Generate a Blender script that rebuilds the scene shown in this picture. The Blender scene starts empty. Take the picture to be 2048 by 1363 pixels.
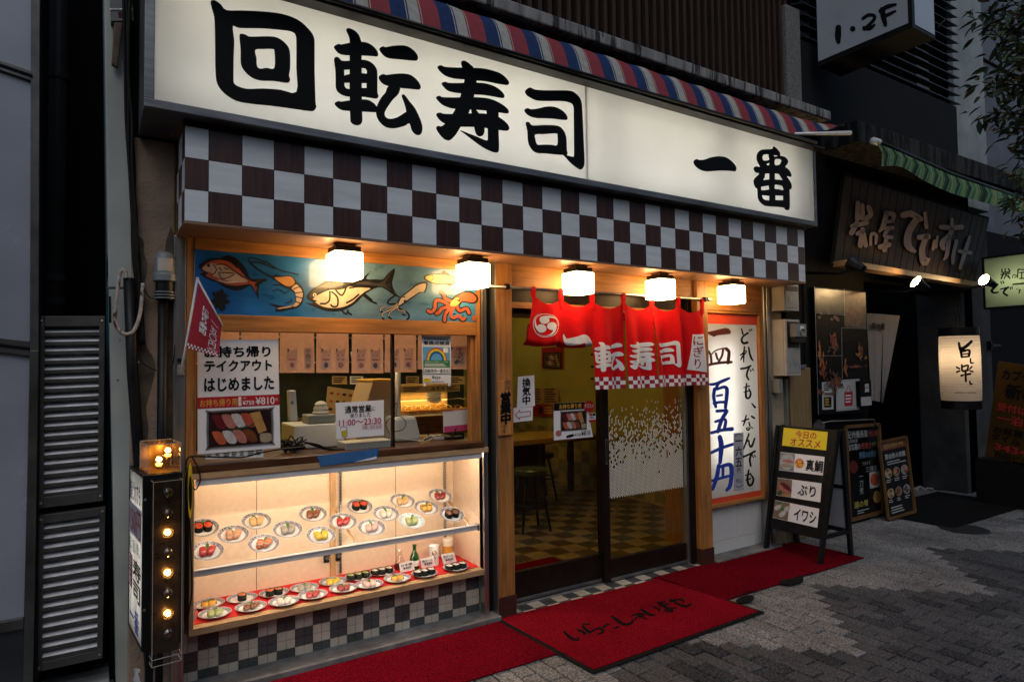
import bpy, bmesh, math, random
from mathutils import Vector, Matrix
from mathutils.geometry import tessellate_polygon
random.seed(7)
S = bpy.context.scene
COL = S.collection
R = math.radians

# ------------------------------------------------------------------ camera, sky, sun, exposure
YAW, PITCH, ROLL, FPX = R(32.6755), R(2.1774), R(-0.6960), 1300.9     # focal length in px of a 2048 px wide frame
CAM = Vector((-2.106, -3.47, 1.55))
fw = Vector((math.sin(YAW)*math.cos(PITCH), math.cos(YAW)*math.cos(PITCH), math.sin(PITCH)))
rt0 = Vector((math.cos(YAW), -math.sin(YAW), 0)); up0 = rt0.cross(fw)
rt = rt0*math.cos(ROLL)+up0*math.sin(ROLL); up = -rt0*math.sin(ROLL)+up0*math.cos(ROLL)
cd = bpy.data.cameras.new('camera'); cam = bpy.data.objects.new('camera', cd); COL.objects.link(cam)
cam.matrix_world = Matrix(((rt.x, up.x, -fw.x, CAM.x), (rt.y, up.y, -fw.y, CAM.y), (rt.z, up.z, -fw.z, CAM.z), (0, 0, 0, 1)))
cd.sensor_width = 36; cd.lens = 36*FPX/2048; cd.clip_start = .05; cd.clip_end = 500
S.camera = cam

SUN_EL, SUN_AZ = R(52), R(205)
W = bpy.data.worlds.new('World'); S.world = W; W.use_nodes = True
wn = W.node_tree; bg = wn.nodes['Background']
sky = wn.nodes.new('ShaderNodeTexSky'); sky.sky_type = 'NISHITA'; sky.sun_disc = False
sky.sun_elevation = SUN_EL; sky.sun_rotation = SUN_AZ; sky.air_density = 1.2; sky.dust_density = 1.5
wn.links.new(sky.outputs[0], bg.inputs[0]); bg.inputs[1].default_value = .088
sl = bpy.data.lights.new('sun', 'SUN'); sl.energy = .5; sl.angle = R(40); sl.color = (1, .985, .97)
so = bpy.data.objects.new('sun', sl); COL.objects.link(so)
sd = Vector((math.sin(SUN_AZ)*math.cos(SUN_EL), math.cos(SUN_AZ)*math.cos(SUN_EL), math.sin(SUN_EL)))
so.rotation_euler = sd.to_track_quat('Z', 'Y').to_euler(); so.location = (0, -6, 12)
S.view_settings.view_transform = 'Standard'; S.view_settings.look = 'None'
S.view_settings.exposure = 0; S.view_settings.gamma = 1; S.view_settings.use_curve_mapping = False
S.render.engine = 'CYCLES'
S.cycles.use_denoising = True; S.cycles.max_bounces = 8; S.cycles.transparent_max_bounces = 16
S.cycles.sample_clamp_indirect = 4; S.cycles.caustics_reflective = False; S.cycles.caustics_refractive = False

# ------------------------------------------------------------------ measuring helpers: a point of the photograph on a plane of the street
def ray(px, py): return rt*((px-1024)/FPX)-up*((py-681.5)/FPX)+fw
class Pl:
    """a plane of the place (point, normal towards the street); calling it gives the point seen at a photo position"""
    def __init__(s, p, n): s.p = Vector(p); s.n = Vector(n).normalized()
    def __call__(s, a, off=0):
        d = ray(*a[:2]); return CAM+d*((s.p+s.n*off-CAM).dot(s.n)/d.dot(s.n))
def PY(y): return Pl((0, y, 0), (0, -1, 0))
def PZ(z): return Pl((0, 0, z), (0, 0, 1))
def PX(x, s=-1): return Pl((x, 0, 0), (s, 0, 0))
def plane3(pl, a, b, c, ref):
    p, q, r = (pl[i](x) if isinstance(pl, (list, tuple)) else pl(x) for i, x in enumerate((a, b, c)))
    n = (q-p).cross(r-p); n = n if n.dot(Vector(ref)) > 0 else -n
    return Pl(p, n)
def cr(ox, oy, s, pts): return [(ox+p[0]/s, oy+p[1]/s)+tuple(w/s for w in p[2:3]) for p in pts]
def smooth(loop, k=3, closed=True):
    n = len(loop); out = []
    for i in range(n if closed else n-1):
        g = (lambda j: loop[j % n]) if closed else (lambda j: loop[max(0, min(n-1, j))])
        a, b, c, d = g(i-1), g(i), g(i+1), g(i+2)
        for j in range(k):
            t = j/k
            out.append(tuple(.5*(2*b[m]+(c[m]-a[m])*t+(2*a[m]-5*b[m]+4*c[m]-d[m])*t*t+(3*b[m]-a[m]-3*c[m]+d[m])*t**3) for m in range(len(b))))
    if not closed: out.append(tuple(loop[-1]))
    return out
def stroke2d(pts, w=None, k=4):
    """outline of a brush stroke through pts (x, y[, width])"""
    pts = [tuple(p) if len(p) > 2 else (p[0], p[1], w) for p in pts]
    q = smooth(pts, k, False) if len(pts) > 2 else pts
    L, Rr = [], []
    for i, p in enumerate(q):
        a, b = q[max(0, i-1)], q[min(len(q)-1, i+1)]
        dx, dy = b[0]-a[0], b[1]-a[1]; l = math.hypot(dx, dy) or 1; nx, ny = -dy/l*p[2]/2, dx/l*p[2]/2
        L.append((p[0]+nx, p[1]+ny)); Rr.append((p[0]-nx, p[1]-ny))
    def cap(p, a, s):
        dx, dy = p[0]-a[0], p[1]-a[1]; l = math.hypot(dx, dy) or 1; t = math.atan2(dy, dx)
        return [(p[0]+math.cos(t+s*u)*p[2]/2, p[1]+math.sin(t+s*u)*p[2]/2) for u in (1.05, .5, 0, -.5, -1.05)]
    return L+cap(q[-1], q[-2], 1)+Rr[::-1]+cap(q[0], q[1], 1)
def disc2d(x, y, rx, ry=None, n=20, a0=0): return [(x+math.cos(a0+6.28319*i/n)*rx, y+math.sin(a0+6.28319*i/n)*(ry or rx)) for i in range(n)]

# ------------------------------------------------------------------ mesh builder
FONT_CACHE = {}
def glyphs(body, bold=0., align='CENTER', line=1.0):
    key = (body, align, line)
    if key not in FONT_CACHE:
        c = bpy.data.curves.new('lettering', 'FONT'); c.body = body; c.resolution_u = 3; c.align_x = align; c.space_line = line
        o = bpy.data.objects.new('lettering', c); COL.objects.link(o)
        dg = bpy.context.evaluated_depsgraph_get(); me = bpy.data.meshes.new_from_object(o.evaluated_get(dg))
        vs = [(v.co.x, v.co.y) for v in me.vertices]; fs = [tuple(p.vertices) for p in me.polygons]
        bpy.data.objects.remove(o); bpy.data.curves.remove(c); bpy.data.meshes.remove(me)
        x0 = min(v[0] for v in vs); x1 = max(v[0] for v in vs); y0 = min(v[1] for v in vs); y1 = max(v[1] for v in vs)
        FONT_CACHE[key] = ([((x-x0)/max(1e-6, x1-x0), (y1-y)/max(1e-6, y1-y0)) for x, y in vs], fs, max(1e-6, x1-x0), max(1e-6, y1-y0))
    vs, fs, w, h = FONT_CACHE[key]
    if bold < .004: return vs, fs
    V, F = [], []      # heavier weight: the same outline laid down again a little to each side
    for dx, dy in ((-1, 0), (1, 0), (0, -1), (0, 1), (.7, .7), (-.7, -.7)):
        k = len(V); V += [(x+dx*bold/w, y+dy*bold/h) for x, y in vs]; F += [tuple(i+k for i in f) for f in fs]
    return V, F
class MB:
    def __init__(s): s.v, s.f, s.mi, s.sm, s.m, s.lay = [], [], [], [], [], 0
    def mat(s, m):
        if m not in s.m: s.m.append(m)
        return s.m.index(m)
    def add(s, vs, fs, m, smooth=False):
        b = len(s.v); s.v += [Vector(v) for v in vs]; i = s.mat(m)
        for f in fs: s.f.append(tuple(b+j for j in f)); s.mi.append(i); s.sm.append(smooth)
    def hexa(s, p, m):      # p: 4 front points (going round), 4 back points
        s.add(p, [(0, 1, 2, 3), (7, 6, 5, 4), (0, 4, 5, 1), (1, 5, 6, 2), (2, 6, 7, 3), (3, 7, 4, 0)], m)
    def box(s, x0, x1, y0, y1, z0, z1, m):
        s.hexa([(x0, y0, z0), (x1, y0, z0), (x1, y0, z1), (x0, y0, z1), (x0, y1, z0), (x1, y1, z0), (x1, y1, z1), (x0, y1, z1)], m); return s
    def slab(s, q, t, m):   # q: 4 points of the front face, t: vector to the back face
        t = Vector(t); q = [Vector(p) for p in q]; s.hexa(q+[p+t for p in q], m); return s
    def quad(s, q, m): s.add(q, [(0, 1, 2, 3)], m); return s
    def bar(s, a, b, w, h, m, upv=(0, 0, 1)):
        a, b = Vector(a), Vector(b); d = (b-a).normalized(); u = d.cross(Vector(upv))
        u = u.normalized() if u.length > 1e-4 else Vector((1, 0, 0)); v = u.cross(d)
        q = [a+u*(sx*w/2)+v*(sz*h/2) for sx, sz in ((-1, -1), (1, -1), (1, 1), (-1, 1))]
        s.hexa(q+[p+(b-a) for p in q], m); return s
    def tube(s, pts, r, m, n=8, closed=False):
        pts = [Vector(p) for p in pts]; N = len(pts); vs, fs = [], []; u = None
        for i, p in enumerate(pts):
            d = (pts[(i+1) % N]-pts[i-1]) if closed else (pts[min(N-1, i+1)]-pts[max(0, i-1)])
            d = d.normalized() if d.length else Vector((0, 0, 1))
            u = (Vector((0, 0, 1)) if abs(d.z) < .9 else Vector((1, 0, 0))) if u is None else u
            u = (u-d*u.dot(d)); u = u.normalized() if u.length > 1e-5 else d.orthogonal().normalized(); w = d.cross(u)
            rr = r[i] if isinstance(r, (list, tuple)) else r
            vs += [p+u*(math.cos(6.28319*k/n)*rr)+w*(math.sin(6.28319*k/n)*rr) for k in range(n)]
        for i in range(N if closed else N-1):
            for k in range(n): a, b = i*n, ((i+1) % N)*n; fs.append((a+k, a+(k+1) % n, b+(k+1) % n, b+k))
        if not closed: fs += [tuple(range(n))[::-1], tuple((N-1)*n+k for k in range(n))]
        s.add(vs, fs, m, True); return s
    def lathe(s, c, prof, m, n=24, ax=None, mats=None):   # prof: (radius, height) along axis ax
        c = Vector(c); w = Vector(ax or (0, 0, 1)).normalized(); u = w.orthogonal().normalized(); v = w.cross(u)
        for i in range(len(prof)-1):
            (r0, h0), (r1, h1) = prof[i], prof[i+1]; vs = []
            for r_, h in ((r0, h0), (r1, h1)): vs += [c+w*h+u*(math.cos(6.28319*k/n)*r_)+v*(math.sin(6.28319*k/n)*r_) for k in range(n)]
            s.add(vs, [(k, (k+1) % n, n+(k+1) % n, n+k) for k in range(n)], mats[i] if mats else m, True)
        return s
    def fill(s, loops, pl, m, off=None, thick=0., crv=0):
        """flat filled shape (even-odd holes) drawn at photo positions on a plane"""
        if off is None: s.lay += 1; off = .0012+.00008*s.lay
        if crv: loops = [smooth(l, crv) for l in loops]
        flat = [p for l in loops for p in l]
        tri = tessellate_polygon([[Vector((p[0], p[1], 0)) for p in l] for l in loops])
        V = [pl(p, off+thick) for p in flat]; n = pl.n if isinstance(pl, Pl) else None
        fs = []
        for t in tri:
            a, b, c = (V[i] for i in t); nn = (b-a).cross(c-a)
            fs.append(tuple(t) if nn.dot(CAM-a) > 0 else tuple(t)[::-1])
        s.add(V, fs, m)
        if thick:
            B = [pl(p, off) for p in flat]; i0 = 0; k = len(flat); fs = []
            for l in loops:
                for j in range(len(l)): a, b = i0+j, i0+(j+1) % len(l); fs.append((a, b, k+b, k+a))
                i0 += len(l)
            s.add(V+B, fs, m)
        return s
    def strokes(s, lst, pl, m, w=None, thick=0.):
        for p in lst: s.fill([stroke2d(p, w)], pl, m, thick=thick)
        return s
    def text(s, body, q, m, bold=.01, off=.0008, line=1.0, align='CENTER', fn=None):
        """lettering stretched over the quad q (top left, top right, bottom right, bottom left; 3-D points)"""
        vs, fs = glyphs(body, bold, align, line); a, b, c, d = (Vector(p) for p in q)
        n = (b-a).cross(d-a).normalized(); n = n if n.dot(CAM-a) > 0 else -n
        nv = len(vs)//6 if bold >= .004 else len(vs); V = [a*(1-x)*(1-y)+b*x*(1-y)+c*x*y+d*(1-x)*y+n*(off+.00004*(i//nv)) for i, (x, y) in enumerate(vs)]
        s.add(V, [f if (V[f[1]]-V[f[0]]).cross(V[f[2]]-V[f[0]]).dot(n) > 0 else f[::-1] for f in fs], m); return s
    def ptext(s, body, pl, x0, y0, x1, y1, m, bold=.01, sk=0., off=.0014, **k):
        """text in a photo box on a plane; sk = rise of the right end in px"""
        return s.text(body, [pl(p, off) for p in ((x0, y0), (x1, y0-sk), (x1, y1-sk), (x0, y1))], m, bold, 0, **k)
    def build(s, name, parent=None, bevel=0., loc=None, **props):
        me = bpy.data.meshes.new(name); o = bpy.data.objects.new(name, me); COL.objects.link(o)
        if parent is not None: piv = world_loc(parent); o.parent = parent
        else:
            lo = [min(v[i] for v in s.v) for i in range(3)]; hi = [max(v[i] for v in s.v) for i in range(3)]
            piv = Vector(((lo[0]+hi[0])/2, (lo[1]+hi[1])/2, lo[2])) if loc is None else Vector(loc); o.location = piv
        me.from_pydata([v-piv for v in s.v], [], s.f)
        for m in s.m: me.materials.append(m)
        me.polygons.foreach_set('material_index', s.mi); me.polygons.foreach_set('use_smooth', s.sm); me.update()
        if bevel:
            b = o.modifiers.new('bevel', 'BEVEL'); b.width = bevel; b.segments = 2; b.limit_method = 'ANGLE'; b.angle_limit = R(50)
        for k, v in props.items(): o[k] = v
        return o
def world_loc(o):
    v = o.location.copy()
    while o.parent: o = o.parent; v = v+o.location
    return v
def thing(name, label, cat, loc, group=None):
    o = bpy.data.objects.new(name, None); COL.objects.link(o); o.location = loc; o.empty_display_size = .1
    o['label'] = label; o['category'] = cat
    if group: o['group'] = group
    return o
def solo(mb, name, label, cat, group=None, bevel=0.):
    o = mb.build(name, None, bevel); o['label'] = label; o['category'] = cat
    if group: o['group'] = group
    return o
# ------------------------------------------------------------------ materials
def srgb(r, g, b): return tuple((c/255/12.92 if c <= 10 else ((c/255+.055)/1.055)**2.4) for c in (r, g, b))
def mat(name, col, rough=.55, metal=0., nz=None, amt=.25, bump=0., bscale=None, spec=.5, emit=None, coat=0., big=0., stretch=(1, 1, 1), trans=0., dirt=None, rng=(.3, .7)):
    """principled surface; nz = noise scale that varies the colour by amt, big = slow large-scale stain amount"""
    if spec == .5 and not coat and not metal and sum(col) < .2 and rough > .4: spec = .14      # dark matt colours: specular lowered to keep blacks deep
    m = bpy.data.materials.new(name); m.use_nodes = True; nt = m.node_tree; N, L = nt.nodes, nt.links; b = N['Principled BSDF']
    b.inputs['Base Color'].default_value = (*col, 1); b.inputs['Roughness'].default_value = rough; b.inputs['Metallic'].default_value = metal
    b.inputs['Specular IOR Level'].default_value = spec; b.inputs['Coat Weight'].default_value = coat; b.inputs['Coat Roughness'].default_value = .06
    b.inputs['Transmission Weight'].default_value = trans
    if emit: b.inputs['Emission Color'].default_value = (*emit[0], 1); b.inputs['Emission Strength'].default_value = emit[1]
    if nz or big:
        tc = N.new('ShaderNodeTexCoord'); mp = N.new('ShaderNodeMapping'); mp.inputs['Scale'].default_value = stretch; L.new(tc.outputs['Object'], mp.inputs[0])
        cur = None
        for sc, am, src in ((nz, amt, mp.outputs[0]), (2.3, big, tc.outputs['Object'])):
            if not sc or not am: continue
            n = N.new('ShaderNodeTexNoise'); n.inputs['Scale'].default_value = sc; n.inputs['Detail'].default_value = 6; L.new(src, n.inputs['Vector'])
            r = N.new('ShaderNodeMapRange'); r.inputs[1].default_value, r.inputs[2].default_value = rng if sc == nz else (.3, .7); r.inputs[3].default_value = 1-am; r.inputs[4].default_value = 1+am*.7; L.new(n.outputs[0], r.inputs[0])
            x = N.new('ShaderNodeVectorMath'); x.operation = 'SCALE'
            if cur is None: x.inputs[0].default_value = col
            else: L.new(cur, x.inputs[0])
            L.new(r.outputs[0], x.inputs['Scale']); cur = x.outputs[0]
            if sc == nz:
                rr = N.new('ShaderNodeMapRange'); rr.inputs[3].default_value = max(.03, rough-.1); rr.inputs[4].default_value = min(1, rough+.1); L.new(n.outputs[0], rr.inputs[0]); L.new(rr.outputs[0], b.inputs['Roughness'])
        if dirt:      # second colour that shows through where a rough noise passes a threshold (peeling, soiling)
            n = N.new('ShaderNodeTexNoise'); n.inputs['Scale'].default_value = dirt[1]; n.inputs['Detail'].default_value = 9; n.inputs['Roughness'].default_value = .68; L.new(mp.outputs[0], n.inputs['Vector'])
            r = N.new('ShaderNodeMapRange'); r.inputs[1].default_value = dirt[2]; r.inputs[2].default_value = dirt[2]+.05; L.new(n.outputs[0], r.inputs[0])
            mx = N.new('ShaderNodeMixRGB'); L.new(r.outputs[0], mx.inputs[0]); L.new(cur, mx.inputs[1]); mx.inputs[2].default_value = (*dirt[0], 1); cur = mx.outputs[0]
        L.new(cur, b.inputs['Base Color'])
        if bump:
            n = N.new('ShaderNodeTexNoise'); n.inputs['Scale'].default_value = bscale or nz; n.inputs['Detail'].default_value = 5; L.new(mp.outputs[0], n.inputs['Vector'])
            bp = N.new('ShaderNodeBump'); bp.inputs['Strength'].default_value = bump; bp.inputs['Distance'].default_value = .01; L.new(n.outputs[0], bp.inputs['Height']); L.new(bp.outputs[0], b.inputs['Normal'])
    return m
def glassmat(name, tint=(1, 1, 1), rough=0., ior=1.45, boost=1.):
    m = bpy.data.materials.new(name); m.use_nodes = True; nt = m.node_tree; N, L = nt.nodes, nt.links; N.remove(N['Principled BSDF'])
    t = N.new('ShaderNodeBsdfTransparent'); t.inputs[0].default_value = (*tint, 1); g = N.new('ShaderNodeBsdfGlossy'); g.inputs['Roughness'].default_value = rough
    f = N.new('ShaderNodeLayerWeight'); f.inputs[0].default_value = .5; pw = N.new('ShaderNodeMath'); pw.operation = 'POWER'; pw.inputs[1].default_value = 5; L.new(f.outputs['Facing'], pw.inputs[0])
    r0 = ((ior-1)/(ior+1))**2; ad = N.new('ShaderNodeMath'); ad.operation = 'MULTIPLY_ADD'; ad.inputs[1].default_value = 1-r0; ad.inputs[2].default_value = r0; L.new(pw.outputs[0], ad.inputs[0]); x = N.new('ShaderNodeMixShader')
    L.new(ad.outputs[0], x.inputs[0]); L.new(t.outputs[0], x.inputs[1]); L.new(g.outputs[0], x.inputs[2]); L.new(x.outputs[0], N['Material Output'].inputs[0]); return m
def backlit(name, col, tcol, w=.75, nz=3., amt=.06):
    """opal acrylic or paper that glows only because lamps stand behind it"""
    m = bpy.data.materials.new(name); m.use_nodes = True; nt = m.node_tree; N, L = nt.nodes, nt.links; b = N['Principled BSDF']
    b.inputs['Base Color'].default_value = (*col, 1); b.inputs['Roughness'].default_value = .25
    t = N.new('ShaderNodeBsdfTranslucent'); x = N.new('ShaderNodeMixShader'); x.inputs[0].default_value = w
    tc = N.new('ShaderNodeTexCoord'); n = N.new('ShaderNodeTexNoise'); n.inputs['Scale'].default_value = nz; n.inputs['Detail'].default_value = 5; L.new(tc.outputs['Object'], n.inputs['Vector'])
    r = N.new('ShaderNodeMapRange'); r.inputs[1].default_value = .3; r.inputs[2].default_value = .7; r.inputs[3].default_value = 1-amt; r.inputs[4].default_value = 1; L.new(n.outputs[0], r.inputs[0])
    v = N.new('ShaderNodeVectorMath'); v.operation = 'SCALE'; v.inputs[0].default_value = tcol; L.new(r.outputs[0], v.inputs['Scale']); L.new(v.outputs[0], t.inputs[0])
    L.new(b.outputs[0], x.inputs[1]); L.new(t.outputs[0], x.inputs[2]); L.new(x.outputs[0], N['Material Output'].inputs[0]); return m
def lamp(name, col, st): return mat(name, (.8, .8, .8), .4, emit=(col, st))
ink = mat('black_ink', (.004, .004, .0045), .6, spec=.12)
wood = mat('orange_wood', (.37, .155, .037), .5, nz=9, amt=.38, stretch=(6, 6, .5), bump=.12, bscale=30, big=.2)
woodh = mat('orange_wood_rail', (.37, .155, .037), .5, nz=9, amt=.34, stretch=(.5, 6, 6), bump=.06, bscale=30, big=.12)
ply = mat('pale_ply', (.50, .31, .15), .55, nz=14, amt=.2, stretch=(.8, 5, 5), bump=.05, bscale=40)
plyv = mat('pale_ply_upright', (.50, .31, .15), .55, nz=14, amt=.2, stretch=(5, 5, .8), bump=.05, bscale=40)
darkwood = mat('dark_counter_wood', (.085, .032, .012), .3, nz=7, amt=.6, stretch=(.6, 8, 8), bump=.1, bscale=20)
plinth = mat('brown_plinth', (.06, .022, .016), .55, nz=20, amt=.25)
steel = mat('brushed_steel', (.42, .41, .38), .32, .9, nz=6, amt=.25, stretch=(9, 9, .4))
steelh = mat('grey_steel_frame', (.20, .20, .205), .42, .75, nz=7, amt=.3, stretch=(.6, 6, 6), big=.25, bump=.05)
alu = mat('aluminium_rail', (.80, .79, .75), .45, .1, nz=12, amt=.1)
bronze = mat('dark_bronze_frame', (.016, .010, .008), .38, .3, spec=.3, nz=12, amt=.3)
blackm = mat('black_paint', (.006, .006, .0065), .45, spec=.25, nz=14, amt=.4)
darkv = mat('void_dark', (.006, .006, .007), .9)
concrete = mat('concrete', (.17, .165, .155), .85, nz=9, amt=.35, bump=.35, bscale=60, big=.3)
kerbm = mat('kerb_concrete', (.15, .15, .145), .8, nz=12, amt=.4, bump=.4, bscale=50, big=.35)
ledgem = mat('weathered_ledge', (.22, .215, .2), .85, nz=6, amt=.4, stretch=(3, 3, .35), bump=.35, bscale=40, dirt=((.02, .019, .017), 5, .52))
plaster = mat('worn_plaster', (.30, .215, .155), .9, nz=12, amt=.22, bump=.5, bscale=55, big=.2)
scar = mat('weathered_plaster_patch', (.10, .075, .052), .92, nz=10, amt=.5, bump=.5, bscale=45, big=.3)
greypaint = mat('grey_painted_panel', (.36, .38, .35), .5, nz=5, amt=.12, big=.15, bump=.04)
opalglass = mat('grey_glass_panel', (.27, .285, .33), .25, nz=2.5, amt=.15, coat=.3)
brownslat = mat('brown_slat', (.042, .026, .018), .6, nz=8, amt=.4, stretch=(8, 8, .5))
checkW = mat('pale_laminate', (.67, .69, .70), .42, nz=5, amt=.13, stretch=(.7, 6, 6), bump=.03, bscale=30)
checkD = mat('dark_laminate', (.055, .018, .012), .4, nz=8, amt=.5, stretch=(7, 7, .5), bump=.05, bscale=30)
soffitm = mat('brown_soffit', (.24, .125, .07), .42, nz=6, amt=.15)
tileB = mat('blue_grey_tile', (.062, .067, .066), .3, nz=6, amt=.3, coat=.2, big=.2)
tileT = mat('taupe_tile', (.50, .44, .35), .32, nz=6, amt=.2, coat=.2, big=.25)
tileG = mat('tile_grout', (.16, .155, .145), .9, nz=20, amt=.3)
tileW = mat('white_wall_tile', (.62, .63, .61), .2, nz=3, amt=.06, coat=.3, big=.08)
cream = mat('showcase_laminate', (.80, .64, .48), .5, nz=40, amt=.06, bump=.02)
redcloth = mat('red_display_cloth', (.58, .010, .012), .8, nz=60, amt=.15, bump=.1)
carpet = mat('red_carpet', (.14, .004, .011), .95, spec=.0, nz=150, amt=.6, rng=(.38, .62), bump=.9, bscale=180, big=.18)
carpet2 = mat('red_ribbed_carpet', (.135, .004, .010), .95, spec=.0, nz=130, amt=.6, rng=(.38, .62), bump=.9, bscale=150, big=.15)
matred = mat('red_doormat_pile', (.20, .006, .013), .95, spec=.0, nz=110, amt=.6, bump=.7, bscale=120, big=.22)
matink = mat('black_pile', (.003, .0025, .003), .95, spec=.1, nz=80, amt=.4)
rubber = mat('black_rubber', (.007, .007, .007), .8, spec=.1, nz=40, amt=.3)
paper = mat('white_paper', (.82, .83, .82), .55, nz=5, amt=.03)
paperg = mat('glossy_card', (.82, .83, .84), .3, nz=5, amt=.04, coat=.2)
redink = mat('red_ink', (.42, .01, .018), .45, nz=8, amt=.08)
yelink = mat('yellow_ink', (.80, .60, .02), .45)
goldink = mat('gold_ink', (.75, .42, .06), .45)
whiteink = mat('white_ink', (.80, .80, .79), .5)
blueink = mat('blue_ink', (.004, .045, .42), .45)
maroon = mat('maroon_ink', (.12, .012, .01), .5)
greenink = mat('green_ink', (.02, .20, .06), .5)
skyink = mat('sky_ink', (.10, .36, .62), .5)
pinkink = mat('pink_ink', (.62, .07, .22), .45)
magink = mat('crimson_lettering', (.42, .02, .09), .5)
tan = mat('tan_paper', (.45, .30, .12), .6, nz=9, amt=.12)
noren = mat('red_noren_cotton', (.66, .007, .010), .85, spec=.1, nz=90, amt=.12, bump=.15, bscale=200)
norenw = mat('white_noren_print', (.78, .78, .77), .8)
norenr = mat('crimson_noren_print', (.33, .006, .02), .85)
clear = glassmat('clear_glass', (.97, .98, .97)); doorglass = glassmat('door_glass', (.80, .78, .62)); shelfglass = glassmat('glass_shelf', (.985, .99, .985), ior=1.3)
film = mat('pale_mosaic_film', (.76, .73, .58), .5)
signface = backlit('opal_sign_face', (.7, .7, .66), (.96, .95, .915), .8, 2.2, .10)
panelface = backlit('opal_panel_face', (.75, .75, .73), (.93, .91, .88), .78)
greenface = backlit('pale_green_sign_face', (.6, .64, .5), (.80, .85, .64), .8)
lanternpaper = backlit('lantern_paper', (.75, .70, .62), (.86, .79, .70), .6, 6, .1)
tubeS = lamp('sign_tube_light', (1, .975, .94), 22.); tubeU = lamp('sign_upper_tube_light', (1, .93, .78), 8.); tubeC = lamp('showcase_tube_light', (1, .79, .57), 34.); tubeP = lamp('panel_tube_light', (1, .96, .9), 7.)
lampL = lamp('warm_opal_lamp', (1, .60, .24), 20.); bulbL = lamp('glowing_filament', (1, .60, .20), 32.); bulbM = lamp('bulb_inner_glow', (1, .48, .09), 5.); bulbG = lamp('lit_bulb_glass', (1, .50, .11), 4.)
windowFill = lamp('added_window_light', (1, .74, .45), 16.); ceilL = lamp('ceiling_light_panel', (1, .84, .42), 5.5); warmL = lamp('warm_shelf_light', (1, .55, .14), 10.); spotL = lamp('spot_lamp_face', (1, .66, .30), 110.)
bulbG = glassmat('lit_bulb_glass', (1, .85, .6), ior=1.6)
bulbOff = glassmat('unlit_bulb_glass', (.9, .88, .84), ior=2.4)
gold = mat('gold_socket', (.35, .20, .06), .3, .9)
mirror = mat('bulb_tray_mirror', (.07, .045, .028), .3, .6, nz=30, amt=.3)
porcelain = mat('white_porcelain', (.84, .83, .80), .2, coat=.3); rimblue = mat('blue_grey_plate_rim', (.26, .27, .32), .35, nz=160, amt=1.2, coat=.2); rimlight = mat('pale_blue_plate_rim', (.45, .58, .62), .35, nz=120, amt=.5, coat=.2)
rice = mat('sushi_rice', (.72, .69, .60), .6, nz=120, amt=.12, bump=.4, bscale=160); nori = mat('nori', (.012, .014, .012), .5, nz=60, amt=.4)
leaf = mat('bamboo_leaf', (.05, .17, .025), .45, nz=20, amt=.3)
FOOD = {k: mat(k+'_topping', c, .28, nz=40, amt=.22, coat=.4, stretch=(1, 3, 1)) for k, c in dict(tuna=(.38, .02, .025), salmon=(.62, .17, .04), shrimp=(.68, .33, .16), tan=(.60, .40, .18), white=(.70, .64, .55), yellow=(.70, .50, .04), egg=(.68, .36, .05), roe=(.55, .05, .01), brown=(.16, .05, .02), silver=(.30, .29, .26), pink=(.66, .42, .36), green=(.35, .42, .16), darktuna=(.22, .015, .02)).items()}
# ------------------------------------------------------------------ ground
def tone(x, y): return y > -1.52+abs((x-1.29+.84) % 1.68-.84)
def pavers():
    mb = MB(); rnd = random.Random(3)
    pa = [mat('pale_paver', tuple(c*k for c in (.175, .171, .166)), .72, nz=85, amt=.6, rng=(.42, .60), bump=.6, bscale=200, big=.35) for k in (.98, 1.1, 1.18, 1.28)]
    pb = [mat('dark_paver', tuple(c*k for c in (.072, .074, .080)), .72, nz=85, amt=.7, rng=(.44, .64), bump=.6, bscale=200, big=.35) for k in (.86, .96, 1.04, 1.16)]
    w, l, g = .1, .2, .0085
    for i in range(-42, 110):
        for j in range(-24, 8):
            x0 = i*w; y0 = j*l+(l/2 if i % 2 else 0)
            if y0 > .5 or x0 > 10: continue
            z = -.004+rnd.uniform(-.003, .002); x1, y1 = x0+w-g, y0+l-g; m = rnd.choice(pa if tone(x0+w/2, y0+l/2) else pb); e = .004
            p = [(x0, y0, -.03), (x1, y0, -.03), (x1, y1, -.03), (x0, y1, -.03), (x0, y0, z-e), (x1, y0, z-e), (x1, y1, z-e), (x0, y1, z-e), (x0+e, y0+e, z), (x1-e, y0+e, z), (x1-e, y1-e, z), (x0+e, y1-e, z)]
            mb.add(p, [(8, 9, 10, 11), (4, 5, 9, 8), (5, 6, 10, 9), (6, 7, 11, 10), (7, 4, 8, 11), (0, 1, 5, 4), (1, 2, 6, 5), (2, 3, 7, 6), (3, 0, 4, 7)], m)
    mb.build('pavement', kind='structure')
pavers()
g = MB(); g.quad([(-60, -60, -.013), (60, -60, -.013), (60, 60, -.013), (-60, 60, -.013)], mat('joint_sand', (.008, .0078, .0075), .95, nz=60, amt=.4)); g.build('ground', kind='structure')
k = MB(); k.box(-2.6, -.005, -.045, .16, -.02, .032, kerbm); k.build('shop_kerb', bevel=.006, kind='structure')
k = MB(); k.box(1.97, 2.78, -.03, .15, -.02, .02, kerbm); k.build('side_kerb', bevel=.006, kind='structure')

# ------------------------------------------------------------------ the sushi shop
shop = thing('sushi_shop', 'sushi restaurant front with orange wood frames under a brown and white chequered canopy', 'shop', (.5, .05, 0))
def part(mb, name, bevel=0., parent=None, **p): return mb.build(name, parent or shop, bevel, **p)
X = lambda px, py, y: PY(y)((px, py)).x
Z = lambda px, py, y: PY(y)((px, py)).z
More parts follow.
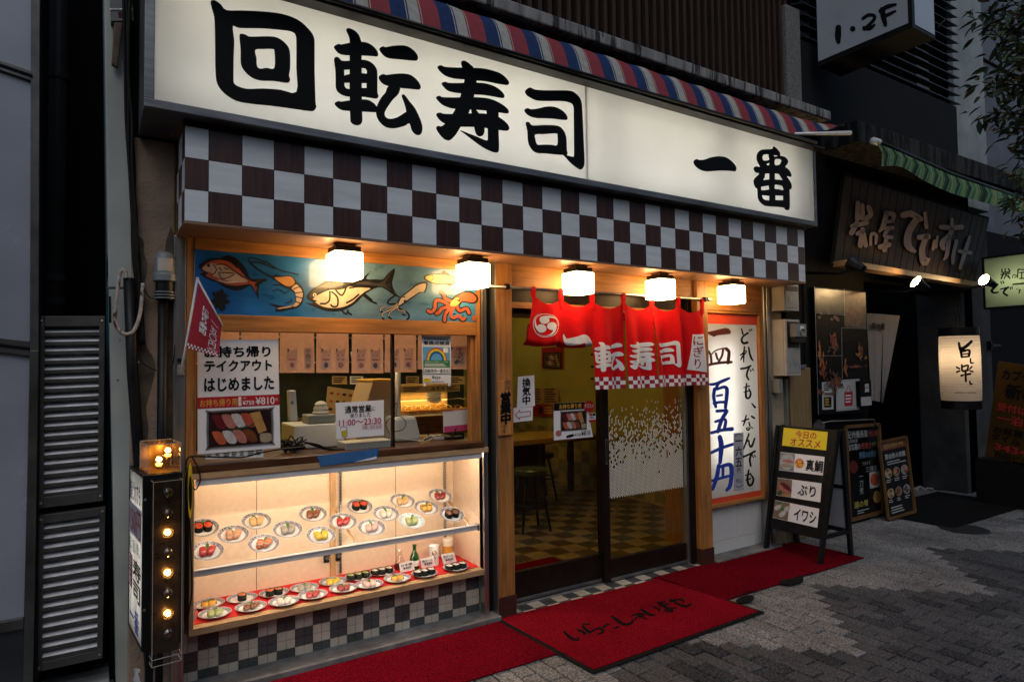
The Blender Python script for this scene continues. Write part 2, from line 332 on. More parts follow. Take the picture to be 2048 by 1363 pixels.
# canopy: chequered fascia, returns, soffit
CY, CZ, SQ = -.27, 2.213, .1427
cx0, cx1 = -1.778, 2.84
e1, e2 = X(417.2, 350, CY), X(1597, 530, CY)
ncol = max(1, round((e2-e1)/SQ)); cw = (e2-e1)/ncol
edges = [cx0]+[e1+i*cw for i in range(ncol+1)]+[cx1]
fa = MB()
for r_ in range(3):
    z0 = CZ+r_*SQ; z1 = z0+SQ
    for i in range(len(edges)-1): g_ = .0011; fa.quad([(edges[i]+g_, CY, z0+g_), (edges[i+1]-g_, CY, z0+g_), (edges[i+1]-g_, CY, z1-g_), (edges[i]+g_, CY, z1-g_)], checkW if (i+r_) % 2 == 0 else checkD)
    ys = [CY, CY+.105, CY+.105+SQ, .05]
    for i in range(3):
        m = checkD if (i+r_) % 2 == 0 else checkW
        fa.quad([(cx0, ys[i+1], z0), (cx0, ys[i], z0), (cx0, ys[i], z1), (cx0, ys[i+1], z1)], m)
        fa.quad([(cx1, ys[i], z0), (cx1, ys[i+1], z0), (cx1, ys[i+1], z1), (cx1, ys[i], z1)], m)
fa.box(cx0+.002, cx1-.002, CY+.0015, CY+.02, CZ, CZ+3*SQ, blackm); part(fa, 'canopy_fascia')
t = MB(); t.box(cx0-.006, cx1+.006, CY-.006, CY+.03, CZ+3*SQ, CZ+3*SQ+.03, blackm); t.box(cx0-.002, cx1+.002, CY-.002, .06, CZ-.014, CZ-.001, soffitm)
t.box(cx0+.01, cx1-.01, CY+.012, .045, CZ-.004, CZ+.004, soffitm); part(t, 'canopy_soffit', .002)
# posts
for x0, x1 in ((0, .128), (1.832, 1.962)):
    b = MB(); b.box(x0+.003, x1-.003, .003, .15, .12, CZ-.014, wood); o = part(b, 'post', .005)
    b = MB(); b.box(x0-.002, x1+.002, -.003, .15, 0, .123, plinth); b.build('plinth', o, .003)
b = MB(); b.box(.128, 1.832, .03, .13, 2.055, CZ-.014, woodh); part(b, 'lintel', .003)
b = MB(); b.box(.128, 1.832, .09, .16, 1.965, 2.055, bronze); b.box(.128, 1.832, .07, .15, 1.925, 1.965, woodh); part(b, 'transom', .002)
b = MB(); b.box(-.005, .003, -.002, .06, 0, CZ-.014, steel); b.box(-.085, -.055, .02, .08, .03, CZ-.014, steel); b.box(-.055, -.005, .06, .1, .03, CZ-.014, darkv); part(b, 'door_track', .002)
b = MB(); b.box(1.79, 1.832, .055, .16, 0, 2.05, bronze); b.box(1.765, 1.79, .08, .15, 0, 1.93, steel); part(b, 'door_jamb', .002)
# threshold tiles
b = MB(); rnd = random.Random(5); b.box(.128, 1.832, -.02, .2, -.02, .002, tileG)
for i in range(36):
    for j in range(4):
        x0 = .13+i*.0472; y0 = -.085+j*.0472
        if x0 > 1.79: continue
        m = mat_t = (tileB if ((i+1)//2+j//2) % 2 == 0 else tileT); b.box(x0, x0+.045, y0, y0+.045, -.01, .0045+rnd.uniform(0, .001), m)
part(b, 'threshold')
# sliding doors
def sash(y, xl, xr, stl, str_, zb, name):
    f = MB(); f.box(xl, xl+stl, y, y+.035, .012, 1.925, bronze); f.box(xr-str_, xr, y, y+.035, .012, 1.925, bronze)
    f.box(xl+stl, xr-str_, y, y+.035, .012, zb, bronze); f.box(xl+stl, xr-str_, y, y+.035, 1.87, 1.925, bronze)
    f.box(xl+stl, xr-str_, y-.004, y+.03, .012, .035, steelh); d = part(f, name, .002)
    q = MB(); q.box(xl+stl-.002, xr-str_+.002, y+.014, y+.02, zb-.002, 1.872, doorglass); q.build('glass', d); return d
zl = Z(1100, 1160, .14); xm = X(1206, 1000, .14)
d1 = sash(.14, .128, xm+.01, .02, .035, .205, 'sliding_door')
xr0, xr1 = X(1208, 1000, .10), X(1381, 1000, .10)
d2 = sash(.10, xr0, xr1, .055, .05, .165, 'sliding_door')
h = MB(); h.box(xr0+.02, xr0+.036, .094, .1, .84, 1.02, steel); h.box(xr0+.024, xr0+.032, .092, .095, .85, 1.01, blackm); h.build('handle', d2)
# pale mosaic film on the right glass: small rectangles that thin out upwards
fm = MB(); rnd = random.Random(11); fx0, fx1 = xr0+.056, xr1-.051
ft, fb = Z(1300, 785, .1), Z(1300, 985, .1)
cwid, chei = .0125, .0195; nx = int((fx1-fx0)/cwid)
for i in range(nx):
    for j in range(int((ft-fb)/chei)):
        zz = fb+j*chei; u = (zz-fb)/(ft-fb); pr = 1-next(h0+(h1-h0)*(u-a0)/(a1-a0) for a0, h0, a1, h1 in ((-1, 0, .12, 0), (.12, 0, .25, .02), (.25, .02, .42, .15), (.42, .15, .54, .45), (.54, .45, .64, .6), (.64, .6, .74, .75), (.74, .75, .88, .93), (.88, .93, 9, 9.)) if u <= a1)
        if rnd.random() > pr: continue
        x0 = fx0+i*cwid; o_ = .5*chei if i % 2 else 0
        fm.quad([(x0, .1125, zz+o_), (x0+cwid*.76, .1125, zz+o_), (x0+cwid*.76, .1125, zz+o_+chei*.80), (x0, .1125, zz+o_+chei*.80)], film)
fm.build('mosaic_film', d2)
# window over the counter
WY = .05; wl, wr = -1.735, -.088
b = MB(); b.box(wl, wl+.035, WY-.01, WY+.06, 1.088, CZ-.014, wood); b.box(wr-.035, wr, WY-.01, WY+.06, 1.088, CZ-.014, wood); b.box(wr-.06, wr-.035, WY+.005, WY+.06, 1.088, 1.745, wood)
b.box(wl+.035, wr-.035, WY-.012, WY+.05, 2.14, CZ-.014, woodh); b.box(wl+.035, wr-.035, WY-.014, WY+.06, 1.74, 1.822, woodh); b.box(wl+.035, wl+.05, WY+.02, WY+.05, 1.088, 1.74, wood)
part(b, 'window_frame', .003)
b = MB(); b.box(wl+.04, wr-.04, WY+.03, WY+.036, 1.088, 1.745, clear); wg = part(b, 'window_glass')
xmu = X(787, 800, WY+.02); b = MB(); b.box(xmu-.007, xmu+.007, WY+.018, WY+.048, 1.088, 1.745, bronze); part(b, 'window_mullion', .001)
# counter, showcase shell
b = MB(); b.box(-1.71, -.09, .0, .62, 1.052, 1.09, darkwood); part(b, 'counter', .004)
b = MB(); b.box(-1.71, -.06, .003, .06, 1.020, 1.0515, ply); b.box(-1.715, -.06, .035, .5, .272, .306, ply)
b.box(-1.715, -1.695, .036, .45, .306, 1.022, plyv); b.box(-.085, -.06, .036, .08, .306, 1.022, plyv)
part(b, 'showcase_frame', .002)
b = MB(); b.box(-1.695, -.085, .432, .45, .306, 1.022, cream); b.box(-.082, -.064, .08, .45, .306, 1.022, cream); b.box(-1.695, -1.688, .08, .432, .306, 1.022, cream); b.box(-1.69, -.09, .08, .432, 1.012, 1.022, cream)
for px in (513.5, 791.5): x_ = X(px, 1000, .43); b.box(x_-.0012, x_+.0012, .4305, .432, .306, 1.02, darkv)
x_ = X(888, 950, .43); b.box(x_-.0015, x_+.0015, .4305, .432, .306, 1.02, maroon)
xs = X(668, 1000, .42); b.box(xs-.022, xs+.01, .418, .432, .306, 1.02, plyv); part(b, 'showcase_lining')
for px, zt in ((681, 1.0), (890, 1.0)):
    b = MB(); x_ = X(px, 960, .42); b.box(x_-.006, x_+.006, .416, .432, .32, zt, steel)
    for i in range(34): b.box(x_-.0022, x_+.0022, .4155, .4165, .33+i*.02, .338+i*.02, darkv)
    part(b, 'shelf_standard')
b = MB(); b.box(-1.69, -.086, .09, .43, .306, .3092, redcloth); part(b, 'display_cloth')
b = MB(); b.box(-1.69, -.105, .012, .03, .988, 1.0195, alu); part(b, 'light_cover')
b = MB(); b.tube([(-1.66, .1, 1.0), (-.13, .1, 1.0)], .012, tubeC); part(b, 'tube_light')
b = MB(); b.box(-1.692, -.11, .052, .085, .545, .576, alu); b.box(-1.692, -.11, .045, .052, .571, .578, alu); b.box(-.118, -.104, .045, .085, .54, .58, steel); part(b, 'rail', .002)
b = MB(); b.tube([(-1.66, .105, .556), (-.15, .105, .556)], .008, tubeC); part(b, 'tube_light')
SF, SB = Vector((0, .085, .598)), Vector((0, .41, .742)); sn = (SB-SF).cross(Vector((1, 0, 0))); sn = sn if sn.z > 0 else -sn; sn.normalize()
b = MB(); b.slab([(-1.688, SF.y, SF.z), (-.095, SF.y, SF.z), (-.095, SB.y, SB.z), (-1.688, SB.y, SB.z)], -sn*.006, shelfglass); part(b, 'glass_shelf')
for px in (684, 905):
    b = MB(); x_ = X(px, 1010, .3); b.bar((x_, .42, .70), (x_, .1, .592), .008, .016, ply); b.tube([(x_, .1, .592), (x_, .09, .575)], .004, steel)
    part(b, 'shelf_bracket')
for x_ in (X(653, 1135, .42), X(676, 1128, .42)): b = MB(); b.box(x_-.014, x_+.014, .41, .432, .40, .46, blackm); b.lathe((x_, .405, .43), [(.001, -.01), (.012, -.01), (.012, .01), (.001, .01)], steelh, 10, (0, 1, 0)); part(b, 'cabinet_latch')
# tiled base wall
b = MB(); rnd = random.Random(9); b.box(-1.9, -.02, .115, .2, .03, .274, tileG)
ts = .0468
for i in range(40):
    for j in range(6):
        x0 = -1.9+i*ts; z0 = .03+j*ts
        if z0 > .26 or x0 > -.05: continue
        blk = ((i+1)//2+(j+1)//2) % 2
        b.box(x0+.0012, min(x0+ts-.0012, -.022), .108+rnd.uniform(0, .0012), .118, z0+.0012, min(z0+ts-.0012, .274), tileB if blk else tileT)
part(b, 'tiled_base')
# end post, steel strip and plaster pillar on the left
b = MB(); b.box(-1.79, -1.737, .03, .09, .03, CZ-.014, steel); part(b, 'steel_mullion', .003)
b = MB(); b.box(-1.965, -1.785, .07, .4, .0, 2.66, plaster); pil = part(b, 'plaster_pillar', .006)
sc_ = MB(); pl = PY(.07)
loop = cr(180, 480, 3.245, [(285, 0), (345, 0), (350, 80), (372, 150), (362, 250), (345, 330), (355, 420), (340, 520), (355, 620), (372, 700), (410, 760), (425, 820), (418, 880), (400, 950), (380, 1020), (365, 1090), (372, 1160), (380, 1230), (370, 1300), (372, 1363), (280, 1363), (300, 1200), (290, 900), (285, 700), (290, 400)])
sc_.fill([smooth(loop, 3)], pl, scar, off=.0015)
sc_.fill([smooth(cr(180, 480, 3.245, [(495, 0), (555, 0), (555, 1350), (500, 1350), (500, 700), (497, 300), (488, 150)]), 2)], pl, scar, off=.0015)
sc_.build('bare_patch', pil)
# lit side panel housing and white tiles
sy = .05; sx0, sx1 = 1.962, 2.665
b = MB(); b.box(sx0, sx1+.03, sy-.005, sy+.09, 1.955, CZ-.014, woodh); b.box(sx1-.015, sx1+.03, sy-.006, sy+.09, .40, 1.955, wood); b.box(sx0, sx1-.015, sy-.006, sy+.09, .405, .432, woodh)
b.box(sx0, sx1+.03, sy-.012, sy-.004, 1.975, 1.99, woodh); part(b, 'panel_frame', .003)
b = MB(); b.box(sx1+.03, sx1+.05, sy-.02, sy+.1, 0, CZ-.014, steel); b.box(sx1+.05, sx1+.07, sy+.03, sy+.1, 0, CZ-.014, darkv); b.box(sx1+.07, sx1+.11, sy-.02, sy+.1, 0, CZ-.014, steel); part(b, 'side_mullion', .002)
b = MB(); b.box(sx0, sx1+.03, .112, .2, 0.01, .405, tileG); xa = [sx0, sx0+.115, sx0+.415, sx1+.03]
for i in range(3):
    for z0, z1 in ((.02, .118), (.118, .405)): b.box(xa[i]+.001, xa[i+1]-.001, .104, .114, z0+.001, z1-.001, tileW)
part(b, 'white_tile_base', .0008)
# upper floor: ledge, slatted wall
LY = -.35
lz0, lz1 = Z(1661, 240, LY), Z(1661, 222, LY); lxr = X(1662, 230, LY)
b = MB(); b.box(-1.96, lxr, LY, .05, lz0, lz1, ledgem); part(b, 'concrete_ledge', .01)
b = MB(); b.box(-1.96, 3.2, .09, .3, 2.66, 7.5, darkv); b.box(-2.06, -1.96, .13, .4, 2.0, 7.5, darkv); part(b, 'upper_wall')
b = MB(); xsr = X(1572, 100, .02); x_ = xsr
while x_ > -1.9: b.box(x_-.032, x_, .0, .06, lz1, 7.5, brownslat); x_ -= .082
part(b, 'slat_screen')
b = MB(); b.box(X(1575, 130, -.02), X(1603, 130, -.02), -.02, .3, lz1, 4.75, mat('pebbledash', (.16, .16, .15), .9, nz=90, amt=.6, bump=1., bscale=90)); part(b, 'pebbledash_column', .01)
# interior shell
def checkmat(name, a, b_, size, rough=.35, am=.2):
    m = mat(name, a, rough); nt = m.node_tree; N, L = nt.nodes, nt.links; tc = N.new('ShaderNodeTexCoord'); ck = N.new('ShaderNodeTexChecker'); ck.inputs['Scale'].default_value = 1/size
    mp = N.new('ShaderNodeMapping'); mp.inputs['Location'].default_value = (.013, .017, .011); L.new(tc.outputs['Object'], mp.inputs[0]); L.new(mp.outputs[0], ck.inputs['Vector'])
    ck.inputs['Color1'].default_value = (*a, 1); ck.inputs['Color2'].default_value = (*b_, 1); n = N.new('ShaderNodeTexNoise'); n.inputs['Scale'].default_value = 7; n.inputs['Detail'].default_value = 6; L.new(tc.outputs['Object'], n.inputs['Vector'])
    r = N.new('ShaderNodeMapRange'); r.inputs[1].default_value = .3; r.inputs[2].default_value = .7; r.inputs[3].default_value = 1-am; r.inputs[4].default_value = 1+am; L.new(n.outputs[0], r.inputs[0])
    v = N.new('ShaderNodeVectorMath'); v.operation = 'SCALE'; L.new(ck.outputs[0], v.inputs[0]); L.new(r.outputs[0], v.inputs['Scale']); L.new(v.outputs[0], N['Principled BSDF'].inputs['Base Color']); return m
b = MB(); b.quad([(-1.74, .2, .003), (3.13, .2, .003), (3.13, 6, .003), (-1.74, 6, .003)], checkmat('chequered_floor_tile', (.25, .17, .09), (.06, .043, .026), .185)); b.build('shop_floor', kind='structure')
yel = mat('yellow_interior_wall', (.50, .40, .10), .5, nz=3, amt=.1, big=.1)
wains = checkmat('wainscot_tile', (.42, .30, .11), (.26, .19, .08), .16, .3, .25)
b = MB(); b.box(3.13, 3.2, .2, 6, 0, 2.6, yel); b.box(-1.8, 3.2, 6, 6.1, 0, 2.6, yel); b.box(-1.8, -1.74, .1, 6, 0, 2.6, yel); b.box(-1.8, 3.2, .2, 6, 2.6, 2.66, yel); b.box(2.0, 3.13, .2, .24, 0, 2.6, yel); part(b, 'interior_wall')
b = MB(); b.box(3.118, 3.13, .24, 6, 0, .72, wains); b.box(3.112, 3.13, .24, 6, 0, .03, tan); part(b, 'wainscot')
b = MB(); b.box(2.13, 2.3, .49, .67, 0, 2.6, wood); part(b, 'inner_post', .004)
for (x_, y_) in ((1.6, 1.9), (2.2, 4.3), (.4, 3.2), (-.9, 2.4), (-.9, .75)): b = MB(); b.box(x_-.3, x_+.3, y_-.3, y_+.3, 2.585, 2.6, windowFill if x_ < -.6 else ceilL); part(b, 'ceiling_light')  # unseen panels; the warm left pair is added to brighten the window curtain
# ------------------------------------------------------------------ characters traced as outlines (crop origin and scale, groups of loops)
A = (0, 0, 2.924); Bq = (650, 40, 5.452); Cq = (860, 110, 5.678); Dq = (1370, 270, 8.017)
GLYPH = {
'kai': (A, [[[(1232,10),(1255,3),(1290,25),(1325,60),(1420,62),(1540,68),(1650,82),(1740,115),(1800,165),(1835,215),(1840,280),(1840,400),(1845,590),(1850,625),(1835,648),(1805,650),(1700,635),(1590,620),(1470,608),(1380,590),(1310,545),(1270,490),(1260,420),(1258,300),(1257,180),(1252,100),(1238,50)],[(1362,155),(1400,165),(1530,167),(1640,176),(1700,185),(1728,205),(1733,260),(1733,400),(1733,538),(1640,525),(1540,518),(1450,520),(1400,508),(1372,490),(1366,460),(1367,330),(1370,240)]],
  [[(1400,210),(1415,198),(1440,205),(1465,215),(1570,213),(1625,222),(1670,255),(1695,300),(1697,400),(1690,440),(1697,465),(1690,482),(1670,485),(1600,475),(1520,472),(1465,450),(1425,410),(1408,370),(1407,290)],[(1493,293),(1540,288),(1590,288),(1605,302),(1604,398),(1560,397),(1520,402),(1503,385),(1500,340)]]]),
'ten': (Bq, [[[(230,115),(245,92),(280,95),(330,120),(370,165),(390,220),(398,260),(400,500),(402,800),(405,1000),(408,1090),(395,1130),(360,1150),(310,1140),(280,1110),(275,1060),(270,900),(268,600),(268,380),(270,250),(262,190),(245,150)]],
  [[(98,305),(110,280),(150,262),(180,268),(270,250),(400,240),(470,252),(530,290),(570,340),(580,380),(565,400),(520,396),(400,390),(270,388),(190,382),(140,360)]],
  [[(98,430),(115,405),(150,410),(185,445),(270,445),(400,435),(470,445),(530,485),(565,540),(572,600),(572,785),(583,820),(575,850),(550,858),(480,848),(400,838),(270,838),(200,825),(145,790),(118,740),(115,650),(112,550),(103,480)],[(208,545),(268,543),(268,590),(240,597),(211,607)],[(400,525),(440,530),(458,555),(456,587),(400,580)],[(211,687),(268,687),(268,755),(235,748),(215,725)],[(400,690),(453,690),(453,742),(402,742)]],
  [[(105,920),(115,898),(150,885),(180,890),(270,876),(400,866),(470,872),(530,905),(570,950),(620,1000),(560,1008),(400,1000),(270,993),(190,985),(140,960)]],
  [[(593,330),(605,300),(640,288),(660,298),(740,283),(830,277),(900,288),(960,325),(1000,370),(1015,410),(1005,440),(980,446),(900,440),(800,430),(700,420),(640,390)]],
  [[(585,635),(598,605),(640,590),(670,600),(760,588),(850,584),(930,598),(990,640),(1030,690),(1045,735),(1030,758),(1000,760),(900,750),(812,742),(690,722),(620,690)]],
  [[(693,722),(812,738),(815,775),(795,815),(740,870),(690,940),(655,1000),(652,1040),(675,1068),(720,1078),(790,1060),(870,1010),(885,998),(870,930),(845,860),(835,830),(850,810),(875,825),(920,885),(980,960),(1030,1060),(1060,1150),(1060,1210),(1045,1245),(1010,1257),(975,1240),(945,1200),(920,1130),(870,1155),(800,1175),(740,1183),(670,1172),(610,1130),(570,1070),(555,1000),(570,930),(610,850),(660,790)]]]),
'su': (Cq, [[[(85,150),(95,125),(130,118),(170,135),(280,142),(390,145),(520,148),(620,155),(720,180),(800,210),(860,255),(895,300),(898,325),(880,342),(840,340),(750,325),(640,302),(530,292),(390,280),(280,270),(190,245),(130,205)]],
  [[(132,335),(145,312),(180,305),(220,318),(390,318),(540,315),(640,325),(730,355),(800,400),(840,445),(847,475),(830,490),(790,487),(700,470),(600,455),(500,450),(350,437),(260,425),(190,400)]],
  [[(70,495),(80,472),(115,464),(150,480),(350,482),(500,480),(620,487),(720,510),(810,555),(870,600),(895,635),(890,660),(860,665),(770,652),(650,635),(540,625),(280,612),(190,590),(130,560)]],
  [[(70,685),(85,660),(120,655),(160,668),(300,670),(500,662),(640,668),(760,695),(840,745),(885,790),(902,830),(890,855),(860,862),(780,852),(650,832),(500,818),(350,815),(200,790),(120,750)]],
  [[(352,100),(360,72),(390,65),(430,85),(470,120),(495,150),(530,295),(500,470),(495,500),(440,660),(400,740),(340,830),(290,910),(240,960),(205,972),(160,955),(110,905),(75,850),(70,825),(90,805),(130,810),(170,780),(220,720),(260,660),(300,590),(345,470),(380,330),(390,280),(370,160)]],
  [[(648,620),(765,640),(780,700),(780,860),(785,1000),(783,1080),(770,1105),(735,1108),(680,1090),(600,1050),(500,980),(410,910),(345,862),(355,858),(440,890),(540,930),(620,965),(650,968),(657,950),(655,830),(650,700)]],
  [[(500,815),(510,860),(525,900),(555,925),(590,920),(612,895),(620,840),(600,760),(540,640),(470,600),(480,700)]]]),
'shi': (Cq, [[[(1078,420),(1095,390),(1140,370),(1190,392),(1300,402),(1480,402),(1580,405),(1640,425),(1690,470),(1720,530),(1730,620),(1740,850),(1752,1100),(1755,1230),(1740,1280),(1710,1302),(1670,1285),(1600,1230),(1540,1165),(1500,1120),(1560,1140),(1620,1155),(1635,1140),(1635,1000),(1632,700),(1630,600),(1610,555),(1560,535),(1480,525),(1300,525),(1200,515),(1130,480),(1095,455)]],
  [[(1072,635),(1082,612),(1115,605),(1150,617),(1230,607),(1310,588),(1390,585),(1460,605),(1520,645),(1555,690),(1563,720),(1550,738),(1500,738),(1400,725),(1300,720),(1210,718),(1140,700),(1095,670)]],
  [[(1085,780),(1098,760),(1130,765),(1165,800),(1300,795),(1430,800),(1490,825),(1530,880),(1550,950),(1555,1080),(1563,1110),(1555,1135),(1520,1137),(1400,1128),(1300,1118),(1220,1115),(1165,1085),(1125,1025),(1110,960),(1105,870),(1095,820)],[(1195,905),(1290,900),(1380,893),(1435,893),(1447,910),(1445,1022),(1380,1020),(1290,1018),(1230,1020),(1210,1005),(1200,970)]]]),
'ichi': (Dq, [[[(135,440),(148,405),(195,385),(230,400),(310,395),(400,362),(490,345),(570,342),(650,355),(720,395),(780,450),(818,505),(825,545),(815,575),(790,583),(700,575),(600,570),(500,575),(400,583),(330,583),(260,565),(200,530),(155,485)]]]),
'ban': (Dq, [[[(1098,545),(1110,515),(1150,502),(1200,510),(1175,460),(1150,400),(1148,340),(1165,285),(1210,245),(1260,232),(1340,228),(1400,220),(1412,187),(1440,190),(1490,235),(1525,285),(1530,330),(1590,345),(1640,385),(1655,430),(1640,470),(1610,510),(1660,550),(1700,610),(1708,650),(1695,673),(1635,662),(1680,730),(1712,800),(1710,850),(1690,875),(1678,875),(1682,1050),(1680,1165),(1665,1200),(1630,1205),(1600,1190),(1580,1165),(1450,1150),(1330,1143),(1270,1130),(1210,1085),(1170,1020),(1162,940),(1155,860),(1130,845),(1105,790),(1098,735),(1120,690),(1190,620),(1140,605),(1110,575)],
  [(1245,340),(1270,315),(1335,312),(1340,350),(1350,395),(1300,412),(1262,408),(1245,385)],[(1305,465),(1350,445),(1350,480),(1325,488)],[(1420,323),(1490,335),(1440,350)],[(1443,395),(1490,385),(1530,392),(1545,415),(1530,450),(1510,478),(1443,480)],[(1285,622),(1350,617),(1350,712),(1255,722),(1278,680)],[(1443,617),(1505,625),(1540,680),(1565,722),(1443,712)],[(1220,830),(1340,810),(1350,872),(1280,885),(1225,885)],[(1443,800),(1500,802),(1550,815),(1572,850),(1570,885),(1500,868),(1443,862)],[(1235,965),(1350,978),(1350,1048),(1290,1042),(1255,1020),(1240,990)],[(1450,970),(1572,975),(1572,1045),(1450,1042)]]]),
}
# ------------------------------------------------------------------ main signboard
SY = -.35; sz0, sz1 = 2.668, Z(1631.5, 294, SY); sxl, sxr = X(287.8, 213, SY), X(1634, 400, SY)
sign = thing('lit_signboard', 'long backlit white signboard with fat black brush characters above the chequered canopy', 'shop sign', ((sxl+sxr)/2, -.2, sz0))
fwid = .038
b = MB(); b.box(sxl, sxr, SY, SY+.03, sz0, sz0+fwid, steelh); b.box(sxl, sxr, SY, SY+.03, sz1-fwid*.6, sz1, steelh); b.box(sxl, sxl+fwid, SY+.001, SY+.03, sz0+fwid, sz1-fwid*.6, steelh); b.box(sxr-fwid*.6, sxr, SY+.001, SY+.03, sz0+fwid, sz1-fwid*.6, steelh)
b.build('frame', sign, .003)
bx = mat('sign_box_sheet', (.13, .13, .135), .45, .6, nz=5, amt=.3, big=.3); inner = mat('sign_box_lining', (.8, .8, .78), .8)
b = MB(); b.box(sxl, sxr, SY+.03, .06, sz0, sz0+.006, bx); b.box(sxl, sxr, SY+.03, .06, sz1-.006, sz1, bx); b.box(sxl, sxl+.006, SY+.03, .06, sz0+.006, sz1-.006, bx); b.box(sxr-.006, sxr, SY+.03, .06, sz0+.006, sz1-.006, bx); b.box(sxl+.006, sxr-.006, .05, .06, sz0+.006, sz1-.006, inner)
b.build('housing', sign)
xsp = X(1173, 260, SY+.012)
for a, c in ((sxl+fwid, xsp-.001), (xsp+.001, sxr-fwid*.6)): b = MB(); b.box(a, c, SY+.012, SY+.016, sz0+fwid, sz1-fwid*.6, signface); b.build('face_panel', sign)
b = MB(); b.box(xsp-.004, xsp+.004, SY+.016, SY+.03, sz0+fwid, sz1-.03, steelh)
for z_, tb_ in ((sz0+.16, tubeS), (sz0+.50, tubeU)):
    for a, c in ((sxl+.12, -.72), (-.66, .62), (.78, 1.72), (1.92, sxr-.25)): b.tube([(a, -.17, z_), (c, -.17, z_)], .016, tb_)
b.build('tube_light', sign)
SP = PY(SY+.012)
for nm, (fr, groups) in GLYPH.items():
    b = MB()
    for gr in groups: b.fill([smooth(cr(*fr, l), 3) if len(l) > 6 else cr(*fr, l) for l in gr], SP, ink, off=.002+.0002*groups.index(gr), thick=.004)
    b.build('character', sign)
def stamp(mb, nm, q, m, fn=None, off=.0):
    """the same traced character, squeezed into the unit box and mapped by fn(u, v, off)"""
    fr, groups = GLYPH[nm]; P = [[[SP(p) for p in cr(*fr, l)] for l in gr] for gr in groups]
    xs_ = [p.x for gr in P for l in gr for p in l]; zs_ = [p.z for gr in P for l in gr for p in l]; ax, bx_, az, bz = min(xs_), max(xs_), min(zs_), max(zs_)
    for i, gr in enumerate(P):
        L2 = [smooth([((p.x-ax)/(bx_-ax), (bz-p.z)/(bz-az)) for p in l], 2) for l in gr]
        flat = [p for l in L2 for p in l]; tri = tessellate_polygon([[Vector((p[0], p[1], 0)) for p in l] for l in L2])
        refine_add(mb, flat, [tuple(t) for t in tri], lambda p, i=i: fn(q[0]+(q[2]-q[0])*p[0], q[1]+(q[3]-q[1])*p[1], off+.0002*i), m)
def refine_add(mb, pts, tris, fn, m, mx=.12, d=0):
    """flat lettering cut fine enough to follow a waving cloth"""
    pts = [tuple(p) for p in pts]; tris = list(tris); mid = {}
    for _ in range(6):
        out = []; ch = False
        for t in tris:
            L = [math.dist(pts[t[k]], pts[t[(k+1) % 3]]) for k in range(3)]; k = L.index(max(L))
            if L[k] > mx:
                a, b_, c = t[k], t[(k+1) % 3], t[(k+2) % 3]; e = (min(a, b_), max(a, b_))
                if e not in mid: pts.append(((pts[a][0]+pts[b_][0])/2, (pts[a][1]+pts[b_][1])/2)); mid[e] = len(pts)-1
                out += [(a, mid[e], c), (mid[e], b_, c)]; ch = True
            else: out.append(t)
        tris = out
        if not ch: break
    V = [fn(p) for p in pts]; F = []
    for t in tris:
        nn = (V[t[1]]-V[t[0]]).cross(V[t[2]]-V[t[0]]); F.append(t if nn.y < 0 else t[::-1])
    mb.add(V, F, m)

# ------------------------------------------------------------------ striped awning rolled in above the signboard
aw = thing('striped_awning', 'red, blue and white striped awning drawn in above the lit signboard', 'awning', (.5, -.35, 3.4))
b = MB(); reds, blues, whites = mat('awning_red', (.22, .014, .022), .75, nz=30, amt=.2), mat('awning_blue', (.014, .032, .10), .75, nz=30, amt=.2), mat('awning_white', (.33, .315, .27), .75, nz=30, amt=.2)
TP, BT = PY(-.27), PY(-.44)
xa0, xa1 = -2.1, X(1655, 252, -.3); per = .30; x_ = xa0; i = 0
aw_t, aw_b = Z(1022, 51, -.335), Z(1022, 103, -.45)
def awn(x, t):
    f = max(0, (x-2.45)/.65); zt = aw_t; zb = aw_b+(aw_t-aw_b)*.9*max(0, f)**1.3
    return Vector((x, -.335-.115*t-.02*math.sin(t*3.14), zt*(1-t)+zb*t+.012*math.sin(t*6.3)+.004*math.sin(x*21)))
segs = [(.10, reds), (.085, blues), (.006, whites), (.008, blues), (.062, whites), (.008, reds), (.005, whites)]
while x_ < xa1:
    for w_, m in segs:
        x2 = min(x_+w_*1.03, xa1)
        if x2 <= x_: break
        n = 6; vs = [awn(x_, t/n) for t in range(n+1)]+[awn(x2, t/n) for t in range(n+1)]
        b.add(vs, [(j, j+1, n+2+j, n+1+j) for j in range(n)], m, True); x_ = x2
b.build('fabric', aw)
b = MB(); b.tube([(-2.1, -.46, aw_b-.012), (2.75, -.46, aw_b-.01)], .012, blackm); b.tube([PY(-.45)((1590, 268)), PY(-.42)((1700, 266))], [.012, .02], alu); b.box(-2.1, 2.9, -.44, -.36, aw_b-.03, aw_b-.02, bronze); b.build('front_bar', aw)
for x_ in (-.9, .25, 1.1, 2.0): b = MB(); b.bar((x_, -.43, aw_b-.02), (x_+.22, -.2, aw_b+.02), .016, .012, bronze); b.bar((x_+.22, -.2, aw_b+.02), (x_+.05, -.05, aw_b+.06), .016, .012, bronze); b.build('folding_arm', aw)

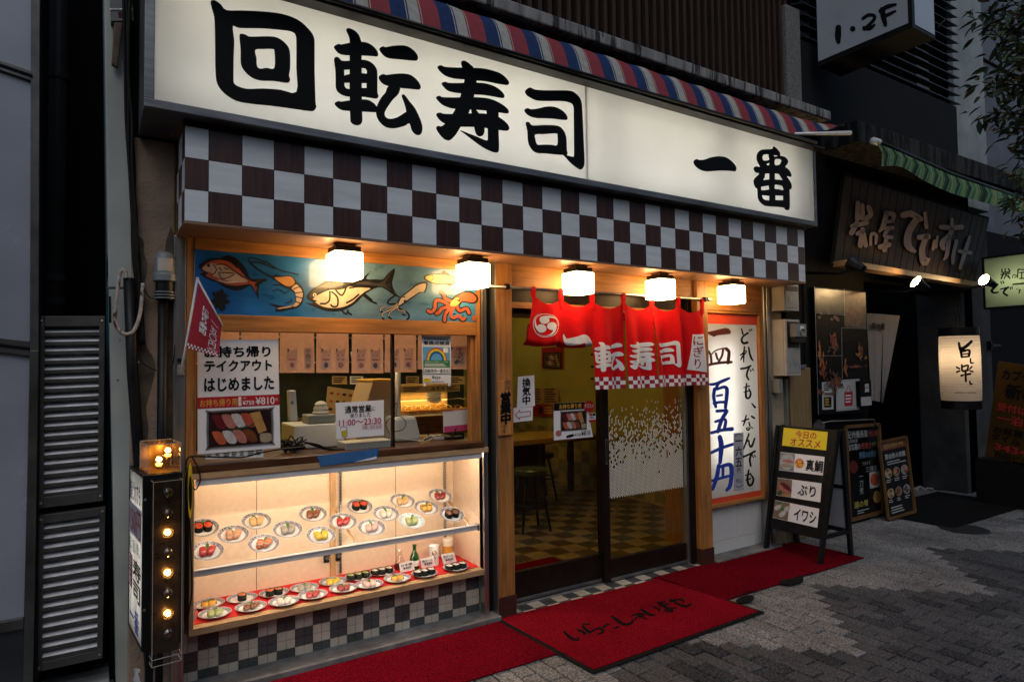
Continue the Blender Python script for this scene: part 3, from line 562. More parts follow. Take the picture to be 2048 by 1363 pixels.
# ------------------------------------------------------------------ five cube lamps under the canopy
names = ['over the fish mural, nearest the tuna', 'beside the left door post, over the octopus', 'over the red curtain, second from its left end', 'over the red curtain, towards its right end', 'over the tall lit price panel']
for i, ((px, py), nm) in enumerate(zip(((689, 528), (945.5, 546), (1156, 564), (1320.5, 574), (1462.5, 582)), names)):
    c = PY(-.125)((px, py)); s_ = .0775; zt = CZ-.014
    L_ = thing('cube_lamp', 'glowing white cube lamp '+nm, 'lamp', (c.x, -.125, zt), 'cube lamps under the canopy')
    b = MB(); b.box(c.x-.045, c.x+.045, -.17, -.08, zt-.016, zt, soffitm); b.box(c.x-.068, c.x+.068, -.193, -.057, zt-.045, zt-.016, blackm); b.build('base', L_, .003)
    b = MB(); b.box(c.x-s_, c.x+s_, -.125-s_, -.125+s_, zt-.045-.142, zt-.045, lampL); b.build('shade', L_, .01)

# ------------------------------------------------------------------ curtain rod and noren
RY, RZ = -.055, 2.04
rod = thing('curtain_rod', 'thin metal rod carrying the red curtain across the entrance', 'rod', (.95, RY, RZ))
b = MB(); b.tube([(X(968, 571, RY), RY, RZ-.002), (X(1418, 598, RY), RY, RZ+.006)], .009, steel, 10); b.tube([(X(1410, 598, RY), RY, RZ+.006), (X(1420, 598, RY), RY, RZ+.006)], .015, steel, 10); b.build('tube', rod)
for px in (1014, 1408):
    b = MB(); x_ = X(px, 580, RY); b.tube([(x_, RY, RZ+.003), (x_, .03, RZ+.003)], .008, blackm); b.lathe((x_, RY, RZ+.003), [(.0, -.012), (.018, -.012), (.02, 0), (.018, .012), (0, .012)], blackm, 12, (1, 0, 0)); b.build('bracket', rod)
NR = thing('entrance_curtain', 'short red split curtain with white characters and chequered hem hanging over the entrance', 'curtain', (.95, RY, RZ))
tabs = [X(p, 580, RY) for p in (1066, 1122, 1183.8, 1246, 1302.8, 1355.6, 1403)]
bots = [X(p, 770, RY) for p in (1053, 1122, 1190, 1253, 1314, 1365, 1418)]
ztop = Z(1200, 603, RY)
def cloth(x, z, off=0, pi=0, u=0):
    d = max(0, (ztop-z)); y = RY-.004+.016*math.sin(u*6.28+pi*1.3)*min(1, d/.25)+.009*math.sin(u*12+pi*2.1+z*5)*min(1, d/.4)-.02*d*math.cos(pi*1.7+.5)
    return Vector((x, y-off, z))
hz = Z(1260, 776, RY); up1, up2 = Z(1100, 690, RY), Z(1160, 692, RY)
for p in range(6):
    xl0, xr0_, xl1, xr1_ = tabs[p], tabs[p+1], bots[p], bots[p+1]
    zb = [up1+.004, up2, hz, hz, hz+.003, hz+.004][p]
    fold = p < 2
    def at(u, v, off=0, p=p, zb=zb, a=xl0, b_=xr0_, c=xl1, d=xr1_, fold=fold):
        sag = .045*math.sin(math.pi*u) if p else .055*math.sin(math.pi*min(1, u*.9+.1))
        zt = ztop-sag*(1-v)**2+(.04*(1-u) if p == 0 else 0); z = zt+(zb+(.02*(1-u)*0)-zt)*v
        if fold: z = z-.012*math.sin(u*3.1)*v
        g_ = .006*max(0, (v-.45))*2; xx = (a*(1-v)+c*v+g_)*(1-u)+(b_*(1-v)+d*v-g_)*u
        q = cloth(xx, z, off, p, u)
        if fold and v > .9: q.y += .03*((v-.9)/.1)**2
        return q
    pn = MB(); n, m_ = 24, 26
    vs = [at(i/n, j/m_) for j in range(m_+1) for i in range(n+1)]
    pn.add(vs, [(j*(n+1)+i, (j+1)*(n+1)+i, (j+1)*(n+1)+i+1, j*(n+1)+i+1) for j in range(m_) for i in range(n)], noren, True)
    if fold:      # the turned-up lower half behind
        vs = [at(i/n, .6+.4*j/8)+Vector((0, .022, 0)) for j in range(9) for i in range(n+1)]
        pn.add(vs, [(j*(n+1)+i, (j+1)*(n+1)+i, (j+1)*(n+1)+i+1, j*(n+1)+i+1) for j in range(8) for i in range(n)], norenr, True)
    F = lambda u, v, o=0: at(u, v, .003+o)
    if p >= 2:
        nc = 8
        for r_ in range(3):
            for i in range(nc):
                v0 = 1-.138+r_*.046; m = norenw if (i+r_) % 2 == 0 else norenr
                pn.add([at(u, v, .0025) for v in (v0, v0+.046) for u in (i/nc, (i+.5)/nc, (i+1)/nc)], [(0, 3, 4, 1), (1, 4, 5, 2)], m)
    if p == 2: stamp(pn, 'ten', (.03, .455, .97, .80), norenw, F)
    if p == 3: stamp(pn, 'su', (.06, .44, .95, .79), norenw, F)
    if p == 4: stamp(pn, 'shi', (.10, .43, .93, .77), norenw, F)
    if p == 1:      # only the top of the first character shows above the fold
        st = stroke2d([(.10, .76, .05), (.18, .88, .13), (.40, .86, .17), (.62, .81, .18), (.80, .84, .19), (.90, .97, .20)], k=4); tri = tessellate_polygon([[Vector((a, b_, 0)) for a, b_ in st]])
        refine_add(pn, [(a, min(.995, b_)) for a, b_ in st], [tuple(t_) for t_ in tri], lambda q: F(q[0], q[1]), norenw)
    if p == 0:      # three-comma crest
        def cm(loop, o=0):
            tri = tessellate_polygon([[Vector((a, b_, 0)) for a, b_ in loop]]); refine_add(pn, loop, [tuple(t_) for t_ in tri], lambda q: F(q[0], q[1], o), norenw)
        cxx, cyy, ra, rb = .50, .565, .40, .255
        for i in range(36):
            a0, a1 = 6.2832*i/36, 6.2832*(i+1)/36; pn.add([F(cxx+math.cos(a)*ra*k_, cyy+math.sin(a)*rb*k_) for a in (a0, a1) for k_ in (1, .955)], [(0, 1, 3, 2)], norenw)
        for k_ in range(3):
            a = -1.9+k_*2.0944; m_ = lambda L: [(cxx+x_*ra, cyy+y_*rb) for x_, y_ in L]
            cm(m_(disc2d(.43*math.cos(a), .43*math.sin(a), .34, n=24)), .0002)
            ws = [i/12 for i in range(13)]; ro = lambda w_: .77+.13*min(1, w_*2); ri = lambda w_: .40+.47*min(1, w_/.62)**.8+.02*max(0, w_-.62)
            cm(m_([(ro(w_)*math.cos(a+w_*2), ro(w_)*math.sin(a+w_*2)) for w_ in ws]+[(min(ri(w_), ro(w_)-.004)*math.cos(a+w_*2), min(ri(w_), ro(w_)-.004)*math.sin(a+w_*2)) for w_ in ws[::-1]]), .0004)
    if p == 5:
        q = [(.50, .33), (.93, .34), (.96, .84), (.28, .80)]; refine_add(pn, q, [(0, 1, 2), (0, 2, 3)], lambda w_: F(w_[0], w_[1]), norenw)
        vs, fs = glyphs('に\nぎ\nり', .012, 'CENTER', 1.0)
        ts_ = [t_ for f in fs for t_ in [(f[0], f[k_], f[k_+1]) for k_ in range(1, len(f)-1)]]
        refine_add(pn, [(.52+.36*x_-.10*y_, .36+.43*y_) for x_, y_ in vs], ts_, lambda w_: F(w_[0], w_[1], .0005), norenr)
    pn.build('panel', NR)
for i, x_ in enumerate(tabs):
    b = MB(); w_ = .028; zt = ztop+(.04 if i == 0 else 0)
    b.add([Vector((x_+sx*w_/2, yy, zz)) for yy, zz in ((RY-.008, zt-.055), (RY-.009, zt), (RY-.013, RZ+.002), (RY, RZ+.014), (RY+.012, RZ+.002), (RY+.008, zt-.03)) for sx in (-1, 1)], [(2*j, 2*j+1, 2*j+3, 2*j+2) for j in range(5)], noren, True); b.build('tab', NR)
# ------------------------------------------------------------------ left edge: neighbouring glass-fronted building, recess, pipes
nb = thing('glass_building', 'neighbouring building front of grey opal glass panels in dark metal frames', 'building', (-3.2, .3, 0))
LP = PY(.25); fr_ = mat('dark_metal_mullion', (.10, .095, .09), .4, .7, nz=10, amt=.3, big=.2); lowp = mat('lower_metal_panel', (.05, .055, .06), .3, .6, nz=4, amt=.3)
def lq(*pts): return [LP(p) for p in pts]
for q in (((-300, -900), (66, -900), (66, 146), (-300, 20)), ((-300, 40), (66, 166), (60, 682), (-300, 640)), ((-300, 668), (60, 712), (48, 1232), (-300, 1295))):
    b = MB(); b.slab(lq(*q), (0, .012, 0), opalglass); b.build('glass_panel', nb)
b = MB(); b.slab(lq((-300, 1320), (48, 1254), (46, 1420), (-300, 1420)), (0, .012, 0), lowp); b.build('lower_panel', nb)
b = MB(); o_ = Vector((0, -.02, 0))
for q in (((66, -900), (85, -900), (78, 700), (60, 700)), ((60, 700), (78, 700), (66, 1420), (46, 1420)), ((-300, 20), (66, 146), (66, 166), (-300, 40)), ((-300, 640), (60, 682), (60, 712), (-300, 668)), ((-300, 1295), (48, 1232), (48, 1254), (-300, 1320))): b.slab([p+o_ for p in lq(*q)], (0, .06, 0), fr_)
for q in (((-300, 27), (66, 153), (66, 159), (-300, 33)), ((-300, 650), (60, 694), (60, 700), (-300, 656))): b.slab([p+o_*1.3 for p in lq(*q)], (0, .01, 0), darkv)
b.slab(lq((85, -900), (92, -900), (74, 1420), (66, 1420)), (0, .5, 0), darkv); b.build('frame', nb, .003)
xe_ = LP((-300, 700)).x; b = MB(); b.box(-9, xe_-.02, .252, .262, 0, 6.2, opalglass); b.build('glass_panel', nb)
b = MB(); b.box(-9, -2.9, .9, 5, 0, 6.3, lowp); [b.box(x_-.03, x_+.03, .23, .29, 0, 6.2, fr_) for x_ in (xe_-.02, xe_-1.4, xe_-2.8, xe_-4.2)]; b.build('body', nb)
rc = thing('recess_wall', 'back wall of the narrow gap between the two buildings, blackened to stand for deep shade', 'wall', (-2.3, 1.3, 0))
b = MB(); b.box(-4, -2.0, 1.3, 1.35, -.02, 6, darkv); b.box(-2.03, -2.0, .45, 1.3, -.02, 6, darkv); b.build('back_face', rc)  # black colour stands for the shade deep in the gap
b = MB(); b.slab([PY(.5)(p) for p in ((204, -50), (214, -50), (228, 1110), (218, 1110))], (0, .03, 0), mat('blue_edge_panel', (.01, .07, .11), .5, nz=5, amt=.3)); b.build('blue_edge', rc)
dp = mat('grey_drainpipe', (.035, .037, .04), .45, nz=6, amt=.25)
p_ = thing('drainpipe', 'dark grey round drainpipe running down inside the gap', 'pipe', (-2.42, .8, 0)); b = MB(); x0, x1 = X(92, 300, .8), X(134, 300, .8); xc, rr = (x0+x1)/2, (x1-x0)/2
b.tube([(xc, .8, 0), (xc, .8, 6)], rr, dp, 20); b.build('pipe', p_)
for py in (152, 556, 602): b = MB(); b.lathe((xc, .8, Z(110, py, .8)), [(rr, -.02), (rr+.008, -.02), (rr+.008, .02), (rr, .02)], dp, 20); b.build('collar', p_)
b = MB(); b.box(xc-.18, xc, .79, .81, Z(110, 160, .8), Z(110, 152, .8), dp); b.build('clamp', p_)
st = MB(); stm = mat('pale_step_tile', (.42, .43, .42), .5, nz=6, amt=.15, big=.2)
for i in range(5): st.box(-2.7, -2.03, .1+i*.09, .187+i*.09, -.01, .028, stm)
solo(st, 'step', 'pale striped step at the foot of the lower louvred panel', 'step', bevel=.003)
lf = mat('louvre_frame', (.085, .08, .075), .5, .5, nz=14, amt=.25); ls = mat('louvre_blade', (.80, .80, .82), .55, .0, nz=18, amt=.2, big=.15, dirt=((.05, .045, .04), 26, .66))
def louvre(q, n, lab):
    pl = PY(.3); P = [pl(p) for p in q]; a, b_, c, d = P
    t = thing('louvred_panel', lab, 'louvre', tuple((c+d)/2), 'louvred metal panels in the gap'); at = lambda u, v, y=0: (a*(1-u)+b_*u)*(1-v)+(d*(1-u)+c*u)*v+Vector((0, y, 0))
    f = MB(); uu, vv = .09, .055
    for (u0, u1, v0, v1) in ((0, uu, 0, 1), (1-uu, 1, 0, 1), (uu, 1-uu, 0, vv), (uu, 1-uu, 1-vv, 1)): f.slab([at(u0, v0, -.012), at(u1, v0, -.012), at(u1, v1, -.012), at(u0, v1, -.012)], (0, .06, 0), lf)
    for u in (uu/2, 1-uu/2):
        for v in (vv/2, 1-vv/2): f.lathe(at(u, v, -.012), [(.006, 0), (.006, .004), (0, .006)], steel, 8, (0, -1, 0))
    f.build('frame', t, .002)
    s_ = MB()
    for i in range(n):
        v0 = vv+(1-2*vv)*i/n; v1 = vv+(1-2*vv)*(i+1)/n; vm = v0+(v1-v0)*.62
        s_.add([at(uu, v0, .05), at(1-uu, v0, .05), at(1-uu, vm, .0), at(uu, vm, .0)], [(3, 2, 1, 0)], ls)  # overhead light put into the colours: pale blade tops, dark front lips
        s_.slab([at(uu, vm, -.002), at(1-uu, vm, -.002), at(1-uu, v1, -.002), at(uu, v1, -.002)], (0, .01, 0), lf)
    s_.add([at(uu, vv, .056), at(1-uu, vv, .056), at(1-uu, 1-vv, .056), at(uu, 1-vv, .056)], [(3, 2, 1, 0)], darkv); s_.build('blades', t)
louvre(((77, 632), (210, 632), (206, 1000), (75, 1016)), 18, 'upper louvred metal panel filling the gap, streaked pale blades')
louvre(((75, 1030), (211, 1012), (205, 1313), (71, 1342)), 14, 'lower louvred metal panel, its bottom blades spotted with dirt')
ac = thing('corner_column', 'pale grey painted metal column between the dark gap and the worn plaster', 'column', (-2.0, .2, 0))
b = MB(); pl = PY(.1); b.slab([pl(p) for p in ((207, -80), (252, -80), (266, 575), (217, 575))], (.0, .32, 0), greypaint); b.build('upper_cover', ac, .006)
b = MB(); b.slab([pl(p) for p in ((218, 578), (267, 578), (290, 1400), (234, 1400))], (.0, .32, 0), greypaint)
for (px, py, r_) in ((240, 680, 1.5), (236, 760, 2), (224, 615, 1)): b.fill([disc2d(px, py, r_, n=8)], pl, maroon)
b.slab([pl((x_, y_), .001) for x_, y_ in ((217, 592), (222, 592), (223, 645), (218, 645))], (0, .001, 0), blackm); b.build('lower_cover', ac, .006)
cb = MB(); cpl = [PY(.04), PY(.055), PY(.03)]; cbm = mat('black_cable_sheath', (.014, .013, .013), .6, nz=30, amt=.4)
for i in range(6):
    o_ = i*2.4; pts = [(246+o_*1.2, -40), (250+o_*.8+3*math.sin(i), 140), (252+o_, 240), (258+o_*.7+4*math.sin(i*2), 330), (264+o_*.6, 430), (269+o_*.7+3*math.cos(i*3), 520), (276+o_*.5, 590), (278+o_*.7, 690)]
    cb.tube([cpl[i % 3](p) for p in smooth(pts, 4, False)], .006+.003*(i % 2), cbm, 6)
cb.tube([PY(.03)(p) for p in smooth([(272, 560), (274, 650), (280, 715), (300, 735), (325, 741), (345, 728), (350, 690)], 5, False)], .0025, cbm, 6)
cb.tube([PY(.03)(p) for p in smooth([(287, 565), (295, 590), (310, 597), (320, 592)], 4, False)], .0025, cbm, 6)
solo(cb, 'cable_bundle', 'tangled black cables running down beside the worn plaster', 'cables')
lp_ = thing('lagged_pipe', 'black lagged pipe in front of the grey column with a rusty white loop on top', 'pipe', (-1.95, .03, .3))
b = MB(); b.tube([PY(.03)((258, 556)), PY(.03)((265, 740)), PY(.03)((284, 1000)), PY(.03)((300, 1330))], .024, blackm, 14); b.tube([PY(.03)(p) for p in smooth([(253, 735), (266, 738), (278, 722)], 4, False)], .003, steel, 6); b.build('pipe', lp_)
b = MB(); b.tube([PY(.01)(p) for p in smooth([(253, 556), (251, 545), (245, 539), (239, 549), (234, 590), (230, 630), (232, 650), (242, 664), (254, 668), (268, 660), (279, 632), (284, 595), (286, 566)], 4, False)], .0085, mat('rusty_white_paint', (.42, .36, .31), .6, nz=30, amt=.3, dirt=((.06, .022, .012), 14, .53)), 8); b.build('loop', lp_)
vp = thing('vent_pipe', 'grey domed vent cap with a pale sticker on top of a black pipe', 'vent', (-1.84, .03, .5)); pl = PY(.02); c = pl((329, 560)); xc = c.x; ztp, zbt = Z(329, 504, .02), Z(329, 562, .02); rr = X(353, 540, .02)-xc
capm = mat('grey_vent_cap', (.155, .18, .19), .45, nz=10, amt=.15)
b = MB(); h_ = ztp-zbt; b.lathe((xc, .02, zbt), [(rr*.9, -.004), (rr, 0), (rr*.99, h_*.2), (rr*.9, h_*.26), (rr*.86, h_*.75), (rr*.7, h_*.93), (rr*.4, h_), (0, h_*1.01)], capm, 24); b.build('cap', vp)
b = MB(); vs = [(xc+math.sin(a)*rr*.91, .02-math.cos(a)*rr*.91, zbt+h_*(.32 if j == 0 else .75)) for j in range(2) for a in [(-.75+1.5*i/8) for i in range(9)]]; b.add(vs, [(i, i+1, 10+i, 9+i) for i in range(8)], mat('aged_sticker', (.50, .43, .36), .7, nz=12, amt=.15)); b.build('sticker', vp)
b = MB(); b.lathe((xc, .02, zbt-.09), [(rr*.75, .09), (rr*.75, 0)], blackm, 20)
for i in range(3): b.lathe((xc, .02, zbt-.085+i*.014), [(rr*.75, 0), (rr*.92, 0), (rr*.92, .006), (rr*.75, .006)], capm, 20)
b.build('collar', vp); b = MB(); b.tube([(xc-.006, .02, .36), (xc-.006, .02, zbt-.08)], X(336, 700, .02)-X(326, 700, .02), blackm, 16); b.build('pipe', vp)
jb = thing('junction_box', 'grey junction box on the grey column, cut by the top of the picture', 'box', tuple(PY(.06)((240, 42)))); pl = PY(.05)
b = MB(); b.slab([pl(p) for p in ((219, -30), (262, -30), (268, 42), (222, 42))], (0, .08, 0), mat('aged_grey_box', (.14, .145, .15), .55, nz=9, amt=.2, big=.2)); b.slab([pl(p, .003) for p in ((219, 17), (266, 17), (266, 21), (219, 21))], (0, .003, 0), steel); b.slab([pl(p, .002) for p in ((236, 24), (248, 24), (249, 35), (237, 35))], (0, .002, 0), plinth); b.build('body', jb, .004)
b = MB(); b.slab([pl(p) for p in ((228, 44), (246, 44), (236, 135), (223, 128))], (0, .03, 0), scar); b.build('hanging_sleeve', jb, .006)

# ------------------------------------------------------------------ lit stand sign with a row of bulbs on its narrow edge
fl = Vector((-1.931, -.33, 0)); dv = Vector((-.036, .38, 0)); wv = Vector((.149, .014, 0)); dn = dv.normalized(); wn_ = wv.normalized(); up_ = Vector((0, 0, 1))
zt, zb = Z(300, 950, -.33), Z(300, 1300, -.33)
bs = thing('bulb_sign', 'narrow stand sign edged with a column of bulbs, three of them glowing', 'sign', (fl.x+.07, fl.y+.1, 0), )
def sp(u, d, z): return fl+wn_*u+dn*d+up_*z
Wd, Dp = wv.length, dv.length
b = MB()
def bxs(u0, u1, d0, d1, z0, z1, m, mb=None): (mb or b).hexa([sp(u0, d0, z0), sp(u1, d0, z0), sp(u1, d0, z1), sp(u0, d0, z1), sp(u0, d1, z0), sp(u1, d1, z0), sp(u1, d1, z1), sp(u0, d1, z1)], m)
bxs(0, Wd, 0, .02, zb, zt, blackm); bxs(0, Wd, Dp-.015, Dp, zb, zt, blackm); bxs(0, Wd, .02, Dp-.015, zt-.012, zt, blackm); bxs(0, Wd, .02, Dp-.015, zb, zb+.012, blackm); bxs(Wd-.008, Wd, .02, Dp-.015, zb+.012, zt-.012, blackm)
for zz in (zt-.1, zb+.17): b.lathe(sp(.008, 0, zz), [(.006, 0), (.005, .003), (0, .004)], steel, 10, tuple(-dn))
b.build('housing', bs, .002)
b = MB(); bxs(.002, .006, .02, Dp-.015, zb+.012, zt-.012, panelface); b.build('face_panel', bs)
b = MB(); b.tube([sp(Wd*.5, .1, zb+.06), sp(Wd*.5, .1, zt-.06)], .012, tubeP); b.tube([sp(Wd*.5, .27, zb+.06), sp(Wd*.5, .27, zt-.06)], .012, tubeP); b.build('tube_light', bs)
b = MB(); SPL = Pl(sp(0, 0, 0), -wn_)
def sq(d0, d1, z0, z1, o=.0015): return [sp(-o, d0, z1), sp(-o, d1, z1), sp(-o, d1, z0), sp(-o, d0, z0)]
H_ = zt-zb
def stx(t_, d0, d1, v0, v1, m, bold=.02): b.text(t_, [sp(-.002, d1, zt-H_*v0), sp(-.002, d0, zt-H_*v0), sp(-.002, d0, zt-H_*v1), sp(-.002, d1, zt-H_*v1)], m, bold, .0004)
stx('鮨どれでも', .05, .33, .07, .19, mat('violet_ink', (.03, .03, .12), .5)); b.add(sq(.03, .36, zt-H_*.40, zt-H_*.21, .001), [(0, 1, 2, 3)], mat('grey_inset_card', (.45, .45, .5), .5)); stx('150円', .04, .34, .23, .39, redink, .0)
stx('安い旨い早い', .04, .35, .42, .50, greenink); b.add(sq(.25, .36, zt-H_*.73, zt-H_*.53, .001), [(0, 1, 2, 3)], redink); stx('回\n転', .27, .345, .54, .72, whiteink); stx('寿\n司', .03, .23, .53, .76, ink, .03); stx('一番', .06, .30, .82, .95, blueink)
b.build('lettering', bs)
# bulb tray with clear cover
u0, u1 = .028, Wd-.012; trz0, trz1 = Z(335, 1318, -.34), Z(335, 958, -.34)
b = MB(); bxs(u0, u1, -.012, 0, trz0+.03, trz1, mirror); b.build('bulb_tray', bs)
b = MB(); dd = -.06; e = .0025
for q in ([sp(u0, dd, trz0), sp(u1, dd, trz0), sp(u1, dd, trz1), sp(u0, dd, trz1)], [sp(u0, dd, trz0), sp(u0, dd, trz1), sp(u0, 0, trz1), sp(u0, 0, trz0)], [sp(u1, dd, trz0), sp(u1, dd, trz1), sp(u1, 0, trz1), sp(u1, 0, trz0)], [sp(u0, dd, trz1), sp(u1, dd, trz1), sp(u1, 0, trz1), sp(u0, 0, trz1)], [sp(u0, dd, trz0), sp(u1, dd, trz0), sp(u1, 0, trz0), sp(u0, 0, trz0)]): b.quad(q, clear)
edge = mat('acrylic_edge', (.40, .34, .28), .2, coat=.5)
for u in (u0, u1):
    b.bar(sp(u, dd, trz0), sp(u, dd, trz1), e, e, edge)
for z_ in (trz0, trz1, trz0+.028): b.bar(sp(u0, dd, z_), sp(u1, dd, z_), e, e, edge); b.bar(sp(u0, dd, z_), sp(u0, 0, z_), e, e, edge); b.bar(sp(u1, dd, z_), sp(u1, 0, z_), e, e, edge)
b.build('clear_cover', bs)
def bulb(c, ax, r_, lit, parent):
    c, ax = Vector(c), Vector(ax); g = MB(); g.lathe(c, [(0, r_*1.0), (r_*.5, r_*.87), (r_*.87, r_*.5), (r_, 0), (r_*.85, -r_*.55), (r_*.5, -r_*1.0), (r_*.42, -r_*1.25)], bulbG if lit else bulbOff, 16, tuple(ax))
    g.lathe(c, [(r_*.42, -r_*1.25), (r_*.62, -r_*1.25), (r_*.62, -r_*1.6)], gold, 14, tuple(ax))
    if lit: g.lathe(c, [(0, r_*.42), (r_*.36, r_*.3), (r_*.5, 0), (r_*.36, -r_*.3), (0, -r_*.45)], bulbL, 14, tuple(ax)); g.lathe(c-ax*(r_*.75), [(0, r_*.1), (r_*.62, 0), (r_*.45, -r_*.4)], bulbM, 14, tuple(ax))
    if not lit: g.lathe(c, [(0, -.2*r_), (r_*.25, -.35*r_), (r_*.3, -.8*r_), (r_*.12, -1.2*r_)], gold, 10, tuple(ax))
    g.build('bulb', parent)
for i, py in enumerate((983.5, 1024.8, 1064.6, 1103.3, 1145, 1184.4, 1226.8, 1264.8)):
    c = Pl(sp(0, -.036, 0), -dn)((336, py)); bulb(c, -dn, .0215, i in (2, 4, 6), bs)
b = MB(); z1 = zt+.125; a0, a1, b0, b1 = .02, Wd-.006, .015, .22
for q in ([sp(a0, b0, zt), sp(a1, b0, zt), sp(a1, b0, z1), sp(a0, b0, z1)], [sp(a0, b0, zt), sp(a0, b0, z1), sp(a0, b1, z1), sp(a0, b1, zt)], [sp(a1, b0, zt), sp(a1, b0, z1), sp(a1, b1, z1), sp(a1, b1, zt)], [sp(a0, b0, z1), sp(a1, b0, z1), sp(a1, b1, z1), sp(a0, b1, z1)]): b.quad(q, clear)
for u, d in ((a0, b0), (a1, b0), (a0, b1), (a1, b1)): b.bar(sp(u, d, zt), sp(u, d, z1), .003, .003, edge)
for p, q in (((a0, b0), (a1, b0)), ((a0, b0), (a0, b1)), ((a1, b0), (a1, b1)), ((a0, b1), (a1, b1))): b.bar(sp(*p, z1), sp(*q, z1), .003, .003, edge)
bxs(a0, a1, b1, b1+.004, zt, z1, gold); bxs(a0, a1, b0, b1, zt+.0005, zt+.003, gold); b.build('lamp_case', bs)
for u, d, z_ in ((.07, .07, zt+.055), (.115, .13, zt+.085)): bulb(sp(u, d, z_), (0, 0, 1), .024, True, bs)
b = MB(); bxs(.02, .12, .06, .3, 0, .04, blackm); bxs(.03, .06, .1, .13, .04, zb, blackm); bxs(.09, .12, .22, .25, .04, zb, blackm); b.build('stand', bs, .004)
b = MB(); b.add([sp(-.01+.012*math.sin(j*1.9+i), .02+.09*i/6, .30-.26*j/6) for j in range(7) for i in range(7)], [(j*7+i, j*7+i+1, j*7+i+8, j*7+i+7) for j in range(6) for i in range(6)], mat('grubby_white_cloth', (.45, .44, .42), .9, nz=20, amt=.3), True); solo(b, 'cloth_rag', 'grubby white rag hanging under the lit stand sign', 'rag')
b = MB(); pl = PX(-1.755); b.fill([disc2d(380.5, 980, 5, 56, 28)], pl, yelink, off=.004, thick=.002); b.fill([disc2d(380.5, 985, 3.2, 34, 24)], pl, ink, off=.0075); solo(b, 'round_placard', 'yellow and black round placard seen edge on beside the bulb sign', 'placard')
# little banner on an angled pole
bn = thing('small_banner', 'small red banner with white characters on an angled white pole', 'flag', tuple(PY(-.1)((362, 742)))); pl = PY(-.1)
polem = mat('white_pole', (.62, .60, .57), .4)
b = MB(); b.tube([pl((362, 742)), pl((372, 690)), pl((394.5, 558))], .0055, polem, 8); b.tube([pl((395, 558), .004), pl((445, 651), .012)], .0045, polem, 8); b.lathe(pl((395, 557)), [(0, -.009), (.009, 0), (0, .009)], polem, 10)
for p, q in (((372, 695), (378, 697)), ((379, 645), (386, 647)), ((386, 603), (393, 604))): b.tube([pl(p, .004), pl(q, .004)], .002, polem, 6)
b.build('pole', bn)
b = MB(); n = 10; flagm = mat('red_banner_cloth', (.36, .012, .03), .8, nz=60, amt=.15, bump=.1)
A_, B_, C_, D_ = (398.5, 563), (443, 648), (438, 713), (372, 697)
def fq(u, v, o=0): return pl((A_[0]*(1-u)*(1-v)+B_[0]*u*(1-v)+C_[0]*u*v+D_[0]*(1-u)*v, A_[1]*(1-u)*(1-v)+B_[1]*u*(1-v)+C_[1]*u*v+D_[1]*(1-u)*v), o+.006+.012*math.sin(u*5+v*2)*v)
b.add([fq(i/n, j/n) for j in range(n+1) for i in range(n+1)], [(j*(n+1)+i, (j+1)*(n+1)+i, (j+1)*(n+1)+i+1, j*(n+1)+i+1) for j in range(n) for i in range(n)], flagm, True)
def ftx(t_, u0, u1, v0, v1, bold=.03, m=whiteink):
    vs, fs = glyphs(t_, bold, 'CENTER', 1.0); refine_add(b, [(u0+(u1-u0)*x_, v0+(v1-v0)*y_) for x_, y_ in vs], [t2 for f in fs for t2 in [(f[0], f[k_], f[k_+1]) for k_ in range(1, len(f)-1)]], lambda w_: fq(w_[0], w_[1], .002), m)
ftx('に\nぎ\nり\n寿\n司', .26, .52, .20, .66, .035); ftx('一\n五\n〇\n円', .62, .88, .25, .82, .005); ftx('(税込)', .62, .93, .84, .90, 0)
for r_ in range(2):
    for i in range(9): v0 = .91+r_*.04; u_ = (i+.5*r_)/9.5+.01; b.add([fq(u_, v0, .0015), fq(u_+.052, v0, .0015), fq(u_+.052, v0+.036, .0015), fq(u_, v0+.036, .0015)], [(0, 3, 2, 1)], whiteink)
b.build('cloth', bn)
b = MB(); pl = PY(.02); b.slab([pl(p) for p in ((355, 730), (369, 730), (369, 750), (355, 750))], (0, .012, 0), mat('cloudy_acrylic', (.35, .34, .30), .25, trans=.4)); b.slab([pl(p) for p in ((355, 716), (363, 716), (363, 724), (355, 724))], (0, .012, 0), blackm); b.build('holder', bn, .002)
# ------------------------------------------------------------------ fish mural over the window
mu = thing('fish_mural', 'blue painted panel of sea creatures behind glass over the serving window', 'mural', (-.9, .04, 1.82)); MP = PY(.036)
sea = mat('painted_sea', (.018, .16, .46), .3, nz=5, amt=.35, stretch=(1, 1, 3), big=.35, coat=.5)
nt_ = sea.node_tree; tc_ = nt_.nodes.new('ShaderNodeTexCoord'); sx_ = nt_.nodes.new('ShaderNodeSeparateXYZ'); nt_.links.new(tc_.outputs['Object'], sx_.inputs[0])      # printed fade from deep blue to teal; lamp reflection coloured into its pale middle
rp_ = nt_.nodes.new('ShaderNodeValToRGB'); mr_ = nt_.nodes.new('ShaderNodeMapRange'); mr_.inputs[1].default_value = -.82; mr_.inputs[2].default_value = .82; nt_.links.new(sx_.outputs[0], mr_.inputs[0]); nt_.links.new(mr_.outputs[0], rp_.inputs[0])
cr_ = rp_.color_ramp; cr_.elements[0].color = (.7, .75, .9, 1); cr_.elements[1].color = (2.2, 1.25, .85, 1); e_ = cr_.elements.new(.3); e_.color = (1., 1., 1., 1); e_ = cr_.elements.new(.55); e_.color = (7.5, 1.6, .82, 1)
bs_ = nt_.nodes['Principled BSDF']; lk_ = bs_.inputs['Base Color'].links[0].from_socket; mu_ = nt_.nodes.new('ShaderNodeVectorMath'); mu_.operation = 'MULTIPLY'; nt_.links.new(lk_, mu_.inputs[0]); nt_.links.new(rp_.outputs[0], mu_.inputs[1]); nt_.links.new(mu_.outputs[0], bs_.inputs['Base Color'])
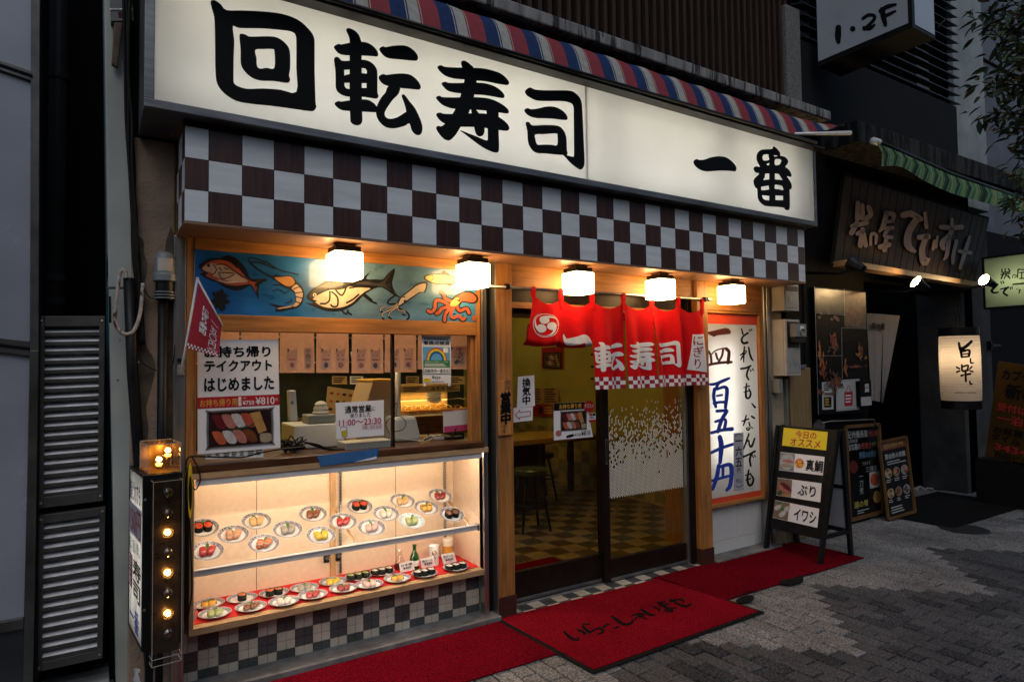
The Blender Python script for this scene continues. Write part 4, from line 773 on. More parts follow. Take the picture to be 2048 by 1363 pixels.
b = MB(); b.box(wl+.036, wr-.036, .036, .05, 1.823, 2.139, sea); b.build('painted_board', mu)
M4 = (375, 490, 6.4); M5 = (595, 520, 5.389); paint = lambda n, c: mat(n, c, .3, nz=14, amt=.2, coat=.5)
C_ = dict(k=mat('mural_black', (.008, .0075, .0075), .4, coat=.4), red=paint('mural_red', (.42, .10, .05)), pale=paint('mural_pale', (.56, .41, .31)), org=paint('mural_orange', (.50, .25, .09)), grey=paint('mural_grey', (.05, .048, .046)), cream=paint('mural_cream', (.58, .48, .36)), octo=paint('mural_octopus', (.50, .12, .06)), wht=paint('mural_white', (.72, .66, .55)), yel=paint('mural_yellow', (.66, .48, .16)))
def draw(name, fr, items):
    b = MB()
    for it in items:
        k_, m = it[0], C_[it[1]]
        if k_ == 'f':
            P_ = cr(*fr, it[2])
            if it[1] != 'k': gx, gy = sum(p[0] for p in P_)/len(P_), sum(p[1] for p in P_)/len(P_); P_ = [(gx+(p[0]-gx)*.955, gy+(p[1]-gy)*.93) for p in P_]
            b.fill([smooth(P_, 3)], MP, m)
        else: b.strokes([cr(*fr, p) for p in it[3]], MP, m, it[2]*(2.1 if it[1] == 'k' and it[2] < 12 else 1.4)/fr[2])
    b.build(name, mu)
draw('sea_bream', M4, [('f', 'k', [(140,275),(220,205),(330,165),(420,165),(480,140),(560,135),(660,200),(740,290),(790,400),(830,430),(990,430),(1020,455),(920,510),(910,690),(890,640),(820,520),(760,540),(680,575),(600,578),(480,540),(400,480),(300,450),(160,370),(220,345)]),
  ('f', 'red', [(165,285),(240,215),(340,178),(470,180),(560,215),(650,280),(730,380),(830,470),(960,450),(880,500),(905,560),(890,620),(830,510),(700,520),(600,530),(480,510),(330,445),(215,390),(255,360),(210,330)]),
  ('f', 'pale', [(180,290),(260,235),(350,225),(480,255),(600,330),(700,410),(790,470),(650,490),(540,470),(420,430),(330,400),(300,350),(230,330)]), ('s', 'k', 6, [[(330,250),(370,310),(340,365),(300,375)], [(360,250),(480,250),(600,330),(760,430)], [(400,350),(600,365),(470,430),(410,390),(400,350)], [(400,290),(440,320)], [(470,290),(510,310)], [(500,190),(560,220),(640,290)], [(600,200),(680,280)]]), ('f', 'k', disc2d(270,262,20,n=10)), ('s', 'wht', 10, [[(400,450),(500,475),(620,472)]]), ('s', 'k', 5, [[(490+i*24,165+i*17),(512+i*24,140+i*19)] for i in range(12)]+[[(520+i*26,300+i*16),(530+i*26,292+i*16)] for i in range(8)]+[[(400+i*30,470+i*8),(396+i*28,500+i*10)] for i in range(9)]+[[(850,470),(960,455)],[(860,500),(890,600)],[(180,320),(215,335)],[(200,350),(230,345)]])])
draw('sea_urchin', M4, [('s', 'k', 9, [[(420,700), (420+math.cos(a)*(95+25*math.sin(a*7)), 700+math.sin(a)*(120+22*math.cos(a*5)))] for a in [i*.17 for i in range(37)]]), ('f', 'k', disc2d(420,700,60,70,16))])
draw('prawn', M4, [('s', 'k', 7, [[(1090,410),(900,310),(780,180),(860,170),(1030,230),(1180,320),(1420,375)], [(1060,405),(880,290),(820,225),(930,225),(1120,300)]]), ('f', 'k', [(1085,410),(1130,375),(1220,395),(1310,385),(1370,430),(1400,470),(1450,510),(1495,600),(1485,690),(1460,760),(1390,810),(1300,825),(1200,850),(1120,840),(1140,800),(1040,745),(1180,770),(1290,780),(1370,740),(1390,660),(1350,590),(1230,530),(1150,470)]),
  ('f', 'org', [(1105,415),(1200,405),(1310,395),(1365,440),(1370,500),(1290,535),(1200,490)]), ('f', 'pale', [(1390,490),(1440,530),(1480,600),(1470,690),(1440,750),(1390,790),(1300,805),(1180,825),(1140,815),(1270,790),(1370,755),(1395,680),(1370,580),(1330,545)]), ('s', 'k', 6, [[(1360,560),(1440,530)], [(1385,610),(1485,600)], [(1395,660),(1480,680)], [(1385,720),(1450,745)], [(1340,780),(1360,800)], [(1090,510),(1180,510),(1280,545)], [(1090,590),(1170,565),(1220,600)], [(1230,620),(1300,585)], [(1265,740),(1330,720),(1330,690)]])])
draw('tuna', M5, [('f', 'k', [(95,400),(150,320),(240,265),(350,205),(520,205),(640,215),(720,185),(795,110),(740,200),(850,205),(920,205),(980,140),(1050,90),(1030,200),(1020,260),(1060,360),(1110,400),(1040,380),(960,320),(880,290),(760,340),(700,390),(630,460),(520,530),(400,555),(280,540),(160,490),(90,460),(175,460)]),
  ('f', 'grey', [(105,400),(160,325),(250,272),(360,225),(520,230),(640,235),(760,225),(900,245),(1000,150),(1035,110),(1005,240),(1030,330),(940,290),(800,270),(600,260),(460,275),(300,320),(200,360),(150,410)]),
  ('f', 'cream', [(150,420),(220,370),(330,320),(480,285),(640,275),(800,295),(740,335),(660,400),(600,460),(500,510),(380,525),(260,505),(180,455),(205,440)]), ('s', 'k', 9, [[(350,340),(345,430),(310,465)], [(370,340),(430,400),(430,490),(380,500),(360,480)], [(530,280),(480,380),(410,320)], [(250,468),(300,470)], [(700,370),(790,440),(850,465)], [(720,360),(800,430)], [(460,520),(520,580),(545,540)], [(540,560),(580,585)], [(530,460),(600,420),(660,370)], [(630,215),(500,300),(330,310)]]), ('s', 'k', 7, [[(360+i*46,240-i*1),(400+i*46,228-i*1)] for i in range(6)]+[[(950,250),(1030,130)],[(960,262),(1010,210)],[(970,280),(1040,330)],[(420,300),(560,262),(640,240)],[(640,225),(700,205),(760,150)],[(330,520),(480,528),(600,470)],[(560,300),(650,285),(760,290)]]), ('f', 'wht', disc2d(185,375,20,n=12)), ('f', 'k', disc2d(187,377,10,n=10))])
draw('squid', M5, [('f', 'k', [(1110,400),(1220,310),(1290,250),(1400,235),(1380,345),(1330,350),(1250,400),(1180,450),(1100,500),(1060,500),(1080,450)]), ('f', 'cream', [(1120,405),(1230,315),(1300,262),(1390,245),(1370,335),(1320,340),(1240,392),(1170,440),(1100,490),(1075,490),(1095,445)]), ('s', 'k', 13, [[(1085,470),(1000,510),(910,510),(890,545),(915,560)], [(1080,490),(990,540),(920,570),(910,610),(930,635)], [(1085,500),(1000,560),(980,600),(1010,632)], [(1080,500),(1090,540),(1150,545),(1160,590),(1135,585)], [(1050,470),(980,470),(985,430),(1050,380)], [(1100,520),(1190,570),(1200,620),(1180,635)]]), ('s', 'cream', 6, [[(1085,470),(1000,510),(910,510),(890,545)], [(1080,490),(990,540),(920,570),(910,610)], [(1085,500),(1000,560),(980,600)], [(1080,500),(1090,540),(1150,545),(1160,580)]]), ('f', 'k', disc2d(1158,440,14,n=10)), ('s', 'k', 5, [[(1130,390),(1150,400),(1160,390)]])])
draw('mackerel', M5, [('f', 'k', [(1360,190),(1400,155),(1550,140),(1575,110),(1640,155),(1690,175),(1760,200),(1690,250),(1640,280),(1600,258),(1500,258),(1410,235)]), ('f', 'yel', [(1372,192),(1405,163),(1550,152),(1690,182),(1750,202),(1680,243),(1500,250),(1415,226)]), ('s', 'k', 4, [[(1450,165),(1470,195),(1445,220)]]+[[(1490+i*32,190),(1500+i*32,200)] for i in range(6)])])
draw('octopus', M5, [('f', 'k', [(1660,420),(1720,370),(1800,335),(1880,340),(1940,390),(1940,440),(1890,468),(1810,455),(1770,460),(1740,500),(1680,520),(1610,500),(1640,450)]), ('s', 'k', 40, [[(1640,490),(1560,440),(1490,440),(1480,520),(1440,560),(1410,545)], [(1650,500),(1560,520),(1530,560),(1500,575)], [(1670,500),(1600,570),(1585,650)], [(1690,500),(1650,580),(1680,620),(1740,600),(1780,640),(1805,620)], [(1720,500),(1750,545),(1820,520),(1850,570)], [(1650,440),(1590,410),(1570,350),(1545,345)]]), ('s', 'octo', 24, [[(1640,490),(1560,440),(1490,440),(1480,520),(1440,560),(1410,545)], [(1650,500),(1560,520),(1530,560),(1500,575)], [(1670,500),(1600,570),(1585,650)], [(1690,500),(1650,580),(1680,620),(1740,600),(1780,640),(1805,620)], [(1720,500),(1750,545),(1820,520),(1850,570)], [(1650,440),(1590,410),(1570,350),(1545,345)]]),
  ('f', 'octo', [(1670,425),(1730,378),(1800,345),(1880,350),(1930,395),(1930,435),(1885,457),(1810,445),(1760,450),(1720,495),(1660,505),(1630,490)]), ('f', 'yel', [(1670,430),(1720,400),(1760,430),(1720,490),(1660,500),(1640,480)]), ('s', 'k', 6, [[(1725,430),(1745,440),(1748,425)]]), ('f', 'octo', [(1885,600),(1925,600),(1925,652),(1885,652)])])

# ------------------------------------------------------------------ window curtain with beckoning cats
wc = thing('cat_curtain', 'sheer pink curtain strips printed with beckoning cats inside the window', 'curtain', (-.9, .16, 1.75)); CP = .15; CPl = PY(CP)
sheer = backlit('sheer_pink_cloth', (.62, .34, .25), (.80, .45, .33), .5, 60, .2); catw = backlit('cat_print_white', (.8, .7, .6), (.95, .78, .66), .55); catg = mat('cat_print_grey', (.16, .14, .14), .8); catr = mat('cat_print_pink', (.55, .16, .14), .8)
for i, (xa_, xb_, yb_) in enumerate(((436, 478, 742), (482, 557, 745), (560, 628, 745), (633, 697, 745), (704, 766, 746), (770, 832, 744), (836, 938, 738))):
    b = MB(); n = 10; yt = 655; m2 = 6
    def cq(u, v, o=0, xa_=xa_, xb_=xb_, yb_=yb_, i=i): return CPl((xa_+(xb_-xa_)*u+(u-.5)*2*v, yt+(yb_-yt)*v), o+.008*math.sin(u*7+i)*v)
    b.add([cq(u/n, v/m2) for v in range(m2+1) for u in range(n+1)], [(v*(n+1)+u, (v+1)*(n+1)+u, (v+1)*(n+1)+u+1, v*(n+1)+u+1) for v in range(m2) for u in range(n)], sheer, True)
    def put(loop, m, o): refine_add(b, loop, [tuple(t_) for t_ in tessellate_polygon([[Vector((a, c, 0)) for a, c in loop]])], lambda w_: cq(w_[0], w_[1], .0015+o), m, .25)
    for k_, cx in enumerate(((.3, .75) if i % 2 == 1 or i > 3 else (.36,))):
        s_ = .16 if i < 6 else .12; cy = .62; ear = [(cx-s_, cy-.02), (cx-s_*.9, cy-.20), (cx-s_*.45, cy-.12), (cx+s_*.45, cy-.12), (cx+s_*.9, cy-.20), (cx+s_, cy-.02), (cx+s_*.8, cy+.08), (cx+s_*1.1, cy+.2), (cx+s_*.95, cy+.31), (cx-s_*.95, cy+.31), (cx-s_*1.1, cy+.18), (cx-s_*.8, cy+.08)]
        put(ear, catw, 0); put(disc2d(cx, cy+.21, s_*.5, .06, 12), catg if (i+k_) % 2 else catr, .0004)
        for sx in (-1, 1): put(disc2d(cx+sx*s_*.42, cy-.01, s_*.13, .014, 8), catg, .0004)
        put([(cx-s_*.7, cy+.075), (cx+s_*.7, cy+.075), (cx+s_*.6, cy+.10), (cx-s_*.6, cy+.10)], catr, .0006)
        put([(cx-s_*.88, cy-.18), (cx-s_*.5, cy-.12), (cx-s_*.8, cy-.07)], catg, .0004)
    if i in (2, 6):
        put([(.70, .45), (.95, .45), (.95, .92), (.70, .92)], catw, 0)
        vs, fs = glyphs('千\n客\n万\n来', .01, 'CENTER', 1.); refine_add(b, [(.74+.17*x_, .48+.41*y_) for x_, y_ in vs], [t2 for f in fs for t2 in [(f[0], f[k2], f[k2+1]) for k2 in range(1, len(f)-1)]], lambda w_: cq(w_[0], w_[1], .0025), catg, .3)
    b.build('strip', wc)

# ------------------------------------------------------------------ posters and notices: card(quad in photo px on plane) with printed matter
def poster(name, label, cat, pl, q, m=paper, thick=.0015, group=None):
    b = MB(); n = pl.n if isinstance(pl, Pl) else Vector((0, -1, 0)); b.slab([pl(p) for p in q], -n*thick, m); b.nm = (name, label, cat, group); return b
def done(b, **k): return solo(b, *b.nm[:3], b.nm[3])
def inq(q, u, v): a, b_, c, d = q; return tuple(a[i]*(1-u)*(1-v)+b_[i]*u*(1-v)+c[i]*u*v+d[i]*(1-u)*v for i in (0, 1))
def sub(q, u0, v0, u1, v1): return [inq(q, u0, v0), inq(q, u1, v0), inq(q, u1, v1), inq(q, u0, v1)]
def T(b, pl, q, t, u0, v0, u1, v1, m, bold=.015, off=None, **k):
    b.lay += 1; o = off or .0016+.00008*b.lay; b.text(t, [pl(p, o) for p in sub(q, u0, v0, u1, v1)], m, bold, 0, **k)
def Fq(b, pl, q, u0, v0, u1, v1, m): b.fill([sub(q, u0, v0, u1, v1)], pl, m)
def lines(b, pl, q, u0, v0, u1, v1, n, m, rnd=random.Random(4)):
    for i in range(n): v = v0+(v1-v0)*i/n; Fq(b, pl, q, u0, v, u0+(u1-u0)*rnd.uniform(.55, 1), v+(v1-v0)/n*.45, m)
photo = {k: mat('printed_'+k, c, .35, nz=30, amt=.25) for k, c in dict(tuna=(.13, .012, .015), pink=(.42, .16, .13), white=(.50, .49, .48), roe=(.42, .07, .04), egg=(.45, .25, .08), salmon=(.48, .10, .04), brown=(.16, .05, .015), ginger=(.36, .29, .19), tray=(.022, .008, .008), lip=(.12, .11, .11), green=(.03, .07, .02), grey=(.25, .25, .26), plate=(.42, .45, .50), woodp=(.22, .15, .10)).items()}
def bento(b, pl, q):
    def rr(u0, v0, u1, v1, m, k=.06): b.fill([smooth([inq(q, u, v) for u, v in ((u0+k, v0), (u1-k, v0), (u1, v0+k), (u1, v1-k), (u1-k, v1), (u0+k, v1), (u0, v1-k), (u0, v0+k))], 2)], pl, m)
    rr(0, 0, 1, 1, photo['grey']); rr(.012, .02, .985, .975, photo['lip']); rr(.035, .05, .965, .95, photo['tray'])
    def pc(cu, cv, w, h, m, tilt=.09): b.fill([smooth([inq(q, cu+x_*w+y_*tilt, cv+y_*h) for x_, y_ in ((-.5, -.42), (-.2, -.52), (.25, -.5), (.5, -.3), (.52, .25), (.3, .5), (-.15, .52), (-.45, .35))], 2)], pl, m)
    for i, m in enumerate(('tuna', 'pink', 'white', 'roe')): pc(.19+i*.145, .30, .15, .36, photo[m])
    b.fill([[inq(q, u, v) for u, v in ((.65, .12), (.80, .08), (.90, .60), (.78, .68))]], pl, photo['egg'])
    b.fill([[inq(q, u, v) for u, v in ((.15, .48), (.35, .52), (.65, .44), (.72, .36), (.70, .46), (.4, .56))]], pl, photo['green'])
    for i, m in enumerate(('salmon', 'white', 'pink', 'brown')): pc(.19+i*.155, .72, .15, .34, photo[m])
    pc(.88, .80, .17, .24, photo['ginger'], 0)
GP = PY(.074)
q = [(394.8, 679), (556, 679), (561, 894.6), (395.4, 908)]
b = poster('takeaway_poster', 'big white takeaway poster with a boxed sushi photo, in the left of the window', 'poster', GP, q, paperg)
T(b, GP, q, 'お持ち帰り', .09, .06, .90, .155, ink, .035); T(b, GP, q, 'テイクアウト', .09, .185, .915, .28, ink, .035); T(b, GP, q, 'はじめました', .085, .34, .935, .455, ink, .035)
Fq(b, GP, q, 0, .505, 1, .603, redink); T(b, GP, q, 'お持ち帰り用', .03, .525, .485, .59, goldink, .01); Fq(b, GP, q, .50, .515, .535, .595, whiteink); T(b, GP, q, '一人前', .505, .535, .53, .575, redink, .0); T(b, GP, q, '¥750', .55, .55, .69, .59, whiteink, .01); T(b, GP, q, '¥810', .71, .525, .94, .592, whiteink, .012); T(b, GP, q, '税込', .95, .535, .985, .565, whiteink, 0); T(b, GP, q, '(税抜)', .56, .52, .60, .535, whiteink, 0)
bento(b, GP, sub(q, .11, .625, .92, .965)); done(b)
q = [(411, 905), (527, 893), (527, 914), (411, 918)]; b = poster('printed_notice', 'strip of white printed notice peeping out below the takeaway poster', 'notice', PY(.082), q)
for i in range(7): lines(b, PY(.082), q, .03+i*.14, .25, .14+i*.14, .8, 3, ink)
done(b)
q = [(671, 805), (767.5, 799.5), (768, 870), (673, 877)]; P8 = PY(.068)
b = poster('hours_notice', 'white opening hours notice with a small beer mug drawing, standing on the counter', 'notice', P8, q, paperg)
T(b, P8, q, '通常営業', .19, .11, .74, .31, ink, .02); T(b, P8, q, 'に', .75, .17, .82, .28, ink, .01); T(b, P8, q, '戻りました', .30, .32, .72, .44, ink, .008); T(b, P8, q, '11:00〜23:30', .06, .49, .94, .655, magink, .015)
T(b, P8, q, '日曜・祝日 23:00', .56, .69, .94, .77, magink, .004)
for u0, v0, u1, v1 in ((.54, .665, .96, .672), (.54, .785, .96, .792), (.54, .672, .545, .785), (.955, .672, .96, .785)): Fq(b, P8, q, u0, v0, u1, v1, magink)
b.fill([[inq(q, u, v) for u, v in ((.115, .76), (.215, .74), (.225, .93), (.135, .96))]], P8, yelink); b.fill([smooth([inq(q, u, v) for u, v in ((.085, .74), (.10, .69), (.15, .68), (.20, .69), (.23, .73), (.20, .78), (.12, .79))], 2)], P8, whiteink)
for u in (.14, .165, .19): Fq(b, P8, q, u, .79, u+.007, .92, ink)
b.strokes([[inq(q, u, v) for u, v in p] for p in (((.085, .74), (.10, .69), (.15, .68), (.20, .69), (.23, .73), (.215, .78)), ((.115, .79), (.135, .96), (.225, .93), (.215, .76)))], P8, ink, .9); done(b)
q = [(843, 670.5), (901.5, 672), (902, 766), (846, 766.5)]; P8 = PY(.07)
b = poster('inspection_certificate', 'certificate with a rainbow picture stuck high on the window glass', 'poster', P8, q, paperg)
T(b, P8, q, '飲食店等感染防止', .08, .045, .92, .09, ink, .01); T(b, P8, q, '徹底点検済', .06, .11, .95, .19, ink, .02); Fq(b, P8, q, .03, .235, .97, .515, skyink)
for r_, m in ((.36, redink), (.33, goldink), (.30, yelink), (.265, greenink), (.235, blueink), (.20, skyink)): b.fill([[inq(q, .5+math.cos(a)*r_, .515-math.sin(a)*r_*.74) for a in [math.pi*i/20 for i in range(21)]]], P8, m)
Fq(b, P8, q, .74, .25, .90, .35, paper); Fq(b, P8, q, .03, .515, .97, .66, greenink); T(b, P8, q, '感染防止対策チェック済', .1, .535, .9, .565, whiteink, 0); lines(b, P8, q, .08, .585, .9, .655, 3, whiteink); Fq(b, P8, q, .03, .66, .97, .80, greenink); Fq(b, P8, q, .05, .67, .95, .79, whiteink); T(b, P8, q, '回転寿司一番本店', .08, .70, .92, .775, ink, .008)
T(b, P8, q, '東京都', .43, .855, .63, .90, ink, .008); b.fill([disc2d(*inq(q, .37, .865), 2.4, n=10)], P8, greenink); b.fill([disc2d(*inq(q, .15, .93), 8, 4.4, 16)], P8, yelink); lines(b, P8, q, .08, .915, .24, .945, 2, ink); lines(b, P8, q, .3, .96, .85, .985, 1, ink)
for u, v in ((.04, -.02), (.96, -.02), (.06, 1.03), (.94, 1.03)): b.fill([disc2d(*inq(q, u, v), 3, n=10)], P8, whiteink)
done(b)
q = [(887, 822), (945, 816), (946, 858), (888, 864.5)]; P8 = PY(.2)
b = poster('pink_card', 'blank white card with a pink lower band on a small black stand', 'card', P8, q, paperg, .006); b.fill([[inq(q, *p) for p in ((0, .72), (1, .72), (1, 1), (0, 1))]], P8, pinkink); b.fill([sub(q, 0, 0, 1, .03), ], P8, pinkink); b.box(X(895, 868, .2), X(930, 868, .2), .21, .28, 1.092, 1.105, blackm); b.bar((X(905, 860, .2), .21, 1.10), (X(912, 845, .2), .207, 1.16), .03, .006, blackm); done(b)
# things on the serving counter
whitep = mat('white_plastic', (.62, .61, .56), .35, coat=.2); greyp = mat('grey_plastic', (.20, .21, .18), .45); beige = mat('beige_plastic', (.45, .33, .20), .5, big=.1)
def cbox(name, label, cat, px0, px1, pt, y, dep, m, zb=1.091, bevel=.008): b = MB(); b.box(X(px0, 860, y), X(px1, 860, y), y, y+dep, zb, Z((px0+px1)/2, pt, y), m); return solo(b, name, label, cat, bevel=bevel)
cbox('cash_drawer', 'white box-shaped cash drawer at the left of the counter', 'cash drawer', 588, 690, 848, .3, .3, whitep); zc = Z(640, 848, .3)
cbox('grey_case', 'flat grey case lying on the white cash drawer', 'case', 617, 672, 829, .33, .15, greyp, zc+.001)
b = MB(); c = PY(.38)((643.5, 829)); b.lathe((c.x, .4, c.z+.002), [(.0, 0), (.045, 0), (.05, .012), (.04, .02), (.043, .035), (.034, .05), (.036, .06), (.022, .075), (0, .08)], whitep, 20); solo(b, 'call_bell', 'stacked white dome bell standing on the grey case', 'bell')
b = MB(); b.slab([PY(.25)(p) for p in ((577, 781), (592, 780), (596, 842), (580, 843))], (0, .05, 0), whitep); b.fill([disc2d(584.5, 805, 3.2, 4, 14)], PY(.25), greyp); solo(b, 'white_handset', 'upright white handset beside the takeaway poster', 'handset', bevel=.006)
b = MB(); c = PY(.55)((756, 880)); b.hexa([(c.x-.19, .45, 1.091), (c.x+.10, .45, 1.091), (c.x+.10, .45, 1.46), (c.x-.07, .45, 1.46), (c.x-.19, .75, 1.091), (c.x+.10, .75, 1.091), (c.x+.10, .75, 1.46), (c.x-.07, .75, 1.46)], beige); b.box(c.x-.075, c.x+.105, .445, .755, 1.461, 1.475, goldink); solo(b, 'rice_dispenser', 'beige tapering dispenser with an orange lid behind the hours notice', 'dispenser', bevel=.01)
b = MB(); c = PY(.4)((799, 880)); b.tube([(c.x, .42, 1.091), (c.x, .42, 1.55)], .017, whitep, 14); solo(b, 'white_post', 'thin white post standing between the dispenser and the tub', 'post')
b = MB(); x0, x1 = X(788, 850, .3), X(842, 850, .3); zt_ = Z(815, 832, .3); b.hexa([(x0, .28, 1.091), (x1, .28, 1.091), (x1-.03, .3, zt_), (x0, .3, zt_), (x0, .55, 1.091), (x1, .55, 1.091), (x1-.03, .52, zt_), (x0, .52, zt_)], whitep); solo(b, 'white_tub', 'white rounded tub on the counter right of the window bar', 'tub', bevel=.02)
b = MB(); x0, x1 = X(690, 880, .12), X(784, 870, .12); b.box(x0, x1, .11, .26, 1.0915, 1.128, whitep)
for i in range(30):
    for j in range(4): b.box(x0+.008+i*(x1-x0-.016)/30, x0+.0125+i*(x1-x0-.016)/30, .1085, .1098, 1.096+j*.008, 1.1005+j*.008, greyp)
solo(b, 'white_basket', 'low white mesh basket under the hours notice', 'basket')
b = MB(); x0 = X(870, 875, .25); b.box(x0, x0+.06, .24, .3, 1.091, 1.118, whitep); solo(b, 'adapter', 'small cream plug adapter beside the pink card', 'adapter', bevel=.004)
b = MB(); rnd = random.Random(2); ca = PY(.17)((585, 875))
for i in range(9):
    pts = [(ca.x+rnd.uniform(-.06, .08), .15+rnd.uniform(0, .12), 1.096+rnd.uniform(0, .09)*(1 if k_ % 2 else .3)) for k_ in range(6)]; b.tube([tuple(p) for p in smooth(pts, 5, False)], .0035, blackm, 6)
for i in range(4): b.tube(smooth([(ca.x+.05, .16, 1.15), (ca.x+.13+.02*i, .15, 1.13-.012*i), (ca.x+.20+.03*i, .14, 1.096), (ca.x+.28+.03*i, .13, 1.095)], 5, False), .003, blackm, 6)
solo(b, 'black_wires', 'tangle of black wires beside the takeaway poster', 'wires')
b = MB(); y_ = .17
b.tube([PY(y_)(p) for p in smooth([(780, 868), (772, 850), (780, 836), (800, 832), (812, 845), (806, 858), (790, 862), (782, 856), (788, 815), (794, 806), (793, 830)], 4, False)], .0025, blackm, 6); b.tube([PY(.2)(p) for p in smooth([(792, 874), (820, 879), (850, 881), (864, 876), (862, 870), (846, 878)], 4, False)], .003, whitep, 6); b.tube([PY(.2)(p) for p in smooth([(838, 834), (852, 845), (857, 870), (848, 880), (870, 872), (890, 870)], 4, False)], .0025, blackm, 6)
solo(b, 'loose_leads', 'looping black and white leads lying in front of the white tub', 'leads')
b = MB(); pl = PY(-.004); b.tube([pl(p) for p in smooth([(372, 930), (374, 918), (384, 912), (420, 913), (460, 914), (490, 913), (520, 905), (560, 898), (610, 893)], 4, False)], .0042, blackm, 8); b.tube([PY(-.01)(p) for p in smooth([(384, 914), (394, 930), (400, 950), (399, 965), (392, 978), (386, 974), (380, 960)], 4, False)], .0032, blackm, 8); b.tube([PY(-.01)(p) for p in smooth([(372, 930), (378, 1010), (382, 1100), (384, 1180), (376, 1230)], 4, False)], .0035, blackm, 8)
solo(b, 'power_cable', 'black cord along the counter edge, looping down beside the bulb sign', 'cable')
b = MB(); pl = PY(-.003); q = [(634, 911), (757, 896), (754, 918), (641, 932)]; tapem = mat('blue_dotted_tape', (.015, .13, .36), .5, nz=30, amt=.3); b.slab([pl(p) for p in q], (0, .002, 0), tapem)
for i in range(22):
    for j in range(4): b.fill([disc2d(*inq(q, .03+i*.044, .16+j*.2+.03*math.sin(i)), .55, n=6)], pl, whiteink, off=.001)
b.fill([[inq(q, *p) for p in ((.93, .75), (.98, .7), (1, .95), (.9, 1), (.6, 1), (.62, .97))]], pl, whiteink, off=.0012); solo(b, 'blue_tape', 'strip of blue dotted tape patching the counter edge', 'tape')
# kitchen behind the window: lit conveyor case, domes, plates, menu
kc = thing('conveyor_case', 'warmly lit glass case of covered plates far inside the window', 'display case', (.55, 2.3, .9)); KP = PY(2.2)
def KX(px, y=2.2): return X(px, 800, y)
b = MB(); b.box(KX(620), KX(960), 2.2, 2.9, .9, Z(850, 832, 2.2), darkwood); b.build('counter', kc)
b = MB(); b.box(KX(795), KX(945), 2.75, 2.8, Z(850, 830, 2.2), Z(850, 770, 2.2), tan); b.build('back', kc)
b = MB(); b.box(KX(800), KX(940), 2.70, 2.73, Z(850, 803, 2.2)-.02, Z(850, 803, 2.2)-.005, warmL); b.box(KX(800), KX(940), 2.6, 2.63, Z(850, 832, 2.2)+.0, Z(850, 829, 2.2), warmL); b.build('strip_light', kc)
b = MB(); b.box(KX(798), KX(942), 2.3, 2.7, Z(850, 803, 2.2), Z(850, 800, 2.2), clear); b.build('shelf', kc)
zc2 = Z(850, 831, 2.2); dome = glassmat('plate_dome', (1, .93, .75)); amber = mat('amber_food', (.60, .25, .06), .4, nz=30, amt=.3)
for i, px in enumerate((808, 828, 846, 866, 886, 906, 926)):
    b = MB(); x_ = KX(px, 2.4); b.lathe((x_, 2.4, zc2+.002), [(0, 0), (.09, 0), (.10, .015)], porcelain, 16); b.lathe((x_, 2.4, zc2+.01), [(.055, 0), (.06, .03), (.0, .04)], amber, 12); b.lathe((x_, 2.4, zc2+.012), [(.095, 0), (.085, .05), (.05, .075), (0, .08)], dome, 16)
    solo(b, 'covered_plate', 'domed plate of food on the lit case, '+('first', 'second', 'third', 'fourth', 'fifth', 'sixth', 'seventh')[i]+' from the left', 'plate', 'covered plates on the conveyor')
b = MB()
for i in range(8): b.lathe((KX(868, 2.5), 2.5, zc2+.10+i*.022), [(0, 0), (.06, 0), (.085, .015), (.085, .019)], porcelain, 16)
solo(b, 'plate_stack', 'leaning stack of plates behind the domed plates on the lit case', 'plates')
q = [(655, 772), (724, 782), (722, 830), (650, 830)]; P8 = PY(1.6); b = poster('picture_menu', 'tan menu board with rows of small sushi pictures inside the window', 'menu', P8, q, tan)
for i in range(5):
    for j in range(3): b.fill([disc2d(*inq(q, .14+i*.18, .22+j*.28), 4, 2.6, 10)], P8, [photo['brown'], photo['salmon'], photo['tray']][(i+j) % 3])
done(b)
q = [(800, 772), (920, 768), (920, 782), (800, 786)]; P8 = PY(2.1); b = poster('soup_menu', 'tan strip menu above the lit case', 'menu', P8, q, tan); T(b, P8, q, 'みそ汁', .52, .2, .75, .8, ink, .02); lines(b, P8, q, .05, .2, .4, .9, 3, ink); lines(b, P8, q, .78, .2, .98, .9, 3, ink); done(b)
kw = thing('kitchen_shelving', 'dark green shelving with stacked bowls at the back of the kitchen', 'shelves', (.5, 3.2, 0)); kdm = mat('dark_green_cabinet', (.022, .028, .012), .4, nz=5, amt=.5)
b = MB(); b.box(-1.7, 1.5, 3.2, 3.3, 0, 2.6, kdm)
for i in range(26): x_ = -1.6+i*.12; b.box(x_, x_+.07, 3.16, 3.2, 1.62, 1.74+.03*(i % 3), mat_ if False else photo['ginger'] if i % 5 == 0 else kdm)
b.box(-1.7, 1.5, 3.05, 3.2, 1.6, 1.615, steel); b.box(-1.7, 1.5, 3.05, 3.2, 1.85, 1.865, steel); b.build('carcass', kw)

